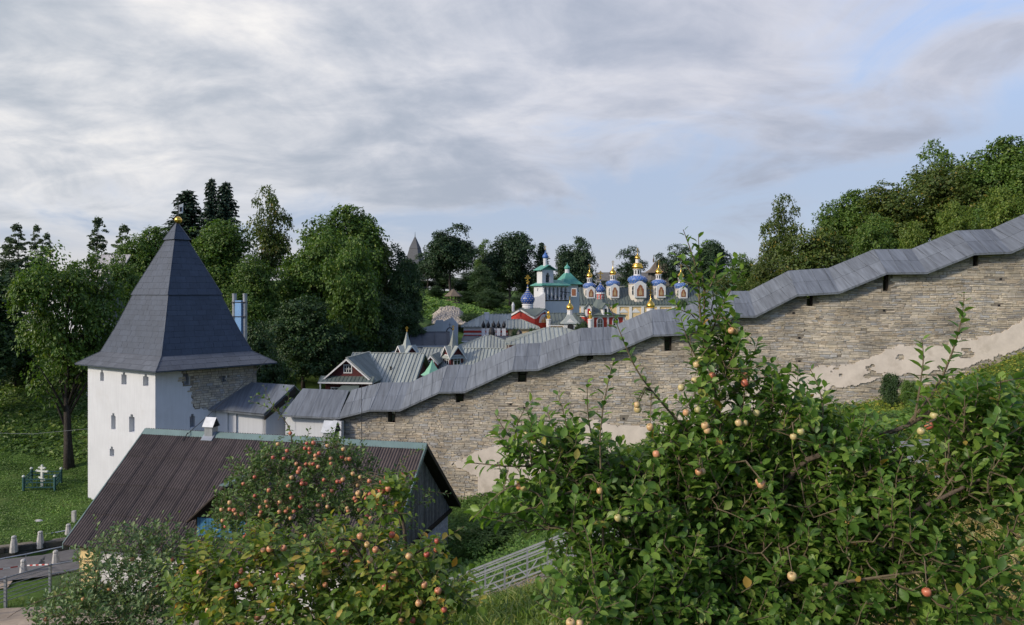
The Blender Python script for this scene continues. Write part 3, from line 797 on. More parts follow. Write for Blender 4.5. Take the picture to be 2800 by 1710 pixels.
    MM, ZZ = np.meshgrid(ms, zs, indexing='ij')
    def vnoise(x, y, seed):
        r = np.random.default_rng(seed).random((256, 256))
        xi = np.floor(x).astype(int); yi = np.floor(y).astype(int); fx = x - xi; fy = y - yi
        fx = fx * fx * (3 - 2 * fx); fy = fy * fy * (3 - 2 * fy); g = lambda i, j: r[i % 256, j % 256]
        return (g(xi, yi) * (1 - fx) + g(xi + 1, yi) * fx) * (1 - fy) + (g(xi, yi + 1) * (1 - fx) + g(xi + 1, yi + 1) * fx) * fy
    nz = sum(vnoise(MM * f, ZZ * f * 1.6, 10 + i) / (1.7 ** i) for i, f in enumerate((0.7, 1.6, 3.6, 8.0))) / 2.0 - 0.62
    zu = np.interp(ms, um[:, 0], um[:, 1])[:, None]; zl = np.interp(ms, lm[:, 0], lm[:, 1])[:, None]
    fld = np.minimum(zu - ZZ, ZZ - zl) + nz * 1.1
    patch = vnoise(MM * 1.1 + 40, ZZ * 1.8, 77) * 0.7 + vnoise(MM * 3.3 + 40, ZZ * 5.0, 78) * 0.3
    mask = (fld > 0) & (fld < 9) & ~((patch < 0.27))
    I, Jx = np.nonzero(mask)
    cm = ms[I]; cz = zs[Jx]; th = 0.085
    e = cell
    V = np.stack([pos(cm, th, cz), pos(cm + e, th, cz), pos(cm + e, th, cz + e), pos(cm, th, cz + e)], 1)
    Fq = (np.array([0, 1, 2, 3])[None] + 4 * np.arange(len(cm))[:, None])
    allV = [V.reshape(-1, 3)]; allF = [Fq]; base = 4 * len(cm)
    pad = np.pad(mask, 1)
    for di, dj, (s, t_) in ((-1, 0, ((0, 0), (0, 1))), (1, 0, ((1, 0), (1, 1))), (0, -1, ((0, 0), (1, 0))), (0, 1, ((0, 1), (1, 1)))):
        edge = mask & ~pad[1 + di:1 + di + mask.shape[0], 1 + dj:1 + dj + mask.shape[1]]
        i2, j2 = np.nonzero(edge); am = ms[i2] + s[0] * e; az = zs[j2] + s[1] * e; bm_ = ms[i2] + t_[0] * e; bz = zs[j2] + t_[1] * e
        allV.append(np.stack([pos(am, 0.0, az), pos(bm_, 0.0, bz), pos(bm_, th, bz), pos(am, th, az)], 1).reshape(-1, 3))
        allF.append(np.array([0, 1, 2, 3])[None] + base + 4 * np.arange(len(i2))[:, None]); base += 4 * len(i2)
    o = bpy.data.objects.new('plaster_remains', np_mesh('plaster_remains', np.concatenate(allV) - L, np.concatenate(allF), M['old_plaster'])); col.objects.link(o); o.parent = root
    o['label'] = 'pale flaking plaster left on the lower wall'
    # roof over the gallery
    RUN = 2.4; RISE = 1.52
    core = MB(); rsup = []
    for (a, za), (b, zb) in zip(EAVE[:-1], EAVE[1:]):
        q = [wp(a, 0, za), wp(b, 0, zb), wp(b, -RUN, zb + RISE), wp(a, -RUN, za + RISE)]
        core.prism(q, (0, 0, -0.09))
        core.prism([wp(a, -RUN, za + RISE), wp(b, -RUN, zb + RISE), wp(b, -2 * RUN, zb), wp(a, -2 * RUN, za)], (0, 0, -0.09))
        rsup.append(q)
    rf = part(root, 'roof', core, M['zinc'])
    for q in rsup:
        U = q[1] - q[0]
        tiles(rf, 'lead_sheet', q, (U.x, U.y, 0.0) if False else U, 0.78, 1.45, 0.018, M['zinc'], (0, -0.3, 1), gap=0.009, jit=0.004, seam=0.020, tilt=0.7, wjit=0.10)
    # gallery posts, plates and brackets seen in the openings
    tm = MB(); back = MB()
    for (a, za), (b, zb) in zip(EAVE[:-1], EAVE[1:]):
        tm.bar(wp(a, FACE + 0.10, za + 0.16), wp(b, FACE + 0.10, zb + 0.16), 0.12, 0.12)
        tm.bar(wp(a, -2 * RUN + 0.3, za + 0.12), wp(b, -2 * RUN + 0.3, zb + 0.12), 0.16, 0.16)
    part(root, 'wall_plate', tm, M['wood_dark'])
    for (a, b, d) in slots:
        mid = (a + b) / 2; z = eave_z(mid)
        part(root, 'bracket', MB().bar(wp(b - 0.06, FACE - 0.2, z - d), wp(b - 0.06, FACE - 0.2, z + 0.2), 0.09).bar(wp(a, FACE - 0.2, z - d * 0.45), wp(b, FACE - 0.2, z - d * 0.45), 0.07), M['wood_dark'])
    bk = MB()
    for (a, za), (b, zb) in zip(EAVE[:-1], EAVE[1:]):
        bk.prism([wp(a, -2 * RUN + 0.15, za - 1.5), wp(b, -2 * RUN + 0.15, zb - 1.5), wp(b, -2 * RUN + 0.15, zb - 0.35), wp(a, -2 * RUN + 0.15, za - 0.35)], -WN * 0.08)
    part(root, 'added_slot_backing', bk, M['slot_light_tint'])  # added strip; its pale colour stands in for skylight seen through the slots
    for m in np.arange(m0 + 1, m1, 3.0):
        z = eave_z(m); part(root, 'gallery_post', MB().bar(wp(m, -2 * RUN + 0.3, base_z(m) - 0.5), wp(m, -2 * RUN + 0.3, z + 0.1), 0.18), M['wood_dark'])
build_wall()

def build_white_link():
    # the two white, lower lengths of wall between tower and rough wall
    def pt(px, py, out):
        # point above the wall line pushed out by out
        u = (px - 1400) / F
        m = (u * (48 + WN.y * out) + 9.36 - WN.x * out) / (0.9877 + 0.1565 * u)
        p = wp(m, out); return Vector((p.x, p.y, (HY - py) / F * p.y)), m
    root = thing('white_wall_link', 'white plastered wall length with grey lean-to roof joining tower and stone wall', 'wall', wp(-10, -0.6, -14.5))
    def seg(eL, eR, out_e, rL, rR, out_r, wallout, zlow, slotpx=None, name='roof'):
        a, ma = pt(*eL, out_e); b, mb_ = pt(*eR, out_e); c, mc = pt(*rR, out_r); d, md = pt(*rL, out_r)
        r = part(root, name, MB().prism([a, b, c, d], (0, 0, -0.10)), M['zinc'])
        tiles(r, 'roof_sheet', [a, b, c, d], b - a, 0.9, None, 0.015, M['zinc'], (0, -0.3, 1), gap=0.008, jit=0.003, seam=0.010, wjit=0.05)
        # back slope
        e = c + Vector((-WN.x, -WN.y, 0)) * 2.2 + Vector((0, 0, -1.3)); f = d + Vector((-WN.x, -WN.y, 0)) * 2.2 + Vector((0, 0, -1.3))
        part(root, name, MB().prism([d, c, e, f], (0, 0, -0.10)), M['zinc'])
        # wall face
        A = wp(ma, wallout, zlow); B = wp(mb_ - 0.1, wallout, zlow)
        ztop = min(a.z, b.z) + 0.05
        mb = MB()
        mb.prism([A, B, Vector((B.x, B.y, b.z - 0.02)), Vector((A.x, A.y, a.z - 0.02))], -WN * 1.0)
        # end gable
        mb2 = MB().prism([Vector((B.x, B.y, b.z - 0.05)), wp(mc - 0.1, out_r, c.z - 0.1), wp(mc - 0.1, out_r, zlow), B], -WD * 0.25)
        return A, B, a, b, c, d, mb, mb2
    A, B, a, b, c, d, w1, g1 = seg((543, 1116), (722, 1135), 0.35, (617, 1043), (806, 1054), -2.2, -0.1, -14.5)
    part(root, 'wall', w1, M['white'])
    ga = part(root, 'gable', g1, M['white'])
    part(root, 'dark_gable_boards', MB().prism([b + Vector((0.02, 0, -0.12)), c + Vector((0.02, 0, -0.12)), c + Vector((0.02, 0, -0.7)), b + Vector((0.02, 0, -0.35))], (0.04, 0, 0)), M['wood_dark'])
    # pilaster strips
    for px in (617, 640):
        p, m = pt(px, 1150, -0.1); part(root, 'pilaster', MB().prism([wp(m, -0.1, -14.4), wp(m + 0.2, -0.1, -14.4), wp(m + 0.2, -0.1, p.z + 0.6), wp(m, -0.1, p.z + 0.6)], WN * 0.10), M['white'])
    A, B, a, b, c, d, w2, g2 = seg((770, 1136), (925, 1143), 0.0, (828, 1063), (954, 1068), -2.4, -0.55, -14.5)
    part(root, 'wall', w2, M['white'])
    # slit window and white buttress block at the right end
    p, m = pt(802, 1160, -0.55)
    part(root, 'slit', MB().prism([wp(m - 0.15, -0.545, p.z - 0.4), wp(m + 0.15, -0.545, p.z - 0.4), wp(m + 0.15, -0.545, p.z + 0.4), wp(m - 0.15, -0.545, p.z + 0.4)], -WN * (-0.01)), M['grey_wall'])
    p, m = pt(918, 1190, 0.2)
    part(root, 'end_post', MB().prism([wp(m - 0.32, 0.25, -14.0), wp(m + 0.32, 0.25, -14.0), wp(m + 0.32, 0.05, p.z + 0.85), wp(m - 0.22, 0.05, p.z + 0.95)], -WN * 0.5), M['white'])
build_white_link()

# ---------------------------------------------------------------- brown-roofed house
HA = Vector((-20.04, 40.0, -7.54)); HU = Vector((0.9708, -0.2396, 0)); HP = Vector((-0.2396, -0.9708, 0))
HLEN = 16.27; HRUN = 5.4; HDROP = 4.48
def hp(u, p, z): return HA + HU * u + HP * p + Vector((0, 0, z))      # z relative to the ridge
def build_house():
    root = thing('brown_roofed_house', 'long house with steep brown corrugated roof, green ridge and grey board gable', 'house', hp(8, 0, -6.9))
    zg = -6.95
    walls = MB()
    x0, x1, y1 = 0.45, HLEN - 0.5, HRUN - 0.65
    walls.prism([hp(x0, -y1, zg), hp(x1, -y1, zg), hp(x1, y1, zg), hp(x0, y1, zg)], (0, 0, 2.5))
    part(root, 'wall', walls, M['white_brick'])
    sl = math.hypot(HRUN, HDROP)
    Vn = (HP * -HRUN + Vector((0, 0, HDROP))) / sl            # up the near slope
    N = HU.cross(Vn); N = N if N.z > 0 else -N
    slab = MB().prism([hp(0, HRUN, -HDROP), hp(HLEN, HRUN, -HDROP), hp(HLEN, 0, 0), hp(0, 0, 0)], -N * 0.08)
    slab.prism([hp(0, -HRUN, -HDROP), hp(HLEN, -HRUN, -HDROP), hp(HLEN, 0, 0), hp(0, 0, 0)], (0, 0, -0.12))
    rf = part(root, 'roof', slab, M['wood_dark'])
    # corrugated sheets, rows lapping downhill
    rows = 4; ncol = 14; sw = HLEN / ncol; shh = sl / rows + 0.14
    ns = 8 * 6
    V = []; Fc = []
    for i in range(ns + 1):
        x = sw * 1.03 * i / ns; h = 0.026 * math.cos(2 * math.pi * 8 * i / ns)
        V += [(x, 0, h + 0.045), (x, shh, h + 0.012), (x, 0, h + 0.030)]
    for i in range(ns):
        a = 3 * i; Fc += [(a, a + 3, a + 4, a + 1), (a + 2, a + 5, a + 3, a)]
    me = np_mesh('corrugated_sheet', V, Fc, M['brown_roof'])
    for r in range(rows):
        for c in range(ncol):
            o = hp(c * sw, HRUN, -HDROP) + Vn * (sl / rows * r) + N * (0.014 + random.uniform(0, 0.006))
            Mx = Matrix.Identity(4); Mx.col[0][:3] = HU; Mx.col[1][:3] = Vn; Mx.col[2][:3] = N; Mx.col[3][:3] = o
            inst(rf, 'corrugated_sheet', me, Mx)
    # ridge cap and verge boards
    cap = MB()
    cap.prism([hp(-0.05, 0.26, -0.16), hp(HLEN + 0.05, 0.26, -0.16), hp(HLEN + 0.05, 0, 0.10), hp(-0.05, 0, 0.10)], N * 0.012)
    cap.prism([hp(-0.05, -0.26, -0.16), hp(HLEN + 0.05, -0.26, -0.16), hp(HLEN + 0.05, 0, 0.10), hp(-0.05, 0, 0.10)], (0, 0, 0.012))
    part(rf, 'ridge_cap', cap, M['teal_trim'])
    for u in (0.0, HLEN):
        for s in (1, -1):
            d = -0.06 if u == 0 else 0.06
            vb = MB().prism([hp(u, s * HRUN, -HDROP - 0.16), hp(u, s * HRUN, -HDROP + 0.09), hp(u, 0, 0.09), hp(u, 0, -0.16)], HU * d)
            part(root, 'verge_board', vb, M['teal_trim'] if s > 0 or u == 0 else M['wood_dark'])
    # right gable: boards above, white brick below
    ug = HLEN - 0.5; zb = -4.62
    yg = HRUN * (-zb - 0.18) / HDROP - 0.25
    gz = lambda y: -abs(y) / HRUN * HDROP - 0.16
    back = MB().prism([hp(ug - 0.1, yg, zb), hp(ug - 0.1, 0, -0.2), hp(ug - 0.1, -yg, zb)], HU * 0.09)
    gb = part(root, 'gable', back, M['wood_dark'])
    tiles(gb, 'board', [hp(ug, yg, zb), hp(ug, -yg, zb), hp(ug, 0, -0.24)], HP, 0.17, None, 0.025, M['board'], HU, gap=0.014, jit=0.03, wjit=0.15)
    part(gb, 'beam', MB().bar(hp(ug + 0.08, yg, zb - 0.08), hp(ug + 0.08, -yg, zb - 0.08), 0.14, 0.2), M['wood_dark'])
    tiles(root, 'brick', [hp(x1, 0.2, zg + 0.25), hp(x1, -y1, zg + 0.25), hp(x1, -y1, zb - 0.22), hp(x1, 0.2, zb - 0.22)], HP, 0.28, 0.105, 0.02, M['white_brick'], HU, stag=0.5, gap=0.016, jit=0.006)
    # yellow rendered corner and brick front at the left
    part(root, 'corner_pier', MB().prism([hp(x0 - 0.05, y1 + 0.12, zg), hp(x0 + 1.0, y1 + 0.12, zg), hp(x0 + 1.0, y1 - 0.6, zg), hp(x0 - 0.05, y1 - 0.6, zg)], (0, 0, 2.75)), M['yellow_pl'])
    tiles(root, 'brick', [hp(x0 + 1.02, y1, zg + 0.9), hp(x0 + 2.7, y1, zg + 0.9), hp(x0 + 2.7, y1, zg + 2.5), hp(x0 + 1.02, y1, zg + 2.5)], HU, 0.28, 0.12, 0.02, M['white_brick'], HP, stag=0.5, gap=0.018, jit=0.006)
    # dormer with blue shutters
    du, dp = 8.35, 1.62            # where its ridge leaves the main slope
    zr = -dp / HRUN * HDROP + 0.05
    fr_p = dp + 2.9; hw = 1.75; drop = 1.55
    def D(a, p, z): return hp(du + a, p, zr + z)
    pe = lambda a: dp + abs(a) / hw * drop / HDROP * HRUN      # where a dormer slope meets the roof
    dr = MB()
    for s in (-1, 1):
        dr.prism([D(0, dp, 0), D(0, fr_p + 0.4, 0), D(s * hw * 1.12, fr_p + 0.4, -drop * 1.12), D(s * hw * 1.12, pe(hw * 1.12), -drop * 1.12)], (0, 0, -0.07))
    dm = part(root, 'dormer', dr, M['wood_dark'])
    for s in (-1, 1):
        poly = [D(s * hw * 1.12, fr_p + 0.4, -drop * 1.12), D(s * hw * 1.12, pe(hw * 1.12), -drop * 1.12), D(0, dp, 0), D(0, fr_p + 0.4, 0)]
        tiles(dm, 'corrugation', poly, HP, 0.145, None, 0.03, M['brown_roof'], (0, 0, 1), gap=0.05)
    part(dm, 'ridge_cap', MB().bar(D(0, dp - 0.3, 0.05), D(0, fr_p + 0.4, 0.05), 0.45, 0.05), M['teal_trim'])
    part(dm, 'front_wall', MB().prism([D(-hw, fr_p, -drop), D(hw, fr_p, -drop), D(0, fr_p, -0.05)], -HP * 0.1).prism([D(-hw, fr_p, -drop - 1.5), D(hw, fr_p, -drop - 1.5), D(hw, fr_p, -drop), D(-hw, fr_p, -drop)], -HP * 0.1), M['wood_dark'])
    for s in (-1, 1):
        part(dm, 'cheek', MB().prism([D(s * hw, fr_p - 0.1, -drop - 1.5), D(s * hw, fr_p - 0.1, -drop), D(s * hw, dp + 1.2, -drop)], HU * s * -0.08), M['wood_dark'])
    tiles(dm, 'blue_board', [D(-hw + 0.1, fr_p + 0.01, -drop - 1.45), D(0.9, fr_p + 0.01, -drop - 1.45), D(0.9, fr_p + 0.01, -drop - 0.06), D(-hw + 0.1, fr_p + 0.01, -drop - 0.06)], HU, 0.16, None, 0.03, M['blue_paint'], HP, gap=0.02, jit=0.02)
    # two sheet-metal flues with little roofs
    def flue(px, wdt, zt, u0):
        z0 = -0.55
        c = MB().prism([hp(u0 - wdt, 0.05 + wdt, z0), hp(u0 + wdt, 0.05 + wdt, z0), hp(u0 + wdt, 0.05 - wdt, z0), hp(u0 - wdt, 0.05 - wdt, z0)], (0, 0, 0.55 + zt))
        f = part(root, 'flue', c, M['galv'])
        w2 = wdt * 1.35; e = zt - 0.02; t = zt + wdt * 1.9
        h = MB()
        for s in (-1, 1):
            h.prism([hp(u0 - w2, 0.05 + s * w2, e), hp(u0 + w2, 0.05 + s * w2, e), hp(u0 + w2, 0.05, t), hp(u0 - w2, 0.05, t)], (0, 0, 0.02))
        part(f, 'hood', h, M['galv'])
        part(f, 'hood_gable', MB().prism([hp(u0 + w2 - 0.05, 0.05 + w2 * 0.9, e), hp(u0 + w2 - 0.05, 0.05 - w2 * 0.9, e), hp(u0 + w2 - 0.05, 0.05, t - 0.05)], HU * 0.01), M['dark'])
        part(f, 'apron', MB().prism([hp(u0 - w2, 0.05 + w2 * 1.2, -w2 * 1.2 / HRUN * HDROP), hp(u0 + w2, 0.05 + w2 * 1.2, -w2 * 1.2 / HRUN * HDROP), hp(u0 + w2, 0, 0.06), hp(u0 - w2, 0, 0.06)], N * 0.09), M['galv'])
    flue(597, 0.24, 0.42, 4.15)
    flue(935, 0.28, 0.45, 11.15)
build_house()

# lightning cable beside the tower and the thin mast on the house ridge
b_ = hp(2.9, 0.3, 0.0)
solo('lightning_rod', MB().tube([hp(12.85, 0.05, 0.05), hp(12.85, 0.05, 2.9)], [0.018, 0.012], 5).tube([hp(12.7, 0.3, -0.25), hp(12.85, 0.05, 0.08)], 0.02, 5), M['wire'], 'thin dark mast standing on the green roof ridge before the stone wall', 'mast', group='thin roof masts')
solo('cable_mast', MB().tube([b_, hp(2.62, -4.2, 1.6), hp(2.4, -8.0, 3.2)], [0.02, 0.016, 0.016], 5).tube([hp(2.75, 0.55, -0.42), b_ + Vector((0, 0, 0.06))], 0.025, 5), M['wire'], 'thin dark cable running from the roof ridge up the tower face', 'cable', group='thin roof masts')
# ---------------------------------------------------------------- monastery buildings
def cross(root, P, h, m=None, r=None):
    """three-barred cross on a small ball"""
    P = Vector(P); r = r or h * 0.035
    mb = MB().lathe([(r, 0), (r * 3, r * 2), (r * 3, r * 4), (r, r * 6)], 8, P)
    mb.bar(P, P + Vector((0, 0, h)), r * 2)
    for z, w, t in ((0.86, 0.16, 0), (0.68, 0.30, 0), (0.36, 0.17, 0.06)):
        mb.bar(P + Vector((-h * w, 0, h * (z + t))), P + Vector((h * w, 0, h * (z - t))), r * 2)
    return part(root, 'cross', mb, m or M['gold'])
ONION = [(0.62, 0.0), (0.80, 0.10), (0.97, 0.30), (1.0, 0.48), (0.93, 0.68), (0.76, 0.88), (0.54, 1.05), (0.34, 1.22), (0.19, 1.42), (0.10, 1.68), (0.05, 1.95), (0.02, 2.1)]
def onion(root, c, r, h, m, n=18, name='dome'):
    return part(root, name, MB().lathe([(a * r, b * h / 2.1) for a, b in ONION], n, c), m, True)
def stars(parent, c, prof, n_rings, per, s):
    """little raised stars scattered over a lathe surface"""
    mb = MB(); c = Vector(c)
    for i in range(n_rings):
        t = (i + 0.5) / n_rings * 0.82 + 0.06
        k = t * (len(prof) - 1); j = int(k); f = k - j
        r = prof[j][0] * (1 - f) + prof[min(j + 1, len(prof) - 1)][0] * f; z = prof[j][1] * (1 - f) + prof[min(j + 1, len(prof) - 1)][1] * f
        dr = prof[min(j + 1, len(prof) - 1)][0] - prof[j][0]; dz = prof[min(j + 1, len(prof) - 1)][1] - prof[j][1]
        for q in range(per):
            a = 2 * math.pi * (q + 0.5 * (i % 2)) / per
            R = Vector((math.cos(a), math.sin(a), 0)); T = Vector((-math.sin(a), math.cos(a), 0)); Up = (R * dr + Vector((0, 0, dz))).normalized(); N = T.cross(Up).normalized()
            if N.dot(R) < 0: N = -N
            p = c + R * r + Vector((0, 0, z)) + N * 0.004
            pts = []
            for e in range(10):
                rr = s if e % 2 == 0 else s * 0.45; an = math.pi * e / 5
                pts.append(p + T * (rr * math.sin(an)) + Up * (rr * math.cos(an)))
            mb.prism(pts, N * 0.02)
    return part(parent, 'stars', mb, M['star'], kind='stuff')
def win(root, fr, u, b, z, w, h, bars=1, arch=False, m=None, trim=0.1, proud=0.05):
    """window on the face b = const of a frame: white surround, glass, glazing bars"""
    if arch:
        pts = [(u - w / 2, z), (u + w / 2, z), (u + w / 2, z + h * 0.7)] + [(u + w / 2 * math.cos(a), z + h * 0.7 + h * 0.3 * math.sin(a)) for a in np.linspace(0, math.pi, 9)[1:-1]] + [(u - w / 2, z + h * 0.7)]
    else:
        pts = [(u - w / 2, z), (u + w / 2, z), (u + w / 2, z + h), (u - w / 2, z + h)]
    cu, cz = u, z + h / 2
    big = [(cu + (a - cu) * (1 + 2 * trim / w), cz + (c - cz) * (1 + 2 * trim / h)) for a, c in pts]
    o = part(root, 'window', MB(None).prism([fr(a, b, c) for a, c in big], fr.Y * -proud), M['trim'])
    part(o, 'pane', MB().prism([fr(a, b - proud, c) for a, c in pts], fr.Y * -0.012), m or M['glass'])
    mb = MB()
    for k in range(bars):
        x = u - w / 2 + w * (k + 1) / (bars + 1); mb.bar(fr(x, b - proud - 0.02, z), fr(x, b - proud - 0.02, z + h * 0.95), 0.045)
    mb.bar(fr(u - w / 2, b - proud - 0.022, z + h * 0.5), fr(u + w / 2, b - proud - 0.022, z + h * 0.5), 0.045)
    part(o, 'glazing_bar', mb, M['trim'])
    return o
def gable_block(root, fr, x0, x1, y0, y1, z0, ze, zr, wall_m, roof_m, axis='x', over=0.35, panel_w=0.5, seam=0.05, trim=True):
    """walls and gable roof in a frame; axis = direction of the ridge; separate standing-seam panels on the slopes"""
    w = MB(fr); w.box(x0, x1, y0, y1, z0, ze)
    th = 0.06
    if axis == 'x':
        ym = (y0 + y1) / 2
        w.add([(x0, y0, ze), (x0, y1, ze), (x0, ym, zr - th), (x1, y0, ze), (x1, y1, ze), (x1, ym, zr - th)], [(0, 2, 1), (3, 4, 5), (0, 3, 5, 2), (1, 2, 5, 4)])
        k = (zr - ze) / (ym - y0); dz = over * k
        sl = [[fr(x0 - over, y0 - over, ze - dz), fr(x1 + over, y0 - over, ze - dz), fr(x1 + over, ym, zr), fr(x0 - over, ym, zr)],
              [fr(x0 - over, y1 + over, ze - dz), fr(x1 + over, y1 + over, ze - dz), fr(x1 + over, ym, zr), fr(x0 - over, ym, zr)]]
        U = fr.X; ridge = (fr(x0 - over, ym, zr + 0.05), fr(x1 + over, ym, zr + 0.05))
        ends = [(x0 - over, (y0 - over, ym, y1 + over)), (x1 + over, (y0 - over, ym, y1 + over))]
    else:
        xm = (x0 + x1) / 2
        w.add([(x0, y0, ze), (x1, y0, ze), (xm, y0, zr - th), (x0, y1, ze), (x1, y1, ze), (xm, y1, zr - th)], [(0, 1, 2), (3, 5, 4), (0, 2, 5, 3), (1, 4, 5, 2)])
        k = (zr - ze) / (xm - x0); dz = over * k
        sl = [[fr(x0 - over, y0 - over, ze - dz), fr(x0 - over, y1 + over, ze - dz), fr(xm, y1 + over, zr), fr(xm, y0 - over, zr)],
              [fr(x1 + over, y0 - over, ze - dz), fr(x1 + over, y1 + over, ze - dz), fr(xm, y1 + over, zr), fr(xm, y0 - over, zr)]]
        U = fr.Y; ridge = (fr(xm, y0 - over, zr + 0.05), fr(xm, y1 + over, zr + 0.05))
    part(root, 'wall', w, wall_m)
    rf = MB()
    for q in sl: rf.prism([p + Vector((0, 0, 0.004)) for p in q], (0, 0, -0.08))
    r = part(root, 'roof', rf, roof_m)
    for q in sl:
        n = (q[1] - q[0]).cross(q[3] - q[0]); n = n if n.z > 0 else -n
        if n.dot(-q[0]) < 0: continue            # slope turned away from the valley's viewer: plain sheet
        tiles(r, 'roof_panel', q, U, panel_w, None, 0.02, roof_m, (0, 0, 1), gap=0.01, seam=max(seam, 0.0011 * q[0].y), lift=0.005, sw=max(0.05, 0.0010 * q[0].y))
    part(r, 'ridge_cap', MB().bar(*ridge, 0.2, 0.05), roof_m)
    if trim and axis == 'y':
        tb = MB()
        for s in (x0 - over, x1 + over):
            tb.prism([fr(s, y0 - over - 0.02, ze - dz - 0.16), fr(s, y0 - over - 0.02, ze - dz - 0.02), fr(xm, y0 - over - 0.02, zr - 0.02), fr(xm, y0 - over - 0.02, zr - 0.2)], fr.Y * -0.05)
        part(root, 'barge_board', tb, M['trim'])
    if trim and axis == 'x':
        for s in (1,):
            x = x1 + over
            part(root, 'barge_board', MB().prism([fr(x, y0 - over, ze - dz - 0.16), fr(x, y0 - over, ze - dz - 0.02), fr(x, (y0 + y1) / 2, zr - 0.02), fr(x, (y0 + y1) / 2, zr - 0.18)], fr.X * 0.04), M['teal_trim'])
        part(root, 'eave_board', MB().bar(fr(x0 - over, y0 - over - 0.02, ze - dz - 0.1), fr(x1 + over, y0 - over - 0.02, ze - dz - 0.1), 0.05, 0.14), M['trim'] if wall_m is not M['dark_red'] else M['teal_trim'])
    return r
def hip_block(root, fr, x0, x1, y0, y1, z0, ze, zr, wall_m, roof_m, over=0.4, panel_w=0.55, seam=0.05, hipL=True, hipR=True):
    part(root, 'wall', MB(fr).box(x0, x1, y0, y1, z0, ze), wall_m)
    a, b, c, d = x0 - over, x1 + over, y0 - over, y1 + over; ym = (c + d) / 2; h = (d - c) / 2
    ra = a + (h if hipL else 0); rb = b - (h if hipR else 0)
    if ra > rb: ra = rb = (a + b) / 2
    P = dict(A=fr(a, c, ze), B=fr(b, c, ze), C=fr(b, d, ze), D=fr(a, d, ze), R=fr(ra, ym, zr), S=fr(rb, ym, zr))
    faces = [('A', 'B', 'S', 'R'), ('C', 'D', 'R', 'S'), ('D', 'A', 'R'), ('B', 'C', 'S')]
    mb = MB()
    for f in faces: mb.prism([P[k] for k in f], (0, 0, -0.08))
    r = part(root, 'roof', mb, roof_m)
    for f, U in zip(faces, (fr.X, fr.X, fr.Y, fr.Y)):
        q = [P[k] for k in f]; n = (q[1] - q[0]).cross(q[2] - q[0]); n = n if n.z > 0 else -n
        if n.dot(-q[0]) < 0: continue
        tiles(r, 'roof_panel', q, U, panel_w, None, 0.02, roof_m, (0, 0, 1), gap=0.01, seam=max(seam, 0.0011 * q[0].y), lift=0.005, sw=max(0.05, 0.0010 * q[0].y))
    rb_ = MB().bar(P['R'] + Vector((0, 0, .04)), P['S'] + Vector((0, 0, .04)), 0.16, 0.05) if (P['R'] - P['S']).length > .01 else MB()
    for k, j in (('A', 'R'), ('B', 'S')): rb_.bar(P[k] + Vector((0, 0, .03)), P[j] + Vector((0, 0, .03)), 0.12, 0.05)
    part(r, 'ridge_cap', rb_, roof_m)
    return r
def turret(root, c, w, zb, ze, zpk, zsp, ang, wall_m, roof_m, windows=True):
    """square turret, four small gables and a spire with a gilt cross"""
    c = Vector(c); fr = Frame((c.x, c.y, 0), ang); h = w / 2
    mb = MB(fr).box(-h, h, -h, h, zb, ze)
    g = h * 1.02
    mb.add([(-h, -h, ze), (h, -h, ze), (0, -h, zpk - .1), (-h, h, ze), (h, h, ze), (0, h, zpk - .1)], [(0, 1, 2), (3, 5, 4)])
    mb.add([(-h, -h, ze), (-h, h, ze), (-h, 0, zpk - .1), (h, -h, ze), (h, h, ze), (h, 0, zpk - .1)], [(0, 2, 1), (3, 4, 5)])
    t = part(root, 'turret', mb, wall_m)
    o = 0.28; rf = MB(fr); tr = MB(fr); k = (zpk - ze) / h
    for s in (-1, 1):
        rf.prism([Vector((s * (h + o), -h - o, ze - o * k)), Vector((s * (h + o), h + o, ze - o * k)), Vector((0, h + o, zpk)), Vector((0, -h - o, zpk))], (0, 0, 0.05)) if False else None
        for (A, B) in (((s * (h + o), -h - o), (0, -h - o)),):
            rf.add([(s * (h + o), -h - o, ze - o * k), (s * (h + o), h + o, ze - o * k), (0, h + o, zpk), (0, -h - o, zpk)], [(0, 1, 2, 3)])
            rf.add([(-h - o, s * (h + o), ze - o * k), (h + o, s * (h + o), ze - o * k), (h + o, 0, zpk), (-h - o, 0, zpk)], [(0, 1, 2, 3)])
            for yy in (-h - o, h + o):
                tr.add([(s * (h + o), yy, ze - o * k - .14), (s * (h + o), yy, ze - o * k), (0, yy, zpk), (0, yy, zpk - .16)], [(0, 1, 2, 3)])
                tr.add([(yy, s * (h + o), ze - o * k - .14), (yy, s * (h + o), ze - o * k), (yy, 0, zpk), (yy, 0, zpk - .16)], [(0, 1, 2, 3)])
    part(t, 'gable_roof', rf, roof_m); part(t, 'barge_board', tr, M['trim'])
    part(t, 'spire', MB(None).lathe([(h * 0.98, 0), (h * 0.55, (zsp - ze) * 0.38), (h * 0.28, (zsp - ze) * 0.68), (0.02, zsp - ze)], 4, (c.x, c.y, ze + 0.1), rot=math.radians(ang + 45)), roof_m)
    cross(t, (c.x, c.y, zsp + 0.05), 0.55, r=0.03)
    if windows:
        for a in (ang, ang + 90, ang - 90):
            win(t, Frame((c.x, c.y, 0), a), 0, -h, ze - 1.0, w * 0.46, 0.95, bars=1, trim=0.09)
    return t

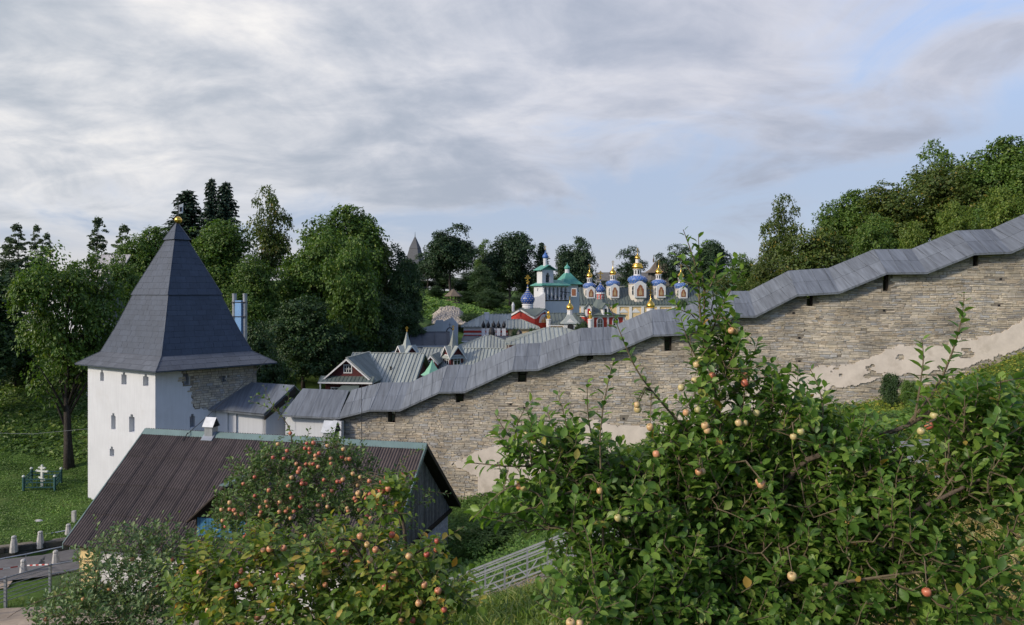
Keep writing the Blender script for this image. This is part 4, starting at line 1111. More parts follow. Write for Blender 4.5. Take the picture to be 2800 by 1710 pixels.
GR = lambda x, y: ground(x, y) - 0.4
def build_wooden_houses():
    fr = Frame((-14.9, 66.4, 0), -6)
    z0 = -13.2
    root = thing('timber_house', 'dark red timber house with grey-green seamed roof and white gable window', 'house', (-13, 69, z0))
    gable_block(root, fr, -1.0, 5.3, 2.3, 9.6, z0, -8.15, -6.0, M['dark_red'], M['green_roof'], 'x', over=0.5, panel_w=0.36)
    gable_block(root, fr, -2.1, 2.1, 0.0, 6.2, z0, -7.75, -5.95, M['dark_red'], M['green_roof'], 'y', over=0.4, panel_w=0.36)
    win(root, fr, 0.0, -0.0, -7.25, 0.62, 0.62, bars=2, trim=0.09)
    # pent roof strip and porch
    q = [fr(-2.5, -0.75, -8.05), fr(2.5, -0.75, -8.05), fr(2.5, 0.0, -7.62), fr(-2.5, 0.0, -7.62)]
    pr = part(root, 'pent_roof', MB().prism(q, (0, 0, -0.06)), M['dgreen_roof'])
    tiles(pr, 'roof_panel', q, fr.X, 0.36, None, 0.015, M['dgreen_roof'], (0, 0, 1), gap=0.01, seam=0.04, lift=0.004)
    part(root, 'eave_board', MB().bar(fr(-2.5, -0.78, -8.13), fr(2.5, -0.78, -8.13), 0.05, 0.14), M['trim'])
    por = part(root, 'porch_roof', MB().prism([fr(-0.6, -1.7, -8.75), fr(1.5, -1.7, -8.75), fr(1.2, -0.4, -8.3), fr(-0.3, -0.4, -8.3)], (0, 0, -0.07)), M['dgreen_roof'])
    for x in (-0.5, 1.4): part(por, 'porch_post', MB().bar(fr(x, -1.6, -11.5), fr(x, -1.6, -8.8), 0.16), M['trim'])
    for x in (-2.35, 2.2): part(root, 'corner_post', MB().bar(fr(x, -0.62, -12.5), fr(x, -0.62, -8.15), 0.12), M['trim'])
    win(root, fr, 1.6, 0.0, -9.6, 0.6, 0.9, bars=1); win(root, fr, -1.2, 0.0, -9.6, 0.6, 0.9, bars=1)
    part(root, 'vent_pipe', MB().tube([fr(3.0, 3.6, -8.0), fr(3.0, 3.6, -7.2)], 0.07, 8).tube([fr(3.0, 3.6, -7.2), fr(3.0, 3.6, -7.05)], 0.11, 8), M['black_metal'])
    turret(root, fr(3.4, 8.2, 0), 1.55, -8.5, -6.25, -5.35, -4.05, 38, M['dark_red'], M['green_roof'], windows=False)

    fr = Frame((-9.8, 78.0, 0), -5)
    root = thing('turreted_house', 'dark red house behind the wall with grey-green roof and windowed spire turret', 'house', (-5, 81, -12))
    gable_block(root, fr, 0, 8.2, 0, 8.0, -12.6, -8.4, -6.25, M['dark_red'], M['green_roof'], 'x', over=0.5, panel_w=0.38)
    turret(root, fr(3.3, 1.6, 0), 1.55, -9.5, -6.75, -5.75, -4.15, 35, M['dark_red'], M['green_roof'])
    gable_block(root, fr, 0.7, 1.9, -0.6, 3.4, -9.5, -7.3, -6.65, M['dark_red'], M['green_roof'], 'y', over=0.22, panel_w=0.3)
    win(root, fr, 1.3, -0.6, -7.9, 0.5, 0.6, bars=1, trim=0.08)
    fr2 = Frame((-14.0, 82.5, 0), -4)
    root = thing('low_hipped_house', 'low dark house with grey-green hipped roof behind the timber house', 'house', (-11, 85, -12))
    hip_block(root, fr2, -1.5, 5.2, 0, 5.5, -12.5, -7.8, -6.35, M['dark_red'], M['green_roof'], panel_w=0.4)
    # mint green tent roof kiosk
    P = W(1182, 985, 64.5)
    root = thing('mint_kiosk', 'small kiosk with mint green tent roof peeping above the stone wall', 'kiosk', (P.x, P.y, -13))
    fr = Frame((P.x, P.y, 0), 30)
    r = part(root, 'roof', MB(fr).lathe([(1.1, 0), (0.72, 0.28), (0.30, 0.85), (0.02, 1.35)], 4, (0, 0, P.z - 1.35), rot=math.pi / 4), M['mint'])
    part(root, 'wall', MB(fr).box(-0.55, 0.55, -0.55, 0.55, -13, P.z - 1.3), M['mint'])
    # roofs further up the valley
    def simple(name, label, px0, px1, pr, pe, Y, dp, wm, rm, kind='gable', ang=0, pw=0.45, z0=-12):
        a = W(px0, pe, Y); b = W(px1, pe, Y); zr = (HY - pr) / F * (Y + dp / 2)
        fr = Frame((a.x, a.y, 0), ang)
        root = thing(name, label, 'house', (a.x, a.y, z0), 'monastery roofs in the valley')
        (gable_block(root, fr, 0.3, (b - a).length - 0.3, 0.3, dp - 0.3, z0, a.z + 0.15, zr, wm, rm, 'x', over=0.3, panel_w=pw) if kind == 'gable' else
         hip_block(root, fr, 0.3, (b - a).length - 0.3, 0.3, dp - 0.3, z0, a.z, zr, wm, rm, panel_w=pw))
        return root, fr
    simple('felt_roofed_house', 'grey house with plain dark felt roof below the rubble slope', 1120, 1232, 909, 946, 92, 7, M['grey_wall'], M['slate'], ang=7, pw=1.6)
    r, fr = simple('flat_roofed_house', 'dark felt roof between the row of chimneys and the striped roofs', 1262, 1440, 920, 934, 98, 6, M['grey_wall'], M['slate'], ang=0, pw=2.0)
    r, fr = simple('striped_roof_house', 'house with striped grey-green roof and ornate black chimney', 1248, 1420, 918, 956, 87, 7, M['dark_red'], M['green_roof'], kind='hip', pw=0.4)
    p = W(1345, 925, 91)
    ch = part(r, 'chimney', MB().box(p.x - 0.3, p.x + 0.3, p.y - 0.3, p.y + 0.3, p.z - 1.2, p.z + 0.25), M['trim'])
    part(ch, 'chimney_cap', MB().lathe([(0.38, 0), (0.42, 0.5), (0.36, 0.8), (0.2, 1.05), (0.05, 1.2), (0.02, 1.6)], 10, (p.x, p.y, p.z + 0.25)), M['black_metal'])
    r, fr = simple('hipped_roof_house', 'red house with broad pale striped hipped roof just behind the wall', 1385, 1665, 897, 942, 82, 9.5, M['red_wall'], M['green_roof'], kind='hip', pw=0.5)
    p = W(1420, 925, 90)
    wc = thing('white_chimney_stack', 'white chimney stack with dark cap left of the broad hipped roof', 'chimney', (p.x, p.y, -8))
    part(wc, 'stack', MB().box(p.x - 0.3, p.x + 0.3, p.y - 0.3, p.y + 0.3, -12, p.z + 0.1), M['trim']); part(wc, 'cap', MB().lathe([(0.36, 0), (0.4, 0.4), (0.3, 0.7), (0.03, 1.0)], 8, (p.x, p.y, p.z + 0.1)), M['black_metal'])
    # long white building with red bands and a row of chimneys
    a = W(1262, 894, 107); b = W(1438, 894, 107)
    fr = Frame((a.x, a.y, 0), 0)
    root = thing('banded_long_building', 'long low white building with red stripes, pale seamed roof and row of chimneys', 'house', (a.x, a.y, -9.5))
    Lx = (b - a).length
    hip_block(root, fr, 0.3, Lx - 2.6, 0.3, 6.4, -11, a.z, (HY - 860) / F * 110.5, M['trim'], M['green_roof'], panel_w=0.5, hipR=False)
    for z in (-5.75, -6.35): part(root, 'red_band', MB(fr).box(0.32, Lx - 2.62, 0.22, 0.29, z - 0.16, z + 0.16), M['red_wall'])
    for px in (1322, 1335, 1350, 1363, 1378):
        p = W(px, 900, 104); c = part(root, 'chimney', MB().box(p.x - 0.26, p.x + 0.26, p.y - 0.26, p.y + 0.26, -9, p.z + 0.1), M['trim'])
        part(c, 'chimney_cap', MB().lathe([(0.30, 0), (0.16, 0.12), (0.30, 0.35), (0.26, 0.6), (0.1, 0.85), (0.02, 1.1)], 8, (p.x, p.y, p.z + 0.1)), M['black_metal'])
    p = W(1331, 872, 109); c = part(root, 'chimney', MB().box(p.x - 0.28, p.x + 0.28, p.y - 0.28, p.y + 0.28, p.z - 0.8, p.z + 0.75).box(p.x - 0.36, p.x + 0.36, p.y - 0.36, p.y + 0.36, p.z + 0.75, p.z + 0.95), M['trim'])
    fr = Frame(W(1392, 900, 105), 0); fr.O.z = 0
    hip_block(root, fr, 0, 4.0, 0.3, 5.0, -10, -5.2, -4.0, M['cream'], M['green_roof'], panel_w=0.5, hipL=False)
    # ornate iron gate tops at the left of it
    p = W(1230, 912, 103)
    g = thing('iron_arch', 'black wrought iron arch beside the grey yard wall', 'gate', (p.x, p.y, -9))
    mb = MB()
    for s in (-1, 1): mb.bar((p.x + s * 0.5, p.y, -9), (p.x + s * 0.5, p.y, p.z), 0.14)
    mb.tube([(p.x + 0.5 * math.cos(t), p.y, p.z + 0.8 * math.sin(t)) for t in np.linspace(0, math.pi, 9)], 0.08, 6).bar((p.x, p.y, p.z + .75), (p.x, p.y, p.z + 1.5), 0.06).bar((p.x - .2, p.y, p.z + 1.2), (p.x + .2, p.y, p.z + 1.2), 0.05)
    part(g, 'arch', mb, M['black_metal'])
    a = W(1150, 897, 106)
    yw = thing('yard_wall', 'pale grey yard wall below the rubble slope', 'wall', (a.x, a.y, -9))
    part(yw, 'wall_panel', MB().prism([(a.x, a.y, -10), (a.x + 3.3, a.y, -10), (a.x + 3.3, a.y, -4.0), (a.x + 2.2, a.y, -4.0), (a.x + 2.0, a.y, -4.7), (a.x, a.y, -5.2)], (0, 0.4, 0)), M['grey_wall'])
    part(yw, 'wall_panel', MB().prism([(a.x + 3.3, a.y + .1, -10), (a.x + 5.4, a.y + .1, -10), (a.x + 5.4, a.y + .1, -4.6), (a.x + 4.6, a.y + .1, -3.6), (a.x + 3.3, a.y + .1, -4.2)], (0, 0.4, 0)), M['grey_wall'])
build_wooden_houses()

def build_red_church():
    fr = Frame((*W(1463, 880, 114).xy, 0), 38)     # origin at the near corner; -X side faces the sun
    root = thing('red_church', 'red church with white gable trim and dark blue starred onion dome', 'church', (fr.O.x, fr.O.y, -9))
    zb = -10; ze = -3.95
    # body: left wall along +Y.., front along +X
    L = 6.6; Wd = 3.6
    w = MB(fr)
    # left gabled wall (x = 0 plane, y from 0 to L)
    fl = lambda x, y, z: (x, y, z)
    w.add([fl(0, 0, zb), fl(0, L, zb), fl(0, L, ze), fl(0, L * 0.52, -2.75), fl(0, 0, ze)], [(0, 1, 2, 3, 4)])
    w.add([fl(0, 0, zb), fl(Wd, 0, zb), fl(Wd, 0, ze), fl(Wd / 2, 0, -2.85), fl(0, 0, ze)], [(0, 1, 2, 3, 4)])
    w.add([fl(Wd, 0, zb), fl(Wd, L, zb), fl(Wd, L, ze), fl(Wd, L * 0.52, -2.75), fl(Wd, 0, ze)], [(0, 1, 2, 3, 4)])
    w.add([fl(0, L, zb), fl(Wd, L, zb), fl(Wd, L, ze), fl(0, L, ze)], [(0, 1, 2, 3)])
    part(root, 'wall', w, M['red_wall'])
    tr = MB()
    def rim(pts, n):
        for a, b in zip(pts[:-1], pts[1:]): tr.bar(fr(*a) + n * 0.10, fr(*b) + n * 0.10, 0.22, 0.34)
    rim([(0, L + .2, ze - .05), (0, L * 0.52, -2.75), (0, -0.1, ze - .05)], -fr.X); rim([(-0.1, 0, ze - .05), (Wd / 2, 0, -2.8), (Wd + .1, 0, ze - .05)], -fr.Y)
    part(root, 'gable_trim', tr, M['trim'])
    r = MB()
    ym = L * 0.52
    polys = [[fr(-.3, -0.3, ze + .05), fr(Wd / 2, ym * .0 - .3, -2.6), fr(Wd / 2, ym, -2.55), fr(-.3, ym, -2.6)],
             [fr(-.3, ym, -2.6), fr(Wd + .3, ym, -2.6), fr(Wd + .3, L + .4, ze + .05), fr(-.3, L + .4, ze + .05)],
             [fr(Wd + .3, -0.3, ze + .05), fr(Wd / 2, -.3, -2.6), fr(Wd / 2, ym, -2.55), fr(Wd + .3, ym, -2.6)]]
    for q in polys: r.prism(q, (0, 0, 0.08))
    rf = part(root, 'roof', r, M['dgreen_roof'])
    for q in polys[:2]: tiles(rf, 'roof_panel', q, fr.Y if q is polys[0] else fr.X, 0.45, None, 0.02, M['dgreen_roof'], (0, 0, 1), gap=0.01, seam=0.04, lift=0.085)
    # mural in the front gable
    cx = Wd / 2
    arc = [(cx + 0.85 * math.cos(t), -4.75 + 1.15 * math.sin(t)) for t in np.linspace(0, math.pi, 11)]
    arc2 = [(cx + (a - cx) * 1.2, -4.75 + (b + 4.75) * 1.17) for a, b in arc]
    o = part(root, 'mural_frame', MB().prism([fr(a, -0.02, b) for a, b in arc2], fr.Y * -0.06), M['trim'])
    part(o, 'mural', MB().prism([fr(a, -0.085, b) for a, b in arc], fr.Y * -0.02), M['mural'])
    fg = MB()
    for dx, h in ((-0.4, 0.55), (0.0, 0.85), (0.42, 0.55)):
        fg.prism([fr(cx + dx + a * 0.17, -0.108, -4.72 + b * h) for a, b in ((-.9, 0), (.9, 0), (1, .5), (.5, .75), (.45, 1), (-.45, 1), (-.5, .75), (-1, .5))], fr.Y * -0.01)
    part(o, 'painted_figure', fg, M['icon_gold'])
    # drum and dome
    c = W(1443, 850, 117.5)
    d = MB().lathe([(0.80, -1.6), (0.80, 0.55), (0.80, 0.6)], 16, (c.x, c.y, c.z + 0.2 - 0.55))
    part(root, 'drum', d, M['red_wall'])
    part(root, 'drum_band', MB().lathe([(0.84, 0), (0.84, 0.25), (0.92, 0.3), (0.86, 0.42), (0.86, 0.62), (0.95, 0.7), (0.90, 0.8), (0.70, 0.86)], 16, (c.x, c.y, c.z + 0.24)), M['trim'])
    dc = (c.x, c.y, c.z + 1.08)
    o = onion(root, dc, 1.14, 3.25, M['dome_blue'])
    stars(o, dc, [(a * 1.14, b * 3.25 / 2.1) for a, b in ONION], 8, 14, 0.085)
    cross(root, (c.x, c.y, c.z + 4.2), 1.55, r=0.075)
    p = W(1403, 842, 116); part(root, 'vent', MB().lathe([(0.22, -0.6), (0.22, 0.3), (0.28, 0.35), (0.05, 0.9)], 8, p), M['trim'])
    # little white post with a gilt knob
    p = W(1500, 880, 110)
    k = thing('gilt_post', 'white gate post with gilt knob right of the red church mural', 'post', (p.x, p.y, -9), 'white posts with gilt knobs')
    part(k, 'post', MB().lathe([(0.34, -4.5), (0.34, 0.2), (0.42, 0.3), (0.3, 0.4)], 8, p), M['trim']); part(k, 'knob', MB().lathe([(0.1, 0.35), (0.3, 0.6), (0.28, 0.9), (0.1, 1.1), (0.2, 1.3), (0.15, 1.5), (0.02, 1.6)], 10, p), M['gold'])
    p = W(1614, 880, 108)
    k = thing('gilt_post', 'white gate post with gilt knob left of the green tent-roofed chapel', 'post', (p.x, p.y, -9), 'white posts with gilt knobs')
    part(k, 'post', MB().lathe([(0.34, -4.5), (0.34, 0.2), (0.42, 0.3), (0.3, 0.4)], 8, p), M['trim']); part(k, 'knob', MB().lathe([(0.1, 0.35), (0.3, 0.6), (0.28, 0.9), (0.1, 1.1), (0.2, 1.3), (0.15, 1.5), (0.02, 1.6)], 10, p), M['gold'])
build_red_church()

def build_belfry():
    s = 128 / F
    fr = Frame((*W(1484, 800, 127).xy, 0), 30)      # near left corner
    root = thing('belfry', 'white wall belfry with bell arches, green roofs and slim blue onion', 'belfry', (fr.O.x, fr.O.y, -9))
    Wd = 5.5; Dp = 2.9; ze = (HY - 780) / F * 127
    holes = []
    for i in range(6):
        u = 0.35 + i * 0.83
        holes += [(u, u + 0.52, 10 + -1.35 , 10 + 0.65), (u + 0.1, u + 0.42, 10 + 0.65, 10 + 0.9)]
    w = MB()
    panel(w, fr(0, 0, -10), fr.X, Vector((0, 0, 1)), Wd, ze + 10, holes, 0.7)
    panel(w, fr(0, Dp, -10), -fr.Y, Vector((0, 0, 1)), Dp, ze + 10, [(1.1, 1.5, 10.2, 10.7)], 0.2)
    w.add([fr(Wd, 0, -10), fr(Wd, Dp, -10), fr(Wd, Dp, ze), fr(Wd, 0, ze), fr(0, Dp, -10), fr(0, Dp, ze), fr(0, 0, ze)], [(0, 1, 2, 3), (1, 4, 5, 2), (6, 3, 2, 5)])
    part(root, 'wall', w, M['white'])
    for i in range(6):
        u = 0.35 + i * 0.83 + 0.26; big = i >= 4
        b = MB().lathe([(0.24, 0), (0.19, 0.12), (0.15, 0.3), (0.08, 0.42), (0.02, 0.46)], 10, fr(u, 0.25, -0.75 if big else -0.95))
        part(root, 'bell', b, M['black_metal'])
    part(root, 'bell_beam', MB().bar(fr(0.1, 0.02, -1.42), fr(Wd - 0.1, 0.02, -1.42), 0.2, 0.12).bar(fr(3.6, -0.1, 0.15), fr(Wd + 1.2, -0.1, -0.2), 0.1), M['wood_dark'])
    for i in range(7):
        u = 0.2 + i * 0.83 if i else 0.16
        part(root, 'pilaster', MB(fr).lathe([(0.11, -1.3), (0.11, -0.35), (0.17, -0.28), (0.11, -0.2), (0.10, 0.75)], 8, (u, -0.02, 0)), M['white'])
    rf = MB(fr)
    o = 0.5; rr = 0.95
    pts = dict(A=(-o, -o, ze), B=(Wd + o * .4, -o, ze), C=(Wd + o * .4, Dp + o, ze), D=(-o, Dp + o, ze), R=(1.0, Dp / 2, ze + rr), S=(Wd - 1.0, Dp / 2, ze + rr))
    for f in (('A', 'B', 'S', 'R'), ('C', 'D', 'R', 'S'), ('D', 'A', 'R'), ('B', 'C', 'S')): rf.add([pts[k] for k in f], [tuple(range(len(f)))])
    rf.box(-o, Wd + o * .4, -o, Dp + o, ze - 0.12, ze - 0.004)
    part(root, 'roof', rf, M['copper'])
    # upper turret
    x0, x1 = 0.0, 2.35; z1 = (HY - 738) / F * 127
    w = MB(); panel(w, fr(x0, 0.2, ze + .2), fr.X, Vector((0, 0, 1)), x1 - x0, z1 - ze - .2, [(0.75, 1.6, 0.25, 1.6), (0.95, 1.4, 1.6, 1.95)], 1.2)
    panel(w, fr(x0, 1.9, ze + .2), -fr.Y, Vector((0, 0, 1)), 1.7, z1 - ze - .2, [], 0.2)
    w.add([fr(x1, .2, ze + .2), fr(x1, 1.9, ze + .2), fr(x1, 1.9, z1), fr(x1, .2, z1), fr(x0, 1.9, ze + .2), fr(x0, 1.9, z1)], [(0, 1, 2, 3), (1, 4, 5, 2)])
    part(root, 'upper_turret', w, M['white'])
    part(root, 'bell', MB().lathe([(0.32, 0), (0.25, 0.2), (0.2, 0.5), (0.05, 0.7)], 10, fr(1.17, 0.5, ze + 0.7)).bar(fr(0.75, .5, ze + 1.5), fr(1.6, .5, ze + 1.5), 0.1), M['black_metal'])
    g = MB(fr); xm = (x0 + x1) / 2; zt = z1 + 0.75
    g.prism([Vector((x0 - .5, -.3, z1 - .1)), Vector((xm, -.3, zt)), Vector((x1 + .5, -.3, z1 - .1)), Vector((x1 + .5, -.3, z1)), Vector((xm, -.3, zt + .12)), Vector((x0 - .5, -.3, z1))], (0, 2.7, 0))
    g.prism([Vector((x0, .2, z1)), Vector((x1, .2, z1)), Vector((xm, .2, zt - .06))], (0, 1.7, 0))
    part(root, 'turret_roof', g, M['copper'])
    c = fr(xm, 1.0, zt)
    part(root, 'neck', MB().lathe([(0.42, -0.3), (0.36, 0.2), (0.36, 1.25), (0.42, 1.3)], 12, c), M['white'])
    onion(root, c + Vector((0, 0, 1.25)), 0.52, 1.55, M['sq_blue'], 14); cross(root, c + Vector((0, 0, 2.75)), 0.8, r=0.03)
    # green tent roof tower behind
    c = W(1551, 778, 133)
    t = MB(fr).box(5.0, 5.02, 0, 0.02, -10, -9.9)
    tr = part(root, 'tent_roof', MB().lathe([(3.05, 0), (1.9, 0.85), (0.62, 2.05), (0.35, 2.2)], 4, c, rot=math.radians(24 + 45)), M['copper'])
    part(root, 'tent_body', MB().lathe([(2.3, -9), (2.3, -1.5), (2.05, -1.4), (2.05, 0)], 4, c, rot=math.radians(24 + 45)), M['white'])
    part(root, 'neck', MB().lathe([(0.48, 2.0), (0.42, 2.25), (0.42, 2.75)], 12, c), M['white'])
    onion(root, c + Vector((0, 0, 2.7)), 0.55, 1.3, M['copper'], 14)
    p = W(1569, 800, 129.5)
    ic = part(root, 'icon_frame', MB().box(p.x - 0.5, p.x + 0.5, p.y, p.y + 0.15, p.z - 0.75, p.z + 0.75), M['trim'])
    part(ic, 'icon', MB().box(p.x - 0.36, p.x + 0.36, p.y - 0.02, p.y, p.z - 0.6, p.z + 0.6), M['icon_red'])
    # white stair block at its foot
    p = W(1459, 830, 126)
    part(root, 'side_block', MB().prism([p + Vector((0, 0, -6)), p + Vector((2.0, 0, -6)), p + Vector((2.0, 0, 1.9)), p + Vector((0.9, 0, 1.2)), p + Vector((0, 0, 1.0))], (0, 1.5, 0)), M['white'])
build_belfry()

SQUAT = [(0.86, 0.0), (0.86, 0.18), (1.0, 0.36), (1.03, 0.55), (0.96, 0.75), (0.80, 0.92), (0.62, 1.02), (0.46, 1.08)]
def build_cathedral():
    Y = 150.0; s = Y / F
    z_e = (HY - 832) / F * Y; z_r = (HY - 787) / F * (Y + 5)
    x0 = W(1580, 0, Y).x; x1 = W(1985, 0, Y).x
    fr = Frame((x0, Y, 0), 0)
    root = thing('cathedral', 'cream cathedral with dark seamed roof and five starred blue and gold domes', 'cathedral', (x0 + 10, Y, -8))
    Lx = x1 - x0
    gable_block(root, fr, 0, Lx, 0, 9.5, -12, z_e + 0.15, z_r, M['cream'], M['dgreen_roof'], 'x', over=0.4, panel_w=0.62, seam=0.05, trim=False)
    part(root, 'cornice', MB(fr).box(-0.2, Lx + .2, -0.22, -0.01, z_e - 0.5, z_e - 0.2), M['trim'])
    i = 0
    for px in (1592, 1648, 1690, 1724, 1757, 1800, 1840, 1880):
        x = W(px, 0, Y).x - x0; part(root, 'pilaster', MB(fr).box(x - 0.28, x + 0.28, -0.16, 0, -12, z_e - 0.5), M['trim'])
    for px in (1705, 1738, 1778, 1820, 1860):
        x = W(px, 0, Y).x - x0
        win(root, fr, x, 0, -6.8, 0.75, 1.5, bars=1, arch=True, trim=0.18, proud=0.08)
        part(root, 'window_pediment', MB().prism([fr(x - 0.85, 0, z_e - 1.75), fr(x + 0.85, 0, z_e - 1.75), fr(x + 0.85, 0, z_e - 1.6), fr(x, 0, z_e - 0.85), fr(x - 0.85, 0, z_e - 1.6)], fr.Y * -0.1), M['trim'])
    # snow guards
    sg = MB()
    for k in range(int(Lx / 0.85)): sg.bar(fr(0.4 + k * 0.85, 0.55, z_e + 0.5), fr(0.4 + k * 0.85, 0.55, z_e + 0.85), 0.06)
    part(root, 'snow_guard', sg, M['black_metal'])
    for (px, wpx, ybase, ytop_dome, k, yshift) in ((1612, 36, 813, 774, 1.0, 2.6), (1676, 39, 812, 767, 1.05, 2.2), (1743, 53, 811, 754, 1.35, 2.0), (1801, 41, 811, 765, 1.07, 2.2), (1862, 37, 813, 774, 1.0, 2.6)):
        c = W(px, 0, Y + yshift); c.z = 0
        sc_ = (Y + yshift) / F; R = wpx * sc_ / 2
        zt = (HY - ytop_dome) * sc_
        zdome = zt - 1.08 * R * 0.78
        zb = (HY - ybase) * sc_ - 0.4
        big = wpx > 50
        rot = math.radians(22.5 + 8)
        part(root, 'drum', MB().lathe([(R * 0.90, zb - 1.5), (R * 0.92, zdome - 0.15), (R * 1.0, zdome - 0.1), (R * 1.0, zdome)], 8, (c.x, c.y, 0), rot=rot), M['drum'])
        prof = [(a * R, b * R * 0.78) for a, b in SQUAT]
        o = part(root, 'dome', MB().lathe(prof, 24, (c.x, c.y, zdome)), M['sq_blue'], True)
        stars(o, (c.x, c.y, zdome), prof, 4, 18, 0.085 * k)
        # lantern, gilt onion(s), cross
        lh = 0.95 * k; lr = R * 0.40
        la = part(root, 'lantern', MB().lathe([(lr * 1.15, 0), (lr, 0.08), (lr, lh), (lr * 1.25, lh + 0.06), (lr * 1.2, lh + 0.14)], 8, (c.x, c.y, zt - 0.04), rot=rot), M['trim'])
        slit = MB()
        for q in range(8):
            a = rot + math.pi / 8 + q * math.pi / 4; d = Vector((math.cos(a), math.sin(a), 0)); t = Vector((-d.y, d.x, 0)); p = Vector((c.x, c.y, zt)) + d * (lr * 0.925)
            slit.prism([p - t * lr * .2 + Vector((0, 0, lh * .2)), p + t * lr * .2 + Vector((0, 0, lh * .2)), p + t * lr * .2 + Vector((0, 0, lh * .85)), p - t * lr * .2 + Vector((0, 0, lh * .85))], d * 0.012)
        part(la, 'lantern_window', slit, M['glass'])
        z = zt + lh + 0.08
        if big:
            part(root, 'gilt_bulb', MB().lathe([(lr * 1.15, 0), (lr * 1.45, 0.25), (lr * 1.5, 0.5), (lr * 1.2, 0.72), (lr * 1.35, 0.85), (lr * 1.1, 1.1), (lr * 0.7, 1.25)], 18, (c.x, c.y, z)), M['gold'], True)
            z += 1.22
            part(root, 'upper_lantern', MB().lathe([(lr * 0.62, 0), (lr * 0.52, 0.06), (lr * 0.52, 0.8), (lr * 0.66, 0.86)], 8, (c.x, c.y, z)), M['trim'])
            z += 0.84
            onion(root, (c.x, c.y, z), lr * 0.72, 1.35, M['gold'], 14); cross(root, (c.x, c.y, z + 1.3), 1.1, r=0.04)
        else:
            onion(root, (c.x, c.y, z), lr * 1.2, 1.95 * k, M['gold'], 16); cross(root, (c.x, c.y, z + 1.9 * k), 1.05, r=0.04)
        # framed icon in front, arched windows either side, pediment
        f2 = Frame((c.x, c.y, 0), 8); b = -R * 0.92
        iw = R * 0.62; h = zdome - (zb + 0.45)
        z1 = zb + 0.45
        fm = part(root, 'icon_bay', MB().prism([f2(-iw, b + .3, z1 - .3), f2(iw, b + .3, z1 - .3), f2(iw, b + .3, zdome - 0.1), f2(iw * .55, b + .3, zdome + 0.22), f2(0, b + .3, zdome + 0.55 * k), f2(-iw * .55, b + .3, zdome + 0.22), f2(-iw, b + .3, zdome - 0.1)], f2.Y * -0.42), M['trim'])
        arc = [(-iw * .58, z1), (iw * .58, z1), (iw * .58, z1 + h * .55), (iw * .38, z1 + h * .68), (iw * .3, z1 + h * .82), (0, z1 + h * .93), (-iw * .3, z1 + h * .82), (-iw * .38, z1 + h * .68), (-iw * .58, z1 + h * .55)]
        ic = part(fm, 'icon', MB().prism([f2(a, b - .12, z_) for a, z_ in arc], f2.Y * -0.03), M['icon_red'])
        part(fm, 'icon_figure', MB().prism([f2(a * iw, b - .15, z1 + q * h) for a, q in ((-.28, .1), (.28, .1), (.3, .3), (.2, .45), (.12, .5), (.14, .64), (0, .72), (-.14, .64), (-.12, .5), (-.2, .45), (-.3, .3))], f2.Y * -0.02), M['icon_gold'])
        for sgn in (-1, 1):
            f3 = Frame((c.x, c.y, 0), 8 + sgn * 45)
            win(root, f3, 0, -R * 0.87, z1 + h * .12, R * 0.34, h * 0.72, bars=1, arch=True, trim=0.07, proud=0.05)
build_cathedral()

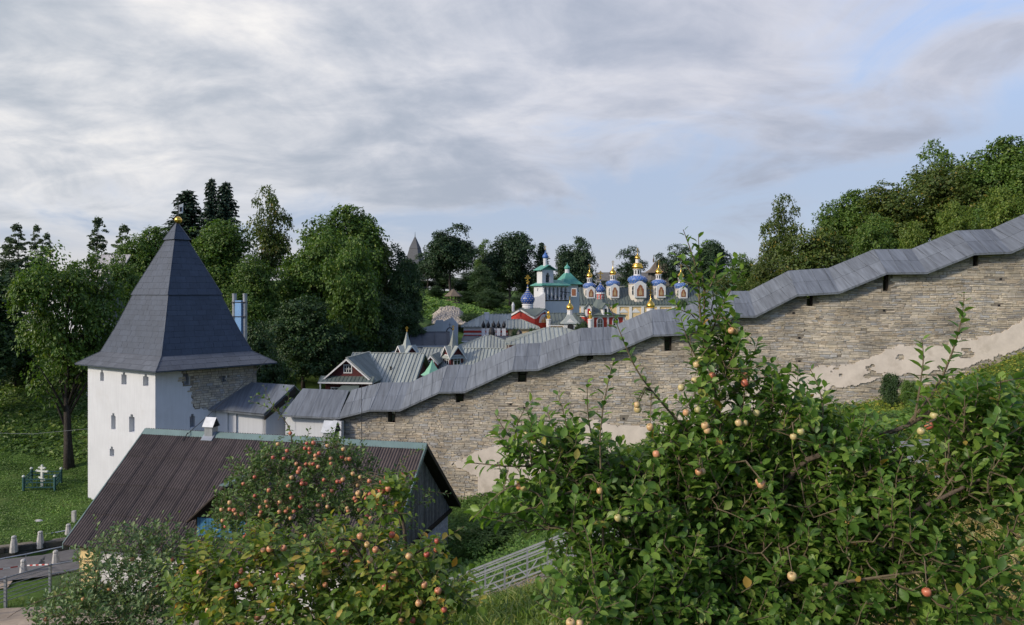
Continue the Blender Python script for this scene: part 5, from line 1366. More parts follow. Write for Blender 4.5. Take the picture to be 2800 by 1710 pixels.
def build_chapels():
    # red chapel with green tent roof
    Y = 112.0
    c = W(1642, 862, Y); fr = Frame((c.x, c.y, 0), 20)
    root = thing('tent_roofed_chapel', 'red chapel with green faceted tent roof, small blue dome and white windows', 'chapel', (c.x, c.y, -9))
    ze = (HY - 864) / F * 109
    part(root, 'wall', MB(fr).box(-2.6, 2.9, -2.4, 2.6, -11, ze), M['red_wall'])
    part(root, 'eave_trim', MB(fr).box(-2.7, 3.0, -2.5, 2.7, ze - 0.25, ze - 0.02), M['trim'])
    for x in (-1.3, 1.3): win(root, fr, x, -2.4, ze - 1.9, 0.8, 1.5, bars=1, arch=True, trim=0.16)
    for x in (-2.5, 0, 2.7): part(root, 'pilaster', MB(fr).box(x - 0.14, x + 0.14, -2.5, -2.4, -11, ze - .25), M['trim'])
    part(root, 'skirt_roof', MB(fr).prism([Vector(p) for p in ((-2.95, -2.75, ze), (3.25, -2.75, ze), (3.25, 2.95, ze), (-2.95, 2.95, ze))], (0, 0, 0.12)), M['dgreen_roof'])
    part(root, 'tent_roof', MB().lathe([(2.75, ze + .1), (1.75, ze + 0.55), (1.45, ze + 1.05), (0.72, ze + 2.45)], 8, (c.x, c.y, 0), rot=0.2), M['dgreen_roof'])
    zt = ze + 2.4
    part(root, 'drum', MB().lathe([(0.72, zt - .1), (0.62, zt), (0.62, zt + 0.85)], 12, (c.x, c.y, 0)), M['red_wall'])
    for q in range(8):
        a = q * math.pi / 4 + .3; f3 = Frame((c.x, c.y, 0), math.degrees(a)); win(root, f3, 0, -0.61, zt + .15, 0.17, 0.5, bars=0, arch=True, trim=0.06, proud=0.03)
    part(root, 'drum_band', MB().lathe([(0.68, zt + .82), (0.72, zt + .95), (0.66, zt + 1.05)], 12, (c.x, c.y, 0)), M['trim'])
    o = onion(root, (c.x, c.y, zt + 1.02), 0.72, 2.1, M['dome_blue'], 16); stars(o, (c.x, c.y, zt + 1.02), [(a * .72, b) for a, b in ONION], 6, 9, 0.07)
    cross(root, (c.x, c.y, zt + 3.05), 1.35, r=0.055)
    # two dormers
    for (px, py, an) in ((1610, 846, 0), (1656, 846, 10)):
        p = W(px, py, 109.5); f4 = Frame((p.x, p.y, 0), an)
        d = part(root, 'dormer', MB(f4).box(-0.42, 0.42, 0, 1.6, p.z - 1.0, p.z + 0.2).prism([Vector((-.42, 0, p.z + .2)), Vector((.42, 0, p.z + .2)), Vector((0, 0, p.z + .75))], (0, 1.6, 0)), M['trim'])
        part(d, 'dormer_roof', MB(f4).prism([Vector((-.62, -.15, p.z + .05)), Vector((0, -.15, p.z + .85)), Vector((.62, -.15, p.z + .05)), Vector((.62, -.15, p.z + .15)), Vector((0, -.15, p.z + .97)), Vector((-.62, -.15, p.z + .15))], (0, 1.9, 0)), M['dgreen_roof'])
        part(d, 'pane', MB(f4).box(-0.2, 0.2, -0.02, 0, p.z - 0.8, p.z + 0.1), M['red_wall'] if an == 0 else M['glass'])
    # long dark green-grey roof running to it
    a = W(1500, 892, 110)
    r2 = thing('refectory', 'refectory with dark grey-green roof between red church and tent-roofed chapel', 'house', (a.x, a.y, -9))
    gable_block(r2, Frame((a.x, a.y, 0), 2), 0.2, 6.9, 0, 7.5, -11, a.z + .3, (HY - 857) / F * 114, M['cream'], M['dgreen_roof'], 'x', over=0.3, panel_w=0.55)
    # small gilt cupola over the porch
    c = W(1559, 892, 108.5)
    r3 = thing('porch_cupola', 'small white porch with green pyramid roof and gilt cupola', 'chapel', (c.x, c.y, -9))
    fr = Frame((c.x, c.y, 0), 0)
    part(r3, 'wall', MB(fr).box(-1.0, 1.0, -0.6, 1.4, -11, c.z + 0.25).prism([Vector((-1.0, -.6, c.z + .25)), Vector((1.0, -.6, c.z + .25)), Vector((0, -.6, c.z + 1.1))], (0, 2.0, 0)), M['trim'])
    part(r3, 'arch', MB(fr).prism([Vector(p) for p in ((-.45, -.62, c.z - 1), (.45, -.62, c.z - 1), (.45, -.62, c.z + .1), (0, -.62, c.z + .55), (-.45, -.62, c.z + .1))], (0, -0.03, 0)), M['black_metal'])
    part(r3, 'roof', MB().lathe([(2.0, 0), (1.05, 0.7), (0.5, 1.35)], 4, (c.x, c.y + .6, c.z + 0.35), rot=math.pi / 4), M['green_roof'])
    zl = c.z + 1.5
    part(r3, 'lantern', MB().lathe([(0.5, 0), (0.42, 0.08), (0.40, 0.85), (0.52, 0.92)], 8, (c.x, c.y + .6, zl)), M['trim'])
    onion(r3, (c.x, c.y + .6, zl + 0.9), 0.55, 1.55, M['gold'], 16); cross(r3, (c.x, c.y + .6, zl + 2.4), 0.5, r=0.03)
    # gilt cupola rising behind the stone wall
    c = W(1779, 852, 104)
    r4 = thing('gilt_cupola', 'gilt onion cupola with cross rising just behind the gallery roof', 'chapel', (c.x, c.y, -9))
    part(r4, 'wall', MB().box(c.x - 1.4, c.x + 1.4, c.y - 1.4, c.y + 1.4, -11, c.z - 0.9), M['trim'])
    part(r4, 'roof', MB().lathe([(2.1, -0.9), (1.1, -0.35), (0.62, 0.0)], 4, c, rot=math.pi / 4), M['dgreen_roof'])
    part(r4, 'lantern', MB().lathe([(0.62, -0.2), (0.55, 0), (0.55, 0.45), (0.66, 0.5)], 10, c), M['trim'])
    onion(r4, c + Vector((0, 0, 0.42)), 0.60, 1.85, M['gold'], 18); cross(r4, c + Vector((0, 0, 2.2)), 1.5, r=0.05)
build_chapels()

def build_background():
    # far towers and walls of the fortress
    def far_tower(px, ptop, peave, hw_px, Y, label):
        c = W(px, 0, Y); c.z = 0; zt = (HY - ptop) / F * Y; ze = (HY - peave) / F * Y; r = hw_px / F * Y
        zb = GR(c.x, c.y)
        root = thing('far_tower', label, 'tower', (c.x, c.y, zb), 'far fortress towers')
        part(root, 'wall', MB().lathe([(r * 1.05, zb), (r * 0.95, ze)], 4, c, rot=0.5), M['grey_wall'])
        part(root, 'roof', MB().lathe([(r * 1.3, ze), (r * 0.98, ze + (zt - ze) * .15), (r * 0.62, ze + (zt - ze) * .55), (r * 0.66, ze + (zt - ze) * .55), (0.05, zt)], 4, c, rot=0.5), M['far_slate'])
        part(root, 'finial', MB().tube([(c.x, c.y, zt - .1), (c.x, c.y, zt + 1.2)], [0.09, 0.03], 6), M['black_metal'])
    far_tower(1135, 646, 722, 27, 205, 'dark pyramid tower roof rising between the distant trees')
    # shingled gatehouse behind the cathedral
    c = W(1800, 0, 185); c.z = 0; fr = Frame((c.x, c.y, 0), 0)
    root = thing('shingled_tower', 'brown hipped tower roof with pointed finial behind the cathedral domes', 'tower', (c.x, c.y, 0), 'far fortress towers')
    ze = (HY - 747) / F * 185; zt = (HY - 716) / F * 185
    part(root, 'wall', MB(fr).box(-2.2, 3.2, -2, 2, GR(c.x, c.y), ze), M['old_roof'])
    part(root, 'roof', MB(fr).add([(-3.2, -3, ze), (4.2, -3, ze), (4.2, 3, ze), (-3.2, 3, ze), (-0.8, 0, zt), (1.8, 0, zt), (-1.9, -1.4, ze + 1), (2.9, -1.4, ze + 1), (2.9, 1.4, ze + 1), (-1.9, 1.4, ze + 1)], [(0, 1, 7, 6), (1, 2, 8, 7), (2, 3, 9, 8), (3, 0, 6, 9), (6, 7, 5, 4), (7, 8, 5), (8, 9, 4, 5), (9, 6, 4), (3, 2, 1, 0)]), M['thatch'])
    part(root, 'finial', MB(fr).lathe([(0.18, 0), (0.22, 0.8), (0.1, 1.0), (0.02, 2.0)], 6, (-1.2, 0, zt - 0.2)), M['thatch'])
    a = W(1630, 0, 190); b = W(1900, 0, 190)
    root = thing('far_wall', 'distant fortress wall with dark roof behind the cathedral', 'wall', (a.x, a.y, 0))
    z1 = (HY - 745) / F * 190; z2 = (HY - 765) / F * 190
    part(root, 'wall', MB().box(a.x, b.x, 190, 191, -3, z2), M['grey_wall'])
    q = [(a.x, 188.5, z2 - .2), (b.x, 188.5, z2 - .2), (b.x, 191, z1), (a.x, 191, z1)]
    rr = part(root, 'roof', MB().prism(q, (0, 0, -0.15)), M['old_roof'])
    tiles(rr, 'roof_panel', q, (1, 0, 0), 1.6, None, 0.03, M['old_roof'], (0, 0, 1), gap=0.03)
    a = W(1135, 762, 205)
    root = thing('far_wall', 'short grey wall length below the distant dark tower', 'wall', (a.x, a.y, 0))
    part(root, 'wall', MB().prism([(a.x - 3, 200, -2), (a.x + 4, 200, -2), (a.x + 4, 200, a.z + 0.6), (a.x - 3, 200, a.z + 0.9)], (0, 1, 0)), M['grey_wall'])
    part(root, 'roof', MB().prism([(a.x - 3, 199, a.z + .7), (a.x + 4, 199, a.z + .4), (a.x + 4, 202, a.z + 1.6), (a.x - 3, 202, a.z + 1.9)], (0, 0, .2)), M['old_roof'])
    # gazebo on the lawn
    c = W(1240, 830, 150); gz = ground(c.x, c.y); c.z = gz
    root = thing('gazebo', 'brown wooden gazebo with six-sided roof on the lawn among trees', 'gazebo', c)
    f = (HY - 800) / F * 150
    for k in range(6):
        a = k * math.pi / 3 + .3; p = c + Vector((math.cos(a) * 1.35, math.sin(a) * 1.35, 0)); n = c + Vector((math.cos(a + math.pi / 3) * 1.35, math.sin(a + math.pi / 3) * 1.35, 0))
        part(root, 'post', MB().bar(p + Vector((0, 0, -.5)), p + Vector((0, 0, 1.6)), 0.14), M['wood_dark'])
        part(root, 'rail', MB().bar(p + Vector((0, 0, .75)), n + Vector((0, 0, .75)), 0.08, 0.14).bar(p + Vector((0, 0, .2)), n + Vector((0, 0, .2)), 0.06, 0.3), M['thatch'])
    part(root, 'roof', MB().lathe([(1.95, 1.5), (1.9, 1.58), (0.1, 3.0)], 6, c, rot=.3), M['thatch'])
    part(root, 'finial', MB().tube([c + Vector((0, 0, 2.9)), c + Vector((0, 0, 3.6))], 0.05, 5), M['wood_dark'])
    # rubble slope
    V = []; Fc = []
    rr = np.random.default_rng(3)
    base = np.array([(0, 1, 2), (0, 2, 3), (0, 3, 4), (0, 4, 1), (5, 2, 1), (5, 3, 2), (5, 4, 3), (5, 1, 4)])
    octa = np.array([(0, 0, 1), (1, 0, 0), (0, 1, 0), (-1, 0, 0), (0, -1, 0), (0, 0, -1)], float)
    for i in range(1500):
        px = rr.uniform(1186, 1272); t = rr.random()
        top = np.interp(px, [1186, 1205, 1235, 1255, 1272], [860, 842, 838, 846, 868]); py = top + (888 - top) * t
        Yd = 131 - 11 * t
        p = W(px, py, Yd); s = rr.uniform(0.12, 0.30)
        v = octa * s * rr.uniform(0.7, 1.3, (6, 3)) + np.array(p); Fc.append(base + len(V) * 6); V.append(v)
    struct('rubble_slope', np_mesh('rubble_slope', np.concatenate(V), np.concatenate(Fc), None), M['rock'], 'stuff', 'loose pale rubble slope below the lawn')
    mb = MB()
    pts = []
    for t in (0, 1):
        for px in (1180, 1205, 1235, 1255, 1276):
            top = np.interp(px, [1186, 1205, 1235, 1255, 1272], [860, 842, 838, 846, 868]); p = W(px, top + (892 - top) * t, 131 - 11 * t); pts.append(p + Vector((0, 0.25, -0.05)))
    mb.add(pts, [(i, i + 1, i + 6, i + 5) for i in range(4)])
    struct('rubble_bank', mb, M['rock'])
    # boiler flues behind the tower
    p = W(655, 930, 66)
    root = thing('boiler_flue_stack', 'pale blue boiler duct with two steel flue pipes behind the tower roof', 'chimney', (p.x, p.y, -13))
    zt = (HY - 822) / F * 66
    part(root, 'duct', MB().box(p.x - 0.30, p.x + 0.24, p.y - 0.3, p.y + 0.3, -13.5, zt), M['blue_panel'])
    for px in (641, 670):
        q = W(px, 803, 66); o = part(root, 'flue_pipe', MB().lathe([(0.19, -14 - q.z), (0.19, 0)], 14, q), M['galv'], False)
        for k in range(5): part(o, 'pipe_collar', MB().lathe([(0.205, 0), (0.205, 0.09)], 14, (q.x, q.y, q.z - 0.1 - 0.95 * k)), M['galv'])
    for z in (zt - .2, zt - 1.5): part(root, 'strap', MB().box(p.x - 0.7, p.x + 0.7, p.y - 0.32, p.y - 0.26, z, z + 0.08), M['black_metal'])
    # far-left fortress wall climbing the hill behind the trees
    root = thing('hill_wall', 'pale fortress wall with stepped plank roof behind the left trees', 'wall', (-48, 84, -10))
    prev = None
    for i, (xa, ya, zr_, xb, yb) in enumerate(((-62.0, 88, 0.6, -56.0, 87), (-56.0, 87, 2.0, -51.8, 86), (-51.8, 86, 2.9, -48.2, 85.2), (-48.2, 85, 4.4, -44.6, 84))):
        w = Vector((0.17, 1, 0)).normalized() * 0.8
        part(root, 'wall', MB().prism([(xa, ya, -12), (xb, yb, -12), (xb, yb, zr_ - 1.9), (xa, ya, zr_ - 1.9)], w), M['white'])
        q = [(xa - .2, ya - .9, zr_ - 2.1), (xb + .2, yb - .9, zr_ - 2.1), (xb + .2, yb + 1.2, zr_), (xa - .2, ya + 1.2, zr_)]
        r = part(root, 'roof', MB().prism(q, (0, 0, -0.12)), M['pale_roof'])
        tiles(r, 'roof_plank', q, (1, -0.17, 0), 0.42, None, 0.03, M['pale_roof'], (0, -0.2, 1), gap=0.02, jit=0.01)
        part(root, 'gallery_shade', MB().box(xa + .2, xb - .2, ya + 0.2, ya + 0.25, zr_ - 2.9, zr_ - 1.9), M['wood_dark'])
    # small blue-roofed turret in front of it
    c = W(290, 930, 70)
    root = thing('blue_roofed_shed', 'bluish shed with dark pointed roof half hidden by the left tree', 'shed', (c.x, c.y, -12))
    part(root, 'wall', MB().box(c.x - 1.3, c.x + 1.3, c.y - 1, c.y + 1.5, -13.5, -2.4), M['grey_wall'])
    part(root, 'roof', MB().lathe([(2.2, -2.5), (1.9, -2.1), (0.1, 1.4)], 4, (c.x, c.y + .2, 0), rot=.8), M['slate'])
build_background()
# ---------------------------------------------------------------- foliage
LO_V = np.array([(0, 0, 0), (0.5, 0.33, 0.09), (1.0, 0, -0.06), (0.5, -0.33, 0.09)]); LO_F = np.array([(0, 1, 2), (0, 2, 3)])
_t = [0, .25, .5, .75, 1.0]; _w = [.19, .26, .19]
HI_V = np.array([(t, 0, -0.22 * t * t) for t in _t] + [(t, s * w, -0.22 * t * t + 0.085) for s in (1, -1) for t, w in zip(_t[1:4], _w)])
HI_F = np.array([(0, 1, 5), (1, 2, 6), (1, 6, 5), (2, 3, 7), (2, 7, 6), (3, 4, 7), (0, 8, 1), (1, 8, 9), (1, 9, 2), (2, 9, 10), (2, 10, 3), (3, 10, 4)])
def norm(a): return a / np.maximum(np.linalg.norm(a, axis=-1, keepdims=True), 1e-9)
def leaf_arrays(P, D, N, L, wid=1.0, hi=False):
    """leaves at P growing along D with upper side N"""
    T, Fq = (HI_V, HI_F) if hi else (LO_V, LO_F)
    D = norm(D); S = norm(np.cross(N, D)); N = np.cross(D, S)
    L = np.broadcast_to(np.asarray(L, float), (len(P),))[:, None, None]
    V = P[:, None] + L * (D[:, None] * T[None, :, :1] + S[:, None] * T[None, :, 1:2] * wid + N[:, None] * T[None, :, 2:3])
    return V.reshape(-1, 3), (Fq[None] + len(T) * np.arange(len(P))[:, None, None]).reshape(-1, 3)

def crown_mesh(seed, n, leaf, nclump, zlo, wide, m, profile='round', clump=(0.09, 0.17), fill=0.5, spr=(1.3, 2.6), hang=0.0):
    r = np.random.default_rng(seed)
    C = []
    while len(C) < nclump:
        p = r.uniform(-1, 1, 3); q = np.linalg.norm(p)
        if q > 1 or q < fill: continue
        if profile == 'birch':
            t_ = r.random(); a_ = r.uniform(0, 6.283); q_ = math.sqrt(r.random()) * (math.sin(math.pi * min(1, t_ * 0.9 + 0.1)) ** 0.7) * (1 - 0.45 * t_)
            p = np.array((math.cos(a_) * q_, math.sin(a_) * q_, 2 * t_ - 1))
        if profile == 'cone': p[:2] *= np.clip(1.1 - (p[2] + 1) / 2, 0.1, 1)
        if profile == 'vase': p[:2] *= 0.55 + 0.45 * (p[2] + 1) / 2
        if profile == 'skirt': p[:2] *= 1.05 - 0.35 * (p[2] + 1) / 2
        C.append(p)
    C = np.array(C) * (r.uniform(0.74, 1.16, (nclump, 1)) if profile != 'birch' else 1.0)
    cz = (zlo + 1) / 2; hz = (1 - zlo) / 2
    R = r.uniform(clump[0], clump[1], nclump) * r.choice((0.75, 1.0, 1.15), nclump)
    if profile == 'birch': R *= 1.15 - 0.75 * (C[:, 2] + 1) / 2
    k = 1 - R.mean() / hz * 0.9; kw = 1 - R.mean() / (wide / 2) * 0.9
    C = np.stack([C[:, 0] * wide / 2 * kw, C[:, 1] * wide / 2 * kw, cz + C[:, 2] * hz * k], 1)
    # boughs carry flat leafy sprays; leaves of a spray share its tilt, so light and dark alternate
    per = 26; ns = n // per
    w = R ** 2; ib = r.choice(nclump, ns, p=w / w.sum())
    d = norm(r.normal(size=(ns, 3)) + np.array((0, 0, 0.30)))
    SP = C[ib] + d * (R[ib] * r.uniform(0.55, 1.12, ns))[:, None] * np.array((1.1, 1.1, 0.8))
    SN = norm(d * 0.75 + np.array((0, 0, 0.75)) + r.normal(scale=0.25, size=(ns, 3)))
    sr = leaf * r.uniform(spr[0], spr[1], ns)
    idx = np.repeat(np.arange(ns), per); n = len(idx)
    q = r.normal(size=(n, 3)); q -= SN[idx] * (q * SN[idx]).sum(1, keepdims=True); q = norm(q)
    rr_ = np.sqrt(r.random(n)) * sr[idx]
    P = SP[idx] + q * rr_[:, None] + SN[idx] * (r.normal(scale=0.22, size=n) * sr[idx] - 0.25 * rr_ ** 2 / sr[idx])[:, None]
    N = norm(SN[idx] + r.normal(scale=0.38, size=(n, 3)))
    D = norm(q + r.normal(scale=0.5, size=(n, 3)) + np.array((0, 0, -0.25 - hang)))
    V, Fq = leaf_arrays(P, D, N, leaf * r.uniform(0.6, 1.35, n))
    return np_mesh('crown', V, Fq, m), C
def trunk_mesh(seed, C, ztop, rad, m, nl=16):
    r = random.Random(seed); mb = MB()
    pts = [Vector((0, 0, -0.03))]; x = y = 0.0
    for i in range(1, 7):
        x += r.uniform(-.012, .012); y += r.uniform(-.012, .012); pts.append(Vector((x, y, ztop * i / 6)))
    mb.tube(pts, [rad * (1.35 if i == 0 else 1 - 0.85 * i / 6) for i in range(7)], 8)
    for c in r.sample(list(map(tuple, C)), min(nl, len(C))):
        c = Vector(c); z = max(0.12, min(ztop * 0.9, c.z - 0.12 - 0.5 * math.hypot(c.x, c.y)))
        k = z / ztop * 6; i = min(5, int(k)); a = pts[i].lerp(pts[i + 1], k - i)
        mid = a.lerp(c, 0.5) + Vector((r.uniform(-.02, .02), r.uniform(-.02, .02), 0.03))
        r0 = rad * 0.42 * (1 - z)
        mb.tube([a, mid, c], [r0, r0 * .6, r0 * .2], 5)
    me = mb.mesh('trunk', None, True); me.materials.append(m); return me
KINDS = {}
def kind(key, **kw):
    tr = kw.pop('tr', 0.7); rad = kw.pop('rad', 0.018); bark = kw.pop('bark', M['bark']); nl = kw.pop('nl', 16); mats = kw.pop('mats')
    cm, C = crown_mesh(m=mats[0], **kw)
    tm = trunk_mesh(kw['seed'], C, tr, rad, bark, nl)
    KINDS[key] = (cm, tm, kw['wide'])
    for j, mm in enumerate(mats[1:]):
        c2 = cm.copy(); c2.materials.clear(); c2.materials.append(mm); KINDS[key + str(j + 1)] = (c2, tm, kw['wide'])
kind('round_a', seed=11, n=30000, leaf=0.022, nclump=52, zlo=0.16, wide=0.62, mats=[M['leaf_maple'], M['leaf_dark'], M['leaf_olive'], M['leaf_bright']])
kind('round_b', seed=12, n=30000, leaf=0.022, nclump=46, zlo=0.12, wide=0.66, mats=[M['leaf_maple'], M['leaf_dark'], M['leaf_far'], M['leaf_bright']], clump=(0.09, 0.19))
kind('bushy', seed=13, n=30000, leaf=0.023, nclump=56, zlo=0.0, wide=0.85, mats=[M['leaf_maple'], M['leaf_dark'], M['leaf_olive'], M['leaf_bright']], profile='skirt')
kind('oak', seed=14, n=26000, leaf=0.024, nclump=58, zlo=0.2, wide=0.74, mats=[M['leaf_far'], M['leaf_dark'], M['leaf_maple']], clump=(0.08, 0.15), fill=0.35)
kind('oak_b', seed=21, n=26000, leaf=0.024, nclump=64, zlo=0.15, wide=0.70, mats=[M['leaf_far'], M['leaf_dark'], M['leaf_maple']], clump=(0.08, 0.14), fill=0.3)
kind('airy', seed=15, n=9500, leaf=0.022, nclump=46, zlo=0.22, wide=0.62, mats=[M['leaf_maple'], M['leaf_far'], M['leaf_olive']], clump=(0.05, 0.10), fill=0.25, nl=34, profile='vase')
kind('airy_b', seed=16, n=9000, leaf=0.022, nclump=40, zlo=0.3, wide=0.7, mats=[M['leaf_far'], M['leaf_maple']], clump=(0.05, 0.095), fill=0.3, nl=34)
kind('birch', seed=17, n=12000, leaf=0.017, nclump=150, zlo=0.12, wide=0.32, mats=[M['leaf_birch']], clump=(0.02, 0.045), fill=0.0, profile='birch', rad=0.010, nl=40, spr=(0.5, 1.1), hang=0.9)
kind('maple_near', seed=18, n=25000, leaf=0.0175, nclump=58, zlo=0.20, wide=0.72, mats=[M['leaf_maple'], M['leaf_olive'], M['leaf_dark']], clump=(0.055, 0.11), fill=0.42, nl=40, rad=0.026)
kind('shrub', seed=19, n=9000, leaf=0.045, nclump=34, zlo=0.0, wide=1.15, mats=[M['leaf_dark'], M['cover_g'], M['leaf_bright'], M['leaf_maple']], clump=(0.15, 0.26), tr=0.5, nl=8)
def spruce(seed):
    r = np.random.default_rng(seed); P = []; D = []; N = []; L = []; mb = MB()
    mb.tube([(0, 0, -0.03), (0, 0, 0.99)], [0.016, 0.002], 6)
    z = 0.06
    while z < 0.985:
        R = 0.19 * (1 - z) ** 0.85 + 0.006; nb = int(7 + 6 * (1 - z)); o = r.uniform(0, 6)
        for k in range(nb):
            a = o + 2 * math.pi * k / nb + r.uniform(-.2, .2); rr = R * r.uniform(.6, 1.25)
            tip = np.array((math.cos(a) * rr, math.sin(a) * rr, -rr * 0.30))
            mb.tube([(0, 0, z), (tip[0] * .5, tip[1] * .5, z + tip[2] * .35), (tip[0], tip[1], z + tip[2])], [.0025, .0018, .0006], 3, False)
            n = max(4, int(rr / 0.0055))
            for t in np.linspace(.12, 1, n):
                b = np.array((tip[0] * t, tip[1] * t, z + tip[2] * (1.6 * t - 0.6 * t ** 3)))
                for s in (-1, 0, 1):
                    d = norm(tip + np.cross(tip, (0, 0, 1)) * s * 1.0 + np.array((0, 0, -0.02)) + r.normal(scale=.015, size=3))
                    P.append(b + r.normal(scale=.003, size=3)); D.append(d + np.array((0, 0, -.35))); N.append((r.normal(scale=.4), r.normal(scale=.4), 1)); L.append(0.020 * r.uniform(.6, 1.4))
        z += 0.020 + 0.012 * (1 - z)
    V, Fq = leaf_arrays(np.array(P), np.array(D), np.array(N), np.array(L), 0.8)
    tm = mb.mesh('trunk'); tm.materials.append(M['bark'])
    KINDS['spruce'] = (np_mesh('crown', V, Fq, M['needle']), tm, 0.38)
spruce(5)

def tree(k, px, ptop, wpx, Y, label, name='broadleaf_tree', group='trees on the far side of the valley', rot=None, cat='tree', z0=None, hmin=3.0):
    cm, tm, wide = KINDS[k]
    p = W(px, ptop, Y); zb = ground(p.x, p.y) - 0.15 if z0 is None else z0
    h = max(hmin, p.z - zb); w = wpx / F * Y
    o = thing(name, label, cat, (p.x, p.y, zb), group)
    o.rotation_euler.z = random.uniform(0, 6.28) if rot is None else rot
    o.scale = (w / wide, w / wide, h)
    for nm, me in (('trunk', tm), ('crown', cm)):
        c = bpy.data.objects.new(nm, me); col.objects.link(c); c.parent = o
    return o
GL = 'trees on the left valley side'; GC = 'trees in the wood behind the tower'; GB = 'far trees beyond the monastery'; GRt = 'trees on the hill behind the stone wall'
tree('maple_near', 190, 636, 330, 57, 'big maple with dark trunk standing left of the white tower', 'maple_tree', GL, rot=0.6)
tree('round_a1', -50, 705, 330, 64, 'dark maple cut by the left edge of the view', 'maple_tree', GL)
tree('bushy1', 40, 900, 200, 70, 'low dark bushy tree under the leftmost maple', 'maple_tree', GL)
tree('bushy', 330, 690, 190, 76, 'bushy maple between the hill wall and the tower roof', 'maple_tree', GL)
tree('round_a1', 140, 760, 200, 92, 'dark tree in front of the pale hill wall', 'maple_tree', GL)
for px, pt, w, Y, lb in ((45, 602, 60, 120, 'leftmost of the slim birches on the skyline'), (22, 640, 40, 122, 'short birch stub at the far left skyline'), (100, 606, 44, 125, 'pale slender birch second from the left skyline'), (128, 628, 40, 123, 'thin pale birch right of the slender one'), (270, 582, 58, 118, 'tall birch rising alone above the hill wall'), (340, 604, 62, 118, 'birch on the skyline nearest the tower roof')):
    tree('birch', px, pt, w * 1.7, Y, lb, 'birch_tree', 'slim birches on the left skyline')
# wood behind the tower
tree('spruce', 512, 515, 280, 108, 'dark broad spruce left of the twin spruces', 'spruce_tree', 'spruces above the wood')
tree('spruce', 578, 482, 150, 106, 'taller left one of the twin spruces on the skyline', 'spruce_tree', 'spruces above the wood')
tree('spruce', 617, 492, 200, 106, 'right one of the twin spruces on the skyline', 'spruce_tree', 'spruces above the wood')
tree('round_b', 420, 600, 190, 98, 'rounded maple left of the tower roof tip', 'maple_tree', GC)
tree('round_a', 590, 580, 210, 90, 'broad green maple right of the tower roof tip', 'maple_tree', GC)
tree('airy2', 735, 498, 150, 96, 'tall thin-crowned maple with yellowing top', 'maple_tree', GC)
tree('round_b', 940, 535, 240, 97, 'largest rounded maple crown in the middle wood', 'maple_tree', GC)
tree('round_a2', 1010, 570, 130, 101, 'maple on the right shoulder of the largest crown', 'maple_tree', GC)
tree('round_a', 860, 610, 210, 88, 'maple crown in front of the largest one', 'maple_tree', GC)
tree('bushy', 700, 690, 210, 82, 'leafy maple behind the steel flues', 'maple_tree', GC)
tree('bushy', 960, 640, 220, 84, 'leafy maple low in the middle wood', 'maple_tree', GC)
tree('airy1', 1085, 660, 130, 104, 'loose dark tree left of the distant tower roof', 'maple_tree', GC)
tree('round_b1', 1110, 690, 110, 99, 'dark tree at the right end of the wood', 'maple_tree', GC)
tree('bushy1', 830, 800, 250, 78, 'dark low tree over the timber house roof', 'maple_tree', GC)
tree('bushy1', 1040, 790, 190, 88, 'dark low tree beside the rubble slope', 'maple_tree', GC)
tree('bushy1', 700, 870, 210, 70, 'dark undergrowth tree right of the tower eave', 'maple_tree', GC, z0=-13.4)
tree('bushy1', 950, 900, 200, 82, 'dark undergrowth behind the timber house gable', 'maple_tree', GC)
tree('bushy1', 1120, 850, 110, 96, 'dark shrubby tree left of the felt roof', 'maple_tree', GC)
# beyond the monastery
tree('oak', 1232, 608, 165, 172, 'broad dark oak right of the distant tower', 'oak_tree', GB)
tree('oak_b', 1395, 622, 150, 178, 'tall dark oak left of the belfry', 'oak_tree', GB)
tree('airy', 1325, 650, 90, 188, 'thin tree between the two dark oaks', 'oak_tree', GB)
tree('spruce', 1481, 660, 110, 176, 'small spruce rising left of the belfry spire', 'spruce_tree', GB)
tree('oak', 1575, 642, 130, 172, 'round oak between belfry and cathedral domes', 'oak_tree', GB)
tree('airy_b', 1722, 670, 105, 168, 'gnarled open oak behind the middle cathedral dome', 'oak_tree', GB, rot=2)
tree('airy_b', 1852, 664, 120, 172, 'open oak behind the right cathedral domes', 'oak_tree', GB, rot=4)
tree('oak_b', 1945, 645, 115, 165, 'dense oak behind the tallest apple shoot', 'oak_tree', GB)
tree('oak', 1170, 690, 100, 190, 'dark oak below the distant tower roof', 'oak_tree', GB)
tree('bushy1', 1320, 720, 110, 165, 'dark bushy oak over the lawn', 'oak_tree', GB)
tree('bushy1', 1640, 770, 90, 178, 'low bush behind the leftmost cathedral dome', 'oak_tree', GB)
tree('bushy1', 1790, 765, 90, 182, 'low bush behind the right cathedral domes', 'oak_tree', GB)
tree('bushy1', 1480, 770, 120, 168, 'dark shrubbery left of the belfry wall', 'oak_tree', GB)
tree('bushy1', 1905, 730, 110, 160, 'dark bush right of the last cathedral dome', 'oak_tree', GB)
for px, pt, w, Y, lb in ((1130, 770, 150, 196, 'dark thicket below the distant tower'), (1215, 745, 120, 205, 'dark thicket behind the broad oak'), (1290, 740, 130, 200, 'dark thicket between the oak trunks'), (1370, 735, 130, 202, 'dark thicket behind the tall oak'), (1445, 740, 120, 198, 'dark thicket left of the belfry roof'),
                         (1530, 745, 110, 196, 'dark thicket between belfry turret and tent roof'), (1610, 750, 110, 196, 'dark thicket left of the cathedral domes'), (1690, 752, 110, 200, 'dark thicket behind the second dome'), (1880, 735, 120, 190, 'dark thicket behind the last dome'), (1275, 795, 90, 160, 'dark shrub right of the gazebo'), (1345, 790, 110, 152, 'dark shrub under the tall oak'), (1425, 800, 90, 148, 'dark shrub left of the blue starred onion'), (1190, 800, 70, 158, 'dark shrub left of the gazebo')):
    tree('bushy1', px, pt, w, Y, lb, 'thicket', GB, cat='bush')
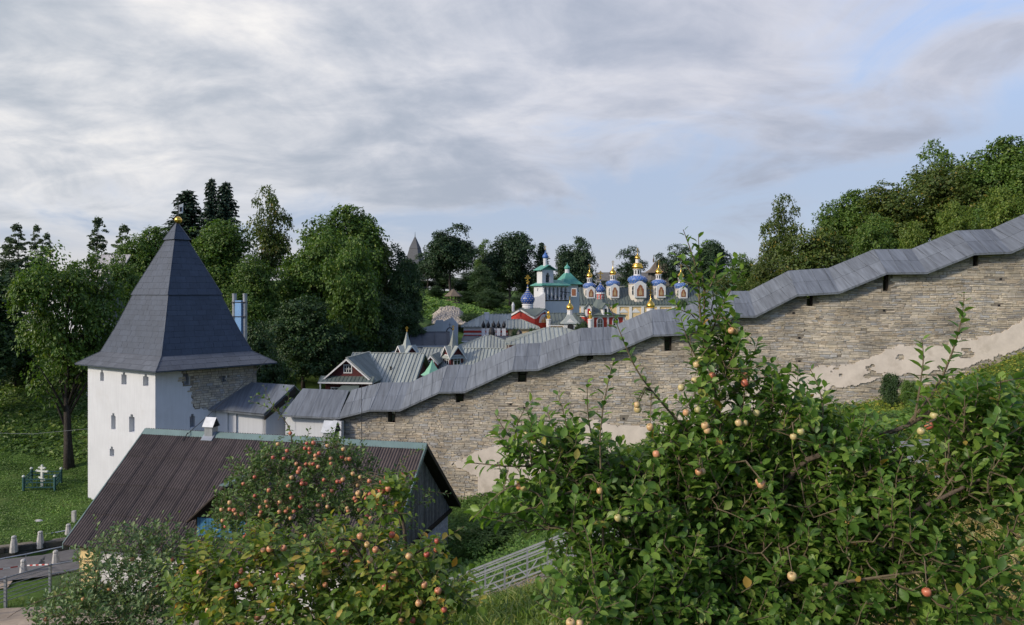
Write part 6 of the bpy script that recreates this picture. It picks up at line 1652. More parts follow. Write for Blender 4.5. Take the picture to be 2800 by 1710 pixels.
# hill behind the stone wall
tree('bushy', 2035, 690, 150, 82, 'bushy tree at the left foot of the right-hand hill', 'maple_tree', GRt)
tree('airy2', 2140, 522, 150, 74, 'open-crowned tree standing apart against the sky', 'maple_tree', GRt, rot=1)
tree('bushy2', 2235, 612, 290, 64, 'broad yellowing tree just above the gallery roof', 'maple_tree', GRt)
tree('bushy2', 2090, 690, 150, 66, 'smaller yellowing tree left of the broad one', 'maple_tree', GRt)
tree('round_b', 2330, 500, 190, 84, 'rounded tree rising from the slope of the hill', 'maple_tree', GRt)
tree('round_a2', 2450, 480, 200, 80, 'olive tree in the middle of the hill wood', 'maple_tree', GRt)
tree('airy', 2560, 372, 170, 82, 'feathery tall tree on the hill skyline', 'maple_tree', GRt)
tree('round_a2', 2600, 420, 230, 78, 'dense olive tree below the feathery one', 'maple_tree', GRt)
tree('round_b', 2740, 350, 230, 76, 'tallest tree at the right edge of the hill', 'maple_tree', GRt)
tree('round_b', 2860, 380, 260, 72, 'tree cut by the right edge of the view', 'maple_tree', GRt)
tree('bushy', 2390, 580, 190, 70, 'green tree above the gallery roof in mid hill', 'maple_tree', GRt)
tree('bushy3', 2500, 600, 150, 60, 'bright young tree above the gallery roof', 'maple_tree', GRt)
tree('bushy3', 2610, 545, 170, 60, 'bright lime green tree right of the young one', 'maple_tree', GRt)
tree('bushy3', 2740, 500, 200, 58, 'bright lime green tree near the right edge', 'maple_tree', GRt)
tree('bushy', 2680, 560, 200, 66, 'green tree filling the hill behind the lime ones', 'maple_tree', GRt)
tree('bushy3', 2880, 500, 200, 56, 'bright tree beyond the right edge of the view', 'maple_tree', GRt)
tree('bushy2', 1985, 745, 110, 74, 'low bush where the gallery roof meets the far trees', 'maple_tree', GRt)
# monastery yard greenery
for px, pt, w, Y, k, lb in ((1582, 872, 36, 103, 'shrub', 'dark bush right of the small porch cupola'), (1598, 868, 30, 102, 'shrub', 'dark conifer-like bush below the refectory roof'), (1553, 888, 34, 98, 'shrub', 'low bush before the refectory wall'),
                            (1412, 885, 36, 96, 'shrub', 'bush beside the white chimney stack'), (1456, 884, 28, 100, 'shrub', 'small bush under the red church corner'), (1290, 850, 70, 124, 'shrub', 'round bush on the lawn edge above the long roof'), (1370, 840, 70, 128, 'shrub', 'dark bush behind the long pale roof'), (1195, 880, 60, 112, 'shrub', 'shrub at the left foot of the rubble slope'),
                            (1868, 812, 34, 110, 'shrub', 'small yard tree showing above the gallery roof')):
    tree(k, px, pt, w, Y, lb, 'yard_bush', 'bushes in the monastery yard', cat='bush', hmin=1.2)
# shrubs by the stone wall and on the slope
for px, pt, w, Y, k, lb in ((2435, 1010, 60, 41.6, 'shrub', 'dark climbing bush against the flaking plaster'), (2488, 1030, 50, 40.5, 'shrub1', 'light green bush beside the dark climber'),
                            (1430, 1400, 260, 39, 'shrub1', 'wide green bush between house gable and stone wall'), (1330, 1440, 200, 37, 'shrub1', 'green bush at the foot of the brick gable'), (1520, 1370, 220, 41, 'shrub1', 'green bush along the foot of the stone wall'), (1640, 1350, 220, 38, 'shrub', 'dark green bush behind the apple tree'), (1820, 1290, 260, 38, 'shrub1', 'leafy bush behind the middle of the apple tree'),
                            (2060, 1200, 240, 39, 'shrub1', 'green bush at the wall foot behind the tall shoot'), (2280, 1120, 200, 38, 'shrub2', 'yellow-green bush at the wall foot'), (2180, 1150, 230, 32, 'shrub1', 'leafy bush on the slope left of the ramp walker'), (2380, 1130, 200, 31, 'shrub3', 'green bush on the slope just left of the ramp walker'), (2570, 1095, 190, 30, 'shrub1', 'green bush on the slope right of the ramp walker'), (2730, 1075, 170, 29, 'shrub2', 'yellow-green bush near the right edge below the wall')):
    tree(k, px, pt, w, Y, lb, 'shrub', 'shrubs along the stone wall', cat='bush', hmin=0.9)

# ---------------------------------------------------------------- ground cover (uncountable)
def scatter(name, label, m, n, region, L, up=0.6, blade=False, seed=1, lift=0.0):
    """region(r, n) -> x, y arrays; small leaves or blades over the ground"""
    r = np.random.default_rng(seed)
    x, y = region(r, n); z = ground_np(x, y, True) + lift * r.random(len(x))
    k = len(x); P = np.stack([x, y, z], 1)
    if blade:
        D = norm(np.stack([r.normal(scale=.45, size=k), r.normal(scale=.45, size=k), np.ones(k)], 1)); S = norm(np.cross(D, r.normal(size=(k, 3)))); ln = L * r.uniform(.5, 1.4, k)[:, None]
        B = P + D * ln * 0.55; T = P + D * ln * 0.85 + norm(np.stack([r.normal(size=k), r.normal(size=k), -np.ones(k) * .3], 1)) * ln * .3; w = ln * 0.045
        V = np.stack([P - S * w, P + S * w, B + S * w * .7, B - S * w * .7, T], 1).reshape(-1, 3)
        Fq = (np.array([(0, 1, 2), (0, 2, 3), (3, 2, 4)])[None] + 5 * np.arange(k)[:, None, None]).reshape(-1, 3)
    else:
        N = norm(np.stack([r.normal(scale=.5, size=k), r.normal(scale=.5, size=k) - 0.35, np.ones(k)], 1)); D = np.cross(N, r.normal(size=(k, 3)))
        V, Fq = leaf_arrays(P, D, N, L * r.uniform(.5, 1.4, k), 1.2)
    struct(name, np_mesh(name, V, Fq, None), m, 'stuff', label)
def box_region(x0, x1, y0, y1, test=None):
    def f(r, n):
        x = r.uniform(x0, x1, n); y = r.uniform(y0, y1, n)
        if test is not None: k = test(x, y); return x[k], y[k]
        return x, y
    return f
def off_channel(x, y):
    d = np.abs((x - CH_A[0]) * CH_N[0] + (y - CH_A[1]) * CH_N[1]); s = (x - CH_A[0]) * CH_N[0] + (y - CH_A[1]) * CH_N[1]
    road = np.abs(s + 3.6) < 0
    return (s > 1.9) | ((s < -6.8) & False)
scatter('lawn', 'short clover lawn left of the tower beyond the brook', M['lawn'], 130000, box_region(-47, -22, 36, 66, lambda x, y: off_channel(x, y)), 0.10, seed=2, lift=0.05)
scatter('hillside_ivy', 'dark ivy and weeds covering the left hillside under the maples', M['leaf_maple'], 30000, box_region(-62, -24, 58, 90), 0.30, seed=3, lift=0.35)
before = lambda x, y: ((x - P0.x) * WN.x + (y - P0.y) * WN.y) > FACE - 0.05
scatter('slope_weeds', 'low green weeds covering the slope below the stone wall', M['cover_g'], 60000, box_region(-4, 20, 24, 49, lambda x, y: before(x, y)), 0.16, seed=4, lift=0.35)
scatter('yellow_cover', 'yellow-green ground cover on the upper slope by the wall', M['cover_y'], 60000, box_region(13, 40, 18, 45, lambda x, y: before(x, y)), 0.14, seed=5, lift=0.28)
scatter('meadow_grass', 'long light green grass on the near slope below the trees', M['grass'], 42000, box_region(-8, 8, 7, 24), 0.34, blade=True, seed=6)
scatter('dry_hay', 'dry straw-coloured grass at the lower right', M['hay'], 32000, box_region(1.5, 14, 4, 20, lambda x, y: x > 0.35 * y - 1.5), 0.36, blade=True, seed=7)
scatter('dry_hay_patch', 'dry grass around the metal ramp', M['hay'], 22000, box_region(-4, 12, 15, 27, lambda x, y: np.abs(y - (23.5 - 0.75 * x)) < 3.5), 0.38, blade=True, seed=9)
scatter('path_edge_grass', 'grass tufts along the sandy path', M['grass'], 16000, box_region(-30, -10, 22, 33.5, lambda x, y: np.abs(y - (29.8 + 0.07 * x + 2.3)) > 1.9), 0.24, blade=True, seed=10)
scatter('valley_lawn', 'bright lawn with trees beyond the monastery roofs', M['lawn'], 26000, box_region(-26, 8, 126, 182), 0.55, seed=8, lift=0.1)
# ---------------------------------------------------------------- small built things
def build_ramp():
    path = [Vector((-2.6, 24.1, -10.75)), Vector((1.5, 21.9, -8.35)), Vector((8.6, 16.4, -4.55)), Vector((14.5, 14.9, -3.7))]
    root = thing('metal_ramp', 'grey steel ramp with plank deck and twin railings climbing the slope', 'ramp', path[0])
    for i, (a, b) in enumerate(zip(path[:-1], path[1:])):
        d = (b - a); L = d.length; d.normalize(); s = Vector((-d.y, d.x, 0)).normalized() * 0.75
        for sd in (-1, 1):
            o = s * sd
            for z, w in ((1.0, 0.055), (0.92, 0.035), (0.55, 0.035), (0.12, 0.05)): part(root, 'rail', MB().bar(a + o + Vector((0, 0, z)), b + o + Vector((0, 0, z)), w), M['grey_paint'])
            n = max(2, int(L / 1.5))
            for k in range(n + 1):
                p = a.lerp(b, k / n) + o
                part(root, 'post', MB().bar(p + Vector((0, 0, -0.7)), p + Vector((0, 0, 1.0)), 0.06), M['grey_paint'])
                if 0 < k: part(root, 'brace', MB().bar(p + Vector((0, 0, 0.12)), p - d * 0.4 + Vector((0, 0, 0.52)), 0.035).bar(p - d * 0.02 + Vector((0, 0, 0.12)), p - d * -0.4 + Vector((0, 0, 0.52)), 0.035), M['grey_paint'])
        n = int(L / 0.24)
        pm = MB()
        for k in range(n):
            p = a.lerp(b, (k + .5) / n); q = d * 0.105
            part(root, 'deck_plank', MB().prism([p - q - s * .95, p + q - s * .95, p + q + s * .95, p - q + s * .95], (0, 0, 0.04)), M['deck'])
        part(root, 'bearer', MB().bar(a + s * .8 + Vector((0, 0, -.1)), b + s * .8 + Vector((0, 0, -.1)), 0.08, 0.16).bar(a - s * .8 + Vector((0, 0, -.1)), b - s * .8 + Vector((0, 0, -.1)), 0.08, 0.16), M['grey_paint'])
    return path
RAMP = build_ramp()

def build_left_details():
    # grey rail fence along the path
    root = thing('rail_fence', 'grey steel post and rail fence beside the sandy path', 'fence', (-22.5, 32.5, -14))
    posts = [(-40, 15.5), W(15, 0, 32.5).xy[:], W(137, 0, 34.6).xy[:]]
    posts = [W(-240, 0, 28.6), W(-115, 0, 30.5), W(15, 0, 32.5), W(137, 0, 34.6)]
    tops = []
    for p in posts:
        g = ground(p.x, p.y) + 0.05; t = Vector((p.x, p.y, g + 1.32)); tops.append(t)
        part(root, 'post', MB().bar((p.x, p.y, g - 0.3), t, 0.10), M['grey_paint'])
    for a, b in zip(tops[:-1], tops[1:]):
        for k in range(7): part(root, 'rail', MB().tube([a - Vector((0, 0, 0.06 + 0.17 * k)), b - Vector((0, 0, 0.06 + 0.17 * k))], 0.035 if k == 0 else 0.016, 6), M['grey_paint'])
    e = tops[-1]; f = hp(0.5, HRUN - 0.5, -5.3)
    part(root, 'rail', MB().tube([e - Vector((0, 0, .06)), f], 0.035, 6), M['grey_paint'])
    for k in range(22):
        p = (e - Vector((0, 0, .5))).lerp(f - Vector((0, 0, .4)), k / 22); part(root, 'mesh_bar', MB().tube([p, p - Vector((0, 0, .75))], 0.008, 4), M['galv'])
    part(root, 'rail', MB().tube([e - Vector((0, 0, .5)), f - Vector((0, 0, .4))], 0.016, 6), M['galv'])
    # stone bollards along the brook
    def bollard(px, pb, h, Y, label):
        p = W(px, pb, Y); p.z = ground(p.x, p.y)
        if True: p.z = max(p.z, -14.36)
        mb = MB().lathe([(0.22, -0.3), (0.20, 0), (0.135, h * 0.72), (0.115, h * 0.76), (0.135, h * 0.84), (0.125, h * 0.94), (0.06, h)], 8, p)
        solo('bollard', mb, M['bollard'], label, 'bollard', 'white stone bollards by the brook', loc=p)
        return p
    bollard(64, 1553, 0.78, 37.2, 'white stone bollard on the road side, left of the fence post')
    bollard(152, 1537, 0.76, 38.6, 'white stone bollard on the road side, nearest the house')
    bollard(38, 1503, 0.62, 41.3, 'white stone bollard on the grass bank, leftmost')
    bollard(110, 1495, 0.66, 42.0, 'white stone bollard on the grass bank, second from left')
    bollard(187, 1462, 0.6, 43.5, 'white stone bollard half hidden by the brown roof edge')
    for (a, b, nm) in (((-60, 1540, 39.6), (196, 1490, 41.6), 'pale steel pipe rail along the brook edge'), ((-60, 1494, 42.5), (192, 1449, 44.0), 'pale steel pipe rail across the grass bank')):
        A = W(*a); B = W(*b)
        mb = MB().tube([A, A.lerp(B, .5) + Vector((0, 0, -.03)), B], 0.04, 6)
        for t in (0.02, 0.5, 0.98):
            q = A.lerp(B, t); mb.tube([q, Vector((q.x, q.y, ground(q.x, q.y) - .2))], 0.035, 6)
        solo('pipe_rail', mb, M['galv'], nm, 'rail', 'pipe rails by the brook', loc=A)
    p = W(202, 1440, 46); p.z = ground(p.x, p.y)
    solo('marker_post', MB().box(p.x - .1, p.x + .1, p.y - .1, p.y + .1, p.z - .2, p.z + .7), M['bollard'], 'short grey post on the lawn beside the brown roof', 'post', loc=p)
    # striped barrier tape
    a = W(-20, 1562, 36.0); b = W(62, 1549, 37.2); c = W(140, 1545, 37.0)
    m = bpy.data.materials.new('barrier_tape'); m.use_nodes = True; t = NT(m.node_tree)
    g = t.n.new('ShaderNodeNewGeometry'); sp = t.n.new('ShaderNodeSeparateXYZ'); t.put(sp.inputs[0], g.outputs['Position'])
    t.put(t.n['Principled BSDF'].inputs['Base Color'], t.mix(t.math('GREATER_THAN', t.math('FRACT', t.math('MULTIPLY', sp.outputs[0], 3.0)), 0.5), (0.75, 0.74, 0.72), (0.45, 0.05, 0.04)))
    mb = MB()
    for q, w in zip([a, b], [b, c]): mb.prism([q, w, w + Vector((0, 0, .06)), q + Vector((0, 0, .06))], (0, 0.006, 0))
    solo('barrier_tape', mb, m, 'red and white barrier tape tied along the road bollards', 'tape', loc=a)
    # grave with teal fence
    c = W(115, 1290, 53.0); gz = ground(c.x, c.y); c.z = gz
    fr = Frame((c.x, c.y, gz), -18)
    root = thing('grave_fence', 'small teal grave fence with pale knobs on the lawn', 'fence', c)
    cs = [(-1.35, -0.7), (0.1, -1.2), (1.35, 0.5), (-0.1, 1.0)]
    cs = [(-1.4, 0.3), (-0.35, -1.15), (1.45, -0.2), (0.4, 1.2)]
    for i, (x, y) in enumerate(cs):
        dz = ground(*fr(x, y, 0).xy) - gz
        part(root, 'post', MB(fr).box(x - .06, x + .06, y - .06, y + .06, dz - .3, dz + 1.0), M['teal_paint'])
        part(root, 'knob', MB(fr).lathe([(0.04, 0), (0.11, 0.04), (0.09, 0.12), (0.02, 0.17)], 8, (x, y, dz + 1.0)), M['grave'])
        x2, y2 = cs[(i + 1) % 4]; d2 = ground(*fr(x2, y2, 0).xy) - gz
        for h in (0.85, 0.62, 0.28): part(root, 'rail', MB().bar(fr(x, y, dz + h), fr(x2, y2, d2 + h), 0.05, 0.07), M['teal_paint'])
        for k in range(1, 7):
            t_ = k / 7; part(root, 'picket', MB().bar(fr(x + (x2 - x) * t_, y + (y2 - y) * t_, dz + (d2 - dz) * t_ + .2), fr(x + (x2 - x) * t_, y + (y2 - y) * t_, dz + (d2 - dz) * t_ + .85), 0.025), M['teal_paint'])
    mb = MB(fr).box(-.09, .09, -.05, .05, -.2, 1.55).box(-.5, .5, -.045, .045, 1.12, 1.24).box(-.26, .26, -.045, .045, 1.36, 1.46)
    mb.add([(-.3, -.045, .68), (.3, -.045, .52), (.3, -.045, .62), (-.3, -.045, .78), (-.3, .045, .68), (.3, .045, .52), (.3, .045, .62), (-.3, .045, .78)], [(0, 1, 2, 3), (4, 7, 6, 5), (0, 4, 5, 1), (1, 5, 6, 2), (2, 6, 7, 3), (3, 7, 4, 0)])
    for x, z in ((-.5, 1.18), (.5, 1.18), (0, 1.58), (-.26, 1.41), (.26, 1.41)): mb.lathe([(0.03, -.08), (0.1, 0), (0.03, .08)], 6, (x, 0, z))
    solo('grave_cross', mb, M['grave'], 'pale ornate three-barred grave cross inside the teal fence', 'cross', loc=c)
    # field stone on the lawn and overhead wire
    p = W(105, 1428, 46); p.z = ground(p.x, p.y)
    solo('field_stone', MB().lathe([(0.16, -.05), (0.2, 0.02), (0.13, 0.08), (0.04, 0.1)], 7, p, sx=1.4), M['bollard'], 'flat pale stone lying in the lawn', 'stone', loc=p)
    a = W(-60, 1183, 55); b = W(250, 1172, 51.2)
    solo('overhead_wire', MB().tube([a, a.lerp(b, .5) + Vector((0, 0, -.25)), b], 0.012, 4), M['galv'], 'thin wire strung across to the white tower', 'wire', loc=a)
build_left_details()

# ---------------------------------------------------------------- person on the ramp
def skin_mesh(name, joints, edges, radii, m, parent, sub=2):
    names = list(joints); me = bpy.data.meshes.new(name); L = LOC[parent.name]
    me.from_pydata([tuple(Vector(joints[k]) - L) for k in names], [(names.index(a), names.index(b)) for a, b in edges], [])
    me.materials.append(m)
    o = bpy.data.objects.new(name, me); col.objects.link(o); o.parent = parent
    md = o.modifiers.new('Skin', 'SKIN')
    sv = me.skin_vertices if len(me.skin_vertices) else None
    layer = me.skin_vertices[0] if sv else me.attributes
    if sv:
        for i, k in enumerate(names):
            r = radii[k]; sv[0].data[i].radius = r if isinstance(r, tuple) else (r, r); sv[0].data[i].use_root = (i == 0)
    md.use_smooth_shade = True
    s = o.modifiers.new('Sub', 'SUBSURF'); s.levels = 1; s.render_levels = sub
    LOC[o.name] = L
    return o
def ensure_skin(me):
    bm = bmesh.new(); bm.from_mesh(me); bm.verts.layers.skin.verify(); bm.to_mesh(me); bm.free()
def build_person():
    a, b = RAMP[1], RAMP[2]
    t = 0.93
    base = a.lerp(b, t) + Vector((0.12, 0.05, 0.05))
    root = thing('person', 'dark-haired person in white shirt and dark trousers on the ramp', 'person', base)
    h = Vector((-0.72, 0.66, 0)).normalized(); s = Vector((-h.y, h.x, 0))     # facing up the slope, away to the left
    P = lambda f, r, z: base + h * f - s * r + Vector((0, 0, z))
    J = dict(pel=P(0, 0, .93), w=P(0.01, 0, 1.08), ch=P(0.02, 0, 1.28), nk=P(0.03, 0, 1.46), hd=P(0.06, 0, 1.56), ht=P(0.07, 0, 1.68))
    Rr = dict(pel=(.15, .11), w=(.135, .10), ch=(.16, .105), nk=.055, hd=(.075, .09), ht=(.072, .085))
    E = [('pel', 'w'), ('w', 'ch'), ('ch', 'nk'), ('nk', 'hd'), ('hd', 'ht')]
    for q, sg in (('l', 1), ('r', -1)):
        f = 0.18 if sg > 0 else -0.1
        J.update({q + 'hip': P(0, .09 * sg, .88), q + 'kn': P(f * .8, .1 * sg, .50), q + 'an': P(f * .9 - .08, .1 * sg, .09), q + 'to': P(f * .9 + .12, .11 * sg, .04)})
        Rr.update({q + 'hip': .085, q + 'kn': .058, q + 'an': .042, q + 'to': .035})
        E += [('pel', q + 'hip'), (q + 'hip', q + 'kn'), (q + 'kn', q + 'an'), (q + 'an', q + 'to')]
        J.update({q + 'sh': P(0, .19 * sg, 1.38), q + 'el': P(-.02 + .1 * sg, .25 * sg, 1.10), q + 'wr': P(.14 + .06 * sg, .24 * sg, .92), q + 'pm': P(.2 + .06 * sg, .235 * sg, .86)})
        Rr.update({q + 'sh': .062, q + 'el': .043, q + 'wr': .028, q + 'pm': (.034, .018)})
        E += [('ch', q + 'sh'), (q + 'sh', q + 'el'), (q + 'el', q + 'wr'), (q + 'wr', q + 'pm')]
        for k in range(5):
            o = (k - 2) * .017; ln = (.045, .07, .078, .07, .055)[k]
            J[q + 'f%d' % k] = J[q + 'pm'] + h * (.03 + ln * .3) + s * o * 1.2 + Vector((0, 0, -.03 - ln * .4)); J[q + 'g%d' % k] = J[q + 'f%d' % k] + h * .01 + Vector((0, 0, -ln * .5))
            Rr[q + 'f%d' % k] = .009; Rr[q + 'g%d' % k] = .007; E += [(q + 'pm', q + 'f%d' % k), (q + 'f%d' % k, q + 'g%d' % k)]
    def mk(name, keys, grow, m):
        jj = {k: J[k] for k in keys}; rr = {k: (tuple(x + grow for x in Rr[k]) if isinstance(Rr[k], tuple) else Rr[k] + grow) for k in keys}
        names = list(jj); L = LOC[root.name]
        me = bpy.data.meshes.new(name); me.from_pydata([tuple(jj[k] - L) for k in names], [(names.index(a), names.index(b)) for a, b in E if a in jj and b in jj], [])
        ensure_skin(me); me.materials.append(m)
        for i, k in enumerate(names):
            r = rr[k]; me.skin_vertices[0].data[i].radius = r if isinstance(r, tuple) else (r, r); me.skin_vertices[0].data[i].use_root = (i == 0)
        o = bpy.data.objects.new(name, me); col.objects.link(o); o.parent = root
        md = o.modifiers.new('Skin', 'SKIN'); md.use_smooth_shade = True
        ss = o.modifiers.new('Sub', 'SUBSURF'); ss.levels = 1; ss.render_levels = 2
        return o
    mk('body', list(J), 0, M['skin'])
    mk('shirt', ['w', 'pel', 'ch', 'lsh', 'rsh', 'lel', 'rel'], .02, M['shirt'])
    mk('trousers', ['pel', 'lhip', 'rhip', 'lkn', 'rkn', 'lan', 'ran'], .014, M['trousers'])
    c = J['hd'] + Vector((0, 0, .07)) - h * .02
    mb = MB().lathe([(0.085, -.09), (0.108, -.02), (0.108, .05), (0.085, .10), (0.03, .125)], 12, c)
    part(root, 'hair', mb, M['hair'], True)
    f = J['hd'] + Vector((0, 0, .035)) + h * .09
    part(root, 'face', MB().prism([f + s * .012, f - s * .012, f + h * .025 + Vector((0, 0, -.03)) - s * .01, f + h * .025 + Vector((0, 0, -.03)) + s * .01], Vector((0, 0, -.012))), M['skin'])
build_person()

# ---------------------------------------------------------------- apple trees in the foreground
def spline(pts, step=0.05):
    pts = [np.array(p, float) for p in pts]; out = []
    for i in range(len(pts) - 1):
        p0 = pts[max(i - 1, 0)]; p1 = pts[i]; p2 = pts[i + 1]; p3 = pts[min(i + 2, len(pts) - 1)]
        n = max(2, int(np.linalg.norm(p2 - p1) / step))
        for k in range(n):
            t = k / n
            out.append(0.5 * (2 * p1 + (p2 - p0) * t + (2 * p0 - 5 * p1 + 4 * p2 - p3) * t * t + (3 * p1 - p0 - 3 * p2 + p3) * t ** 3))
    out.append(pts[-1]); return np.array(out)
APPLE = MB().lathe([(0.10, 0.36), (0.05, 0.42), (0.22, 0.47), (0.38, 0.42), (0.48, 0.25), (0.50, 0.02), (0.45, -0.22), (0.34, -0.40), (0.20, -0.47), (0.07, -0.44)], 14, (0, 0, 0))
APPLE.tube([(0, 0, 0.38), (0.03, 0, 0.62)], [0.035, 0.03], 5)
def apple_mesh(m):
    me = APPLE.mesh('apple', None, True); me.materials.append(m); return me
AM = {'red': apple_mesh(M['apple_red']), 'pale': apple_mesh(M['apple_pale'])}
LEAF_ME = {}
def leaf_me(m):
    if m.name not in LEAF_ME: LEAF_ME[m.name] = np_mesh('leaf', HI_V, HI_F, m, True)
    return LEAF_ME[m.name]
def apple_tree(label, root_pts, limbs, shoots, fills, leafL, lm, apples, akind, asize, hi, seed, group='apple trees on the near slope', nsingle=300, per=(9, 13), base=None, droop=0.0, wid=1.0, voids=(), tl=(1.3, 2.9), dens=1.0):
    r = np.random.default_rng(seed); rd = random.Random(seed)
    b = np.array(base, float)
    root = thing('apple_tree', label, 'apple tree', tuple(b), group)
    wood = MB(); twigs = MB()
    nodes = [b]
    P = []; D = []; N = []; Ls = []
    W3 = lambda q: np.array(W(*q))
    def along(pl, r0, r1, mbx, n=6):
        k = max(1, len(pl) // 14); q = list(pl[::k]); 
        if not np.allclose(q[-1], pl[-1]): q.append(pl[-1])
        mbx.tube(q, list(np.linspace(r0, r1, len(q))), n)
    def leaves_on(pl, t0, gap, L, spread=0.9):
        d = np.linalg.norm(np.diff(pl, axis=0), axis=1); s = np.r_[0, np.cumsum(d)]; x = s[-1] * t0; a = r.uniform(0, 6.28)
        while x < s[-1]:
            p = np.array([np.interp(x, s, pl[:, k]) for k in range(3)]); p2 = np.array([np.interp(min(x + .03, s[-1]), s, pl[:, k]) for k in range(3)]); ax = p2 - np.array([np.interp(max(x - .03, 0), s, pl[:, k]) for k in range(3)])
            ax = ax / (np.linalg.norm(ax) + 1e-9); a += 2.4 + r.normal(scale=.25)
            u = np.cross(ax, (0.2, 0.3, 0.93)); u /= np.linalg.norm(u) + 1e-9; v = np.cross(ax, u)
            o = u * math.cos(a) + v * math.sin(a)
            f = 1 - x / s[-1]
            dd = o * spread + ax * (0.45 + 0.5 * (1 - f)) + r.normal(scale=.15, size=3) + np.array((0, 0, -droop))
            nn = ax * 0.9 + np.array((0, 0, .8)) - o * .25 + r.normal(scale=.3, size=3)
            P.append(p + o * .006); D.append(dd); N.append(nn); Ls.append(L * r.uniform(.7, 1.2) * (0.55 + 0.45 * min(1, f * 4 + .25)))
            x += gap * r.uniform(.7, 1.35)
    trunk = spline([b] + [W3(q) for q in root_pts], .08); along(trunk, 0.085 * asize / .066, 0.05, wood, 8); nodes += list(trunk[2::2])
    for pts, r0, r1 in limbs:
        pl = spline([W3(q) for q in pts], .06); along(pl, r0, r1, wood, 7); nodes += list(pl[::2])
    for pts, r0, gap in shoots:
        pl = spline([W3(q) for q in pts], .04); along(pl, r0, 0.0018, twigs, 5); leaves_on(pl, 0.08, gap, leafL); nodes += list(pl[:len(pl) // 2:3])
    # twigs filling the crown
    tb = []
    for (cx, cy, Y, rx, ry, rY, n) in fills:
        c = W3((cx, cy, Y)); rad = np.array((rx * Y / F, rY, ry * Y / F)); k = 0; n = int(n * dens)
        while k < n:
            q = r.uniform(-1, 1, 3)
            if np.linalg.norm(q) > 1: continue
            k += 1; pt = c + q * rad; vx = 1400 + F * pt[0] / pt[1]; vy = HY - F * pt[2] / pt[1]
            if any(((vx - a) / w_) ** 2 + ((vy - b_) / h_) ** 2 < 1 for a, b_, w_, h_ in voids): continue
            tb.append(pt)
    tb = np.array(tb)
    if len(tb):
        order = np.argsort(np.linalg.norm(tb - np.array(nodes[len(nodes) // 2]), axis=1)); NA = np.array(nodes)
        NL = [NA]
        allN = NA.copy()
        for i in order:
            p = tb[i]; dd = np.linalg.norm(allN - p, axis=1); j = int(np.argmin(dd + 0.25 * np.maximum(0, allN[:, 2] - p[2]))); a = allN[j]
            if dd[j] > 0.02:
                mid = (a + p) / 2 + r.normal(scale=.04 * dd[j] + .005, size=3) + np.array((0, 0, -.06 * dd[j]))
                r0 = min(0.010, 0.003 + 0.008 * dd[j]); twigs.tube([a, mid, p], [r0, r0 * .8, 0.0028], 4, False)
            out = norm((p - a) / (dd[j] + 1e-6) * .6 + np.array((0, 0, .75)) + r.normal(scale=.55, size=3))
            ln = leafL * r.uniform(*tl)
            pl = spline([p, p + out * ln * .5 + r.normal(scale=.01, size=3), p + out * ln + np.array((0, 0, .02))], .03)
            twigs.tube(list(pl[::max(1, len(pl) // 3)]), list(np.linspace(.0032, .0014, len(pl[::max(1, len(pl) // 3)]))), 4, False)
            leaves_on(pl, 0.0, ln / r.uniform(*per), leafL * r.uniform(.8, 1.1))
            allN = np.vstack([allN, p[None]]) 
    # every apple hangs from a short spur with a few leaves
    AN = allN if len(tb) else np.array(nodes)
    hung = []
    for q in apples:
        p = np.array(W(*q[:3])); t_ = p + np.array((0, 0, asize * .55)); dd = np.linalg.norm(AN - t_, axis=1); j = int(np.argmin(dd + 0.5 * np.maximum(0, t_[2] - AN[:, 2])))
        mid = (AN[j] + t_) / 2 + np.array((0, 0, .02 + .12 * dd[j])); twigs.tube([AN[j], mid, t_], [.004, .0032, .0022], 4, False)
        for k in range(4):
            f = r.uniform(.55, 1.0); b0 = (AN[j] * (1 - f) ** 2 + 2 * mid * f * (1 - f) + t_ * f * f); a = r.uniform(0, 6.28)
            P.append(b0); D.append(np.array((math.cos(a), math.sin(a), r.uniform(-.3, .6)))); N.append(np.array((0, 0, 1)) + r.normal(scale=.4, size=3)); Ls.append(leafL * r.uniform(.7, 1.1))
    P = np.array(P); D = np.array(D); N = np.array(N); Ls = np.array(Ls)
    part(root, 'trunk', wood, M['apple_bark'], True); part(root, 'twigs', twigs, M['twig'], kind='stuff')
    # the leaves that show largest become parts of their own
    Dn = norm(D); S = norm(np.cross(N, Dn)); Nn = np.cross(Dn, S)
    sx = 1400 + F * P[:, 0] / P[:, 1]; sy = HY - F * P[:, 2] / P[:, 1]
    inview = (sx > 10) & (sx < 2790) & (sy > 10) & (sy < 1700)
    face = np.abs((Nn * norm(P)).sum(1))
    score = Ls ** 2 / P[:, 1] ** 2 * (0.3 + face) * inview
    order = np.argsort(-score); single = order[:nsingle]; rest = order[nsingle:]
    me = leaf_me(lm)
    for k in single:
        Mx = Matrix.Identity(4)
        for j, vec in enumerate((Dn[k] * Ls[k], S[k] * Ls[k] * wid, Nn[k] * Ls[k])): Mx.col[j][:3] = vec
        Mx.col[3][:3] = P[k]; inst(root, 'leaf', me, Mx)
    V, Fq = leaf_arrays(P[rest], D[rest], N[rest], Ls[rest], wid, hi)
    o = bpy.data.objects.new('leaves', np_mesh('leaves', V - b, Fq, lm, hi)); col.objects.link(o); o.parent = root; o['kind'] = 'stuff'
    for q in apples:
        px, py, Y = q[:3]; kd = q[3] if len(q) > 3 else akind
        p = W(px, py, Y); s = asize * rd.uniform(.85, 1.12)
        Mx = Matrix.Translation(p) @ Matrix.Rotation(rd.uniform(-.5, .5), 4, 'X') @ Matrix.Rotation(rd.uniform(-.5, .5), 4, 'Y') @ Matrix.Rotation(rd.uniform(0, 6), 4, 'Z') @ Matrix.Diagonal((s, s, s * rd.uniform(.88, 1.0), 1))
        inst(root, 'apple', AM[kd], Mx)
    return len(P)

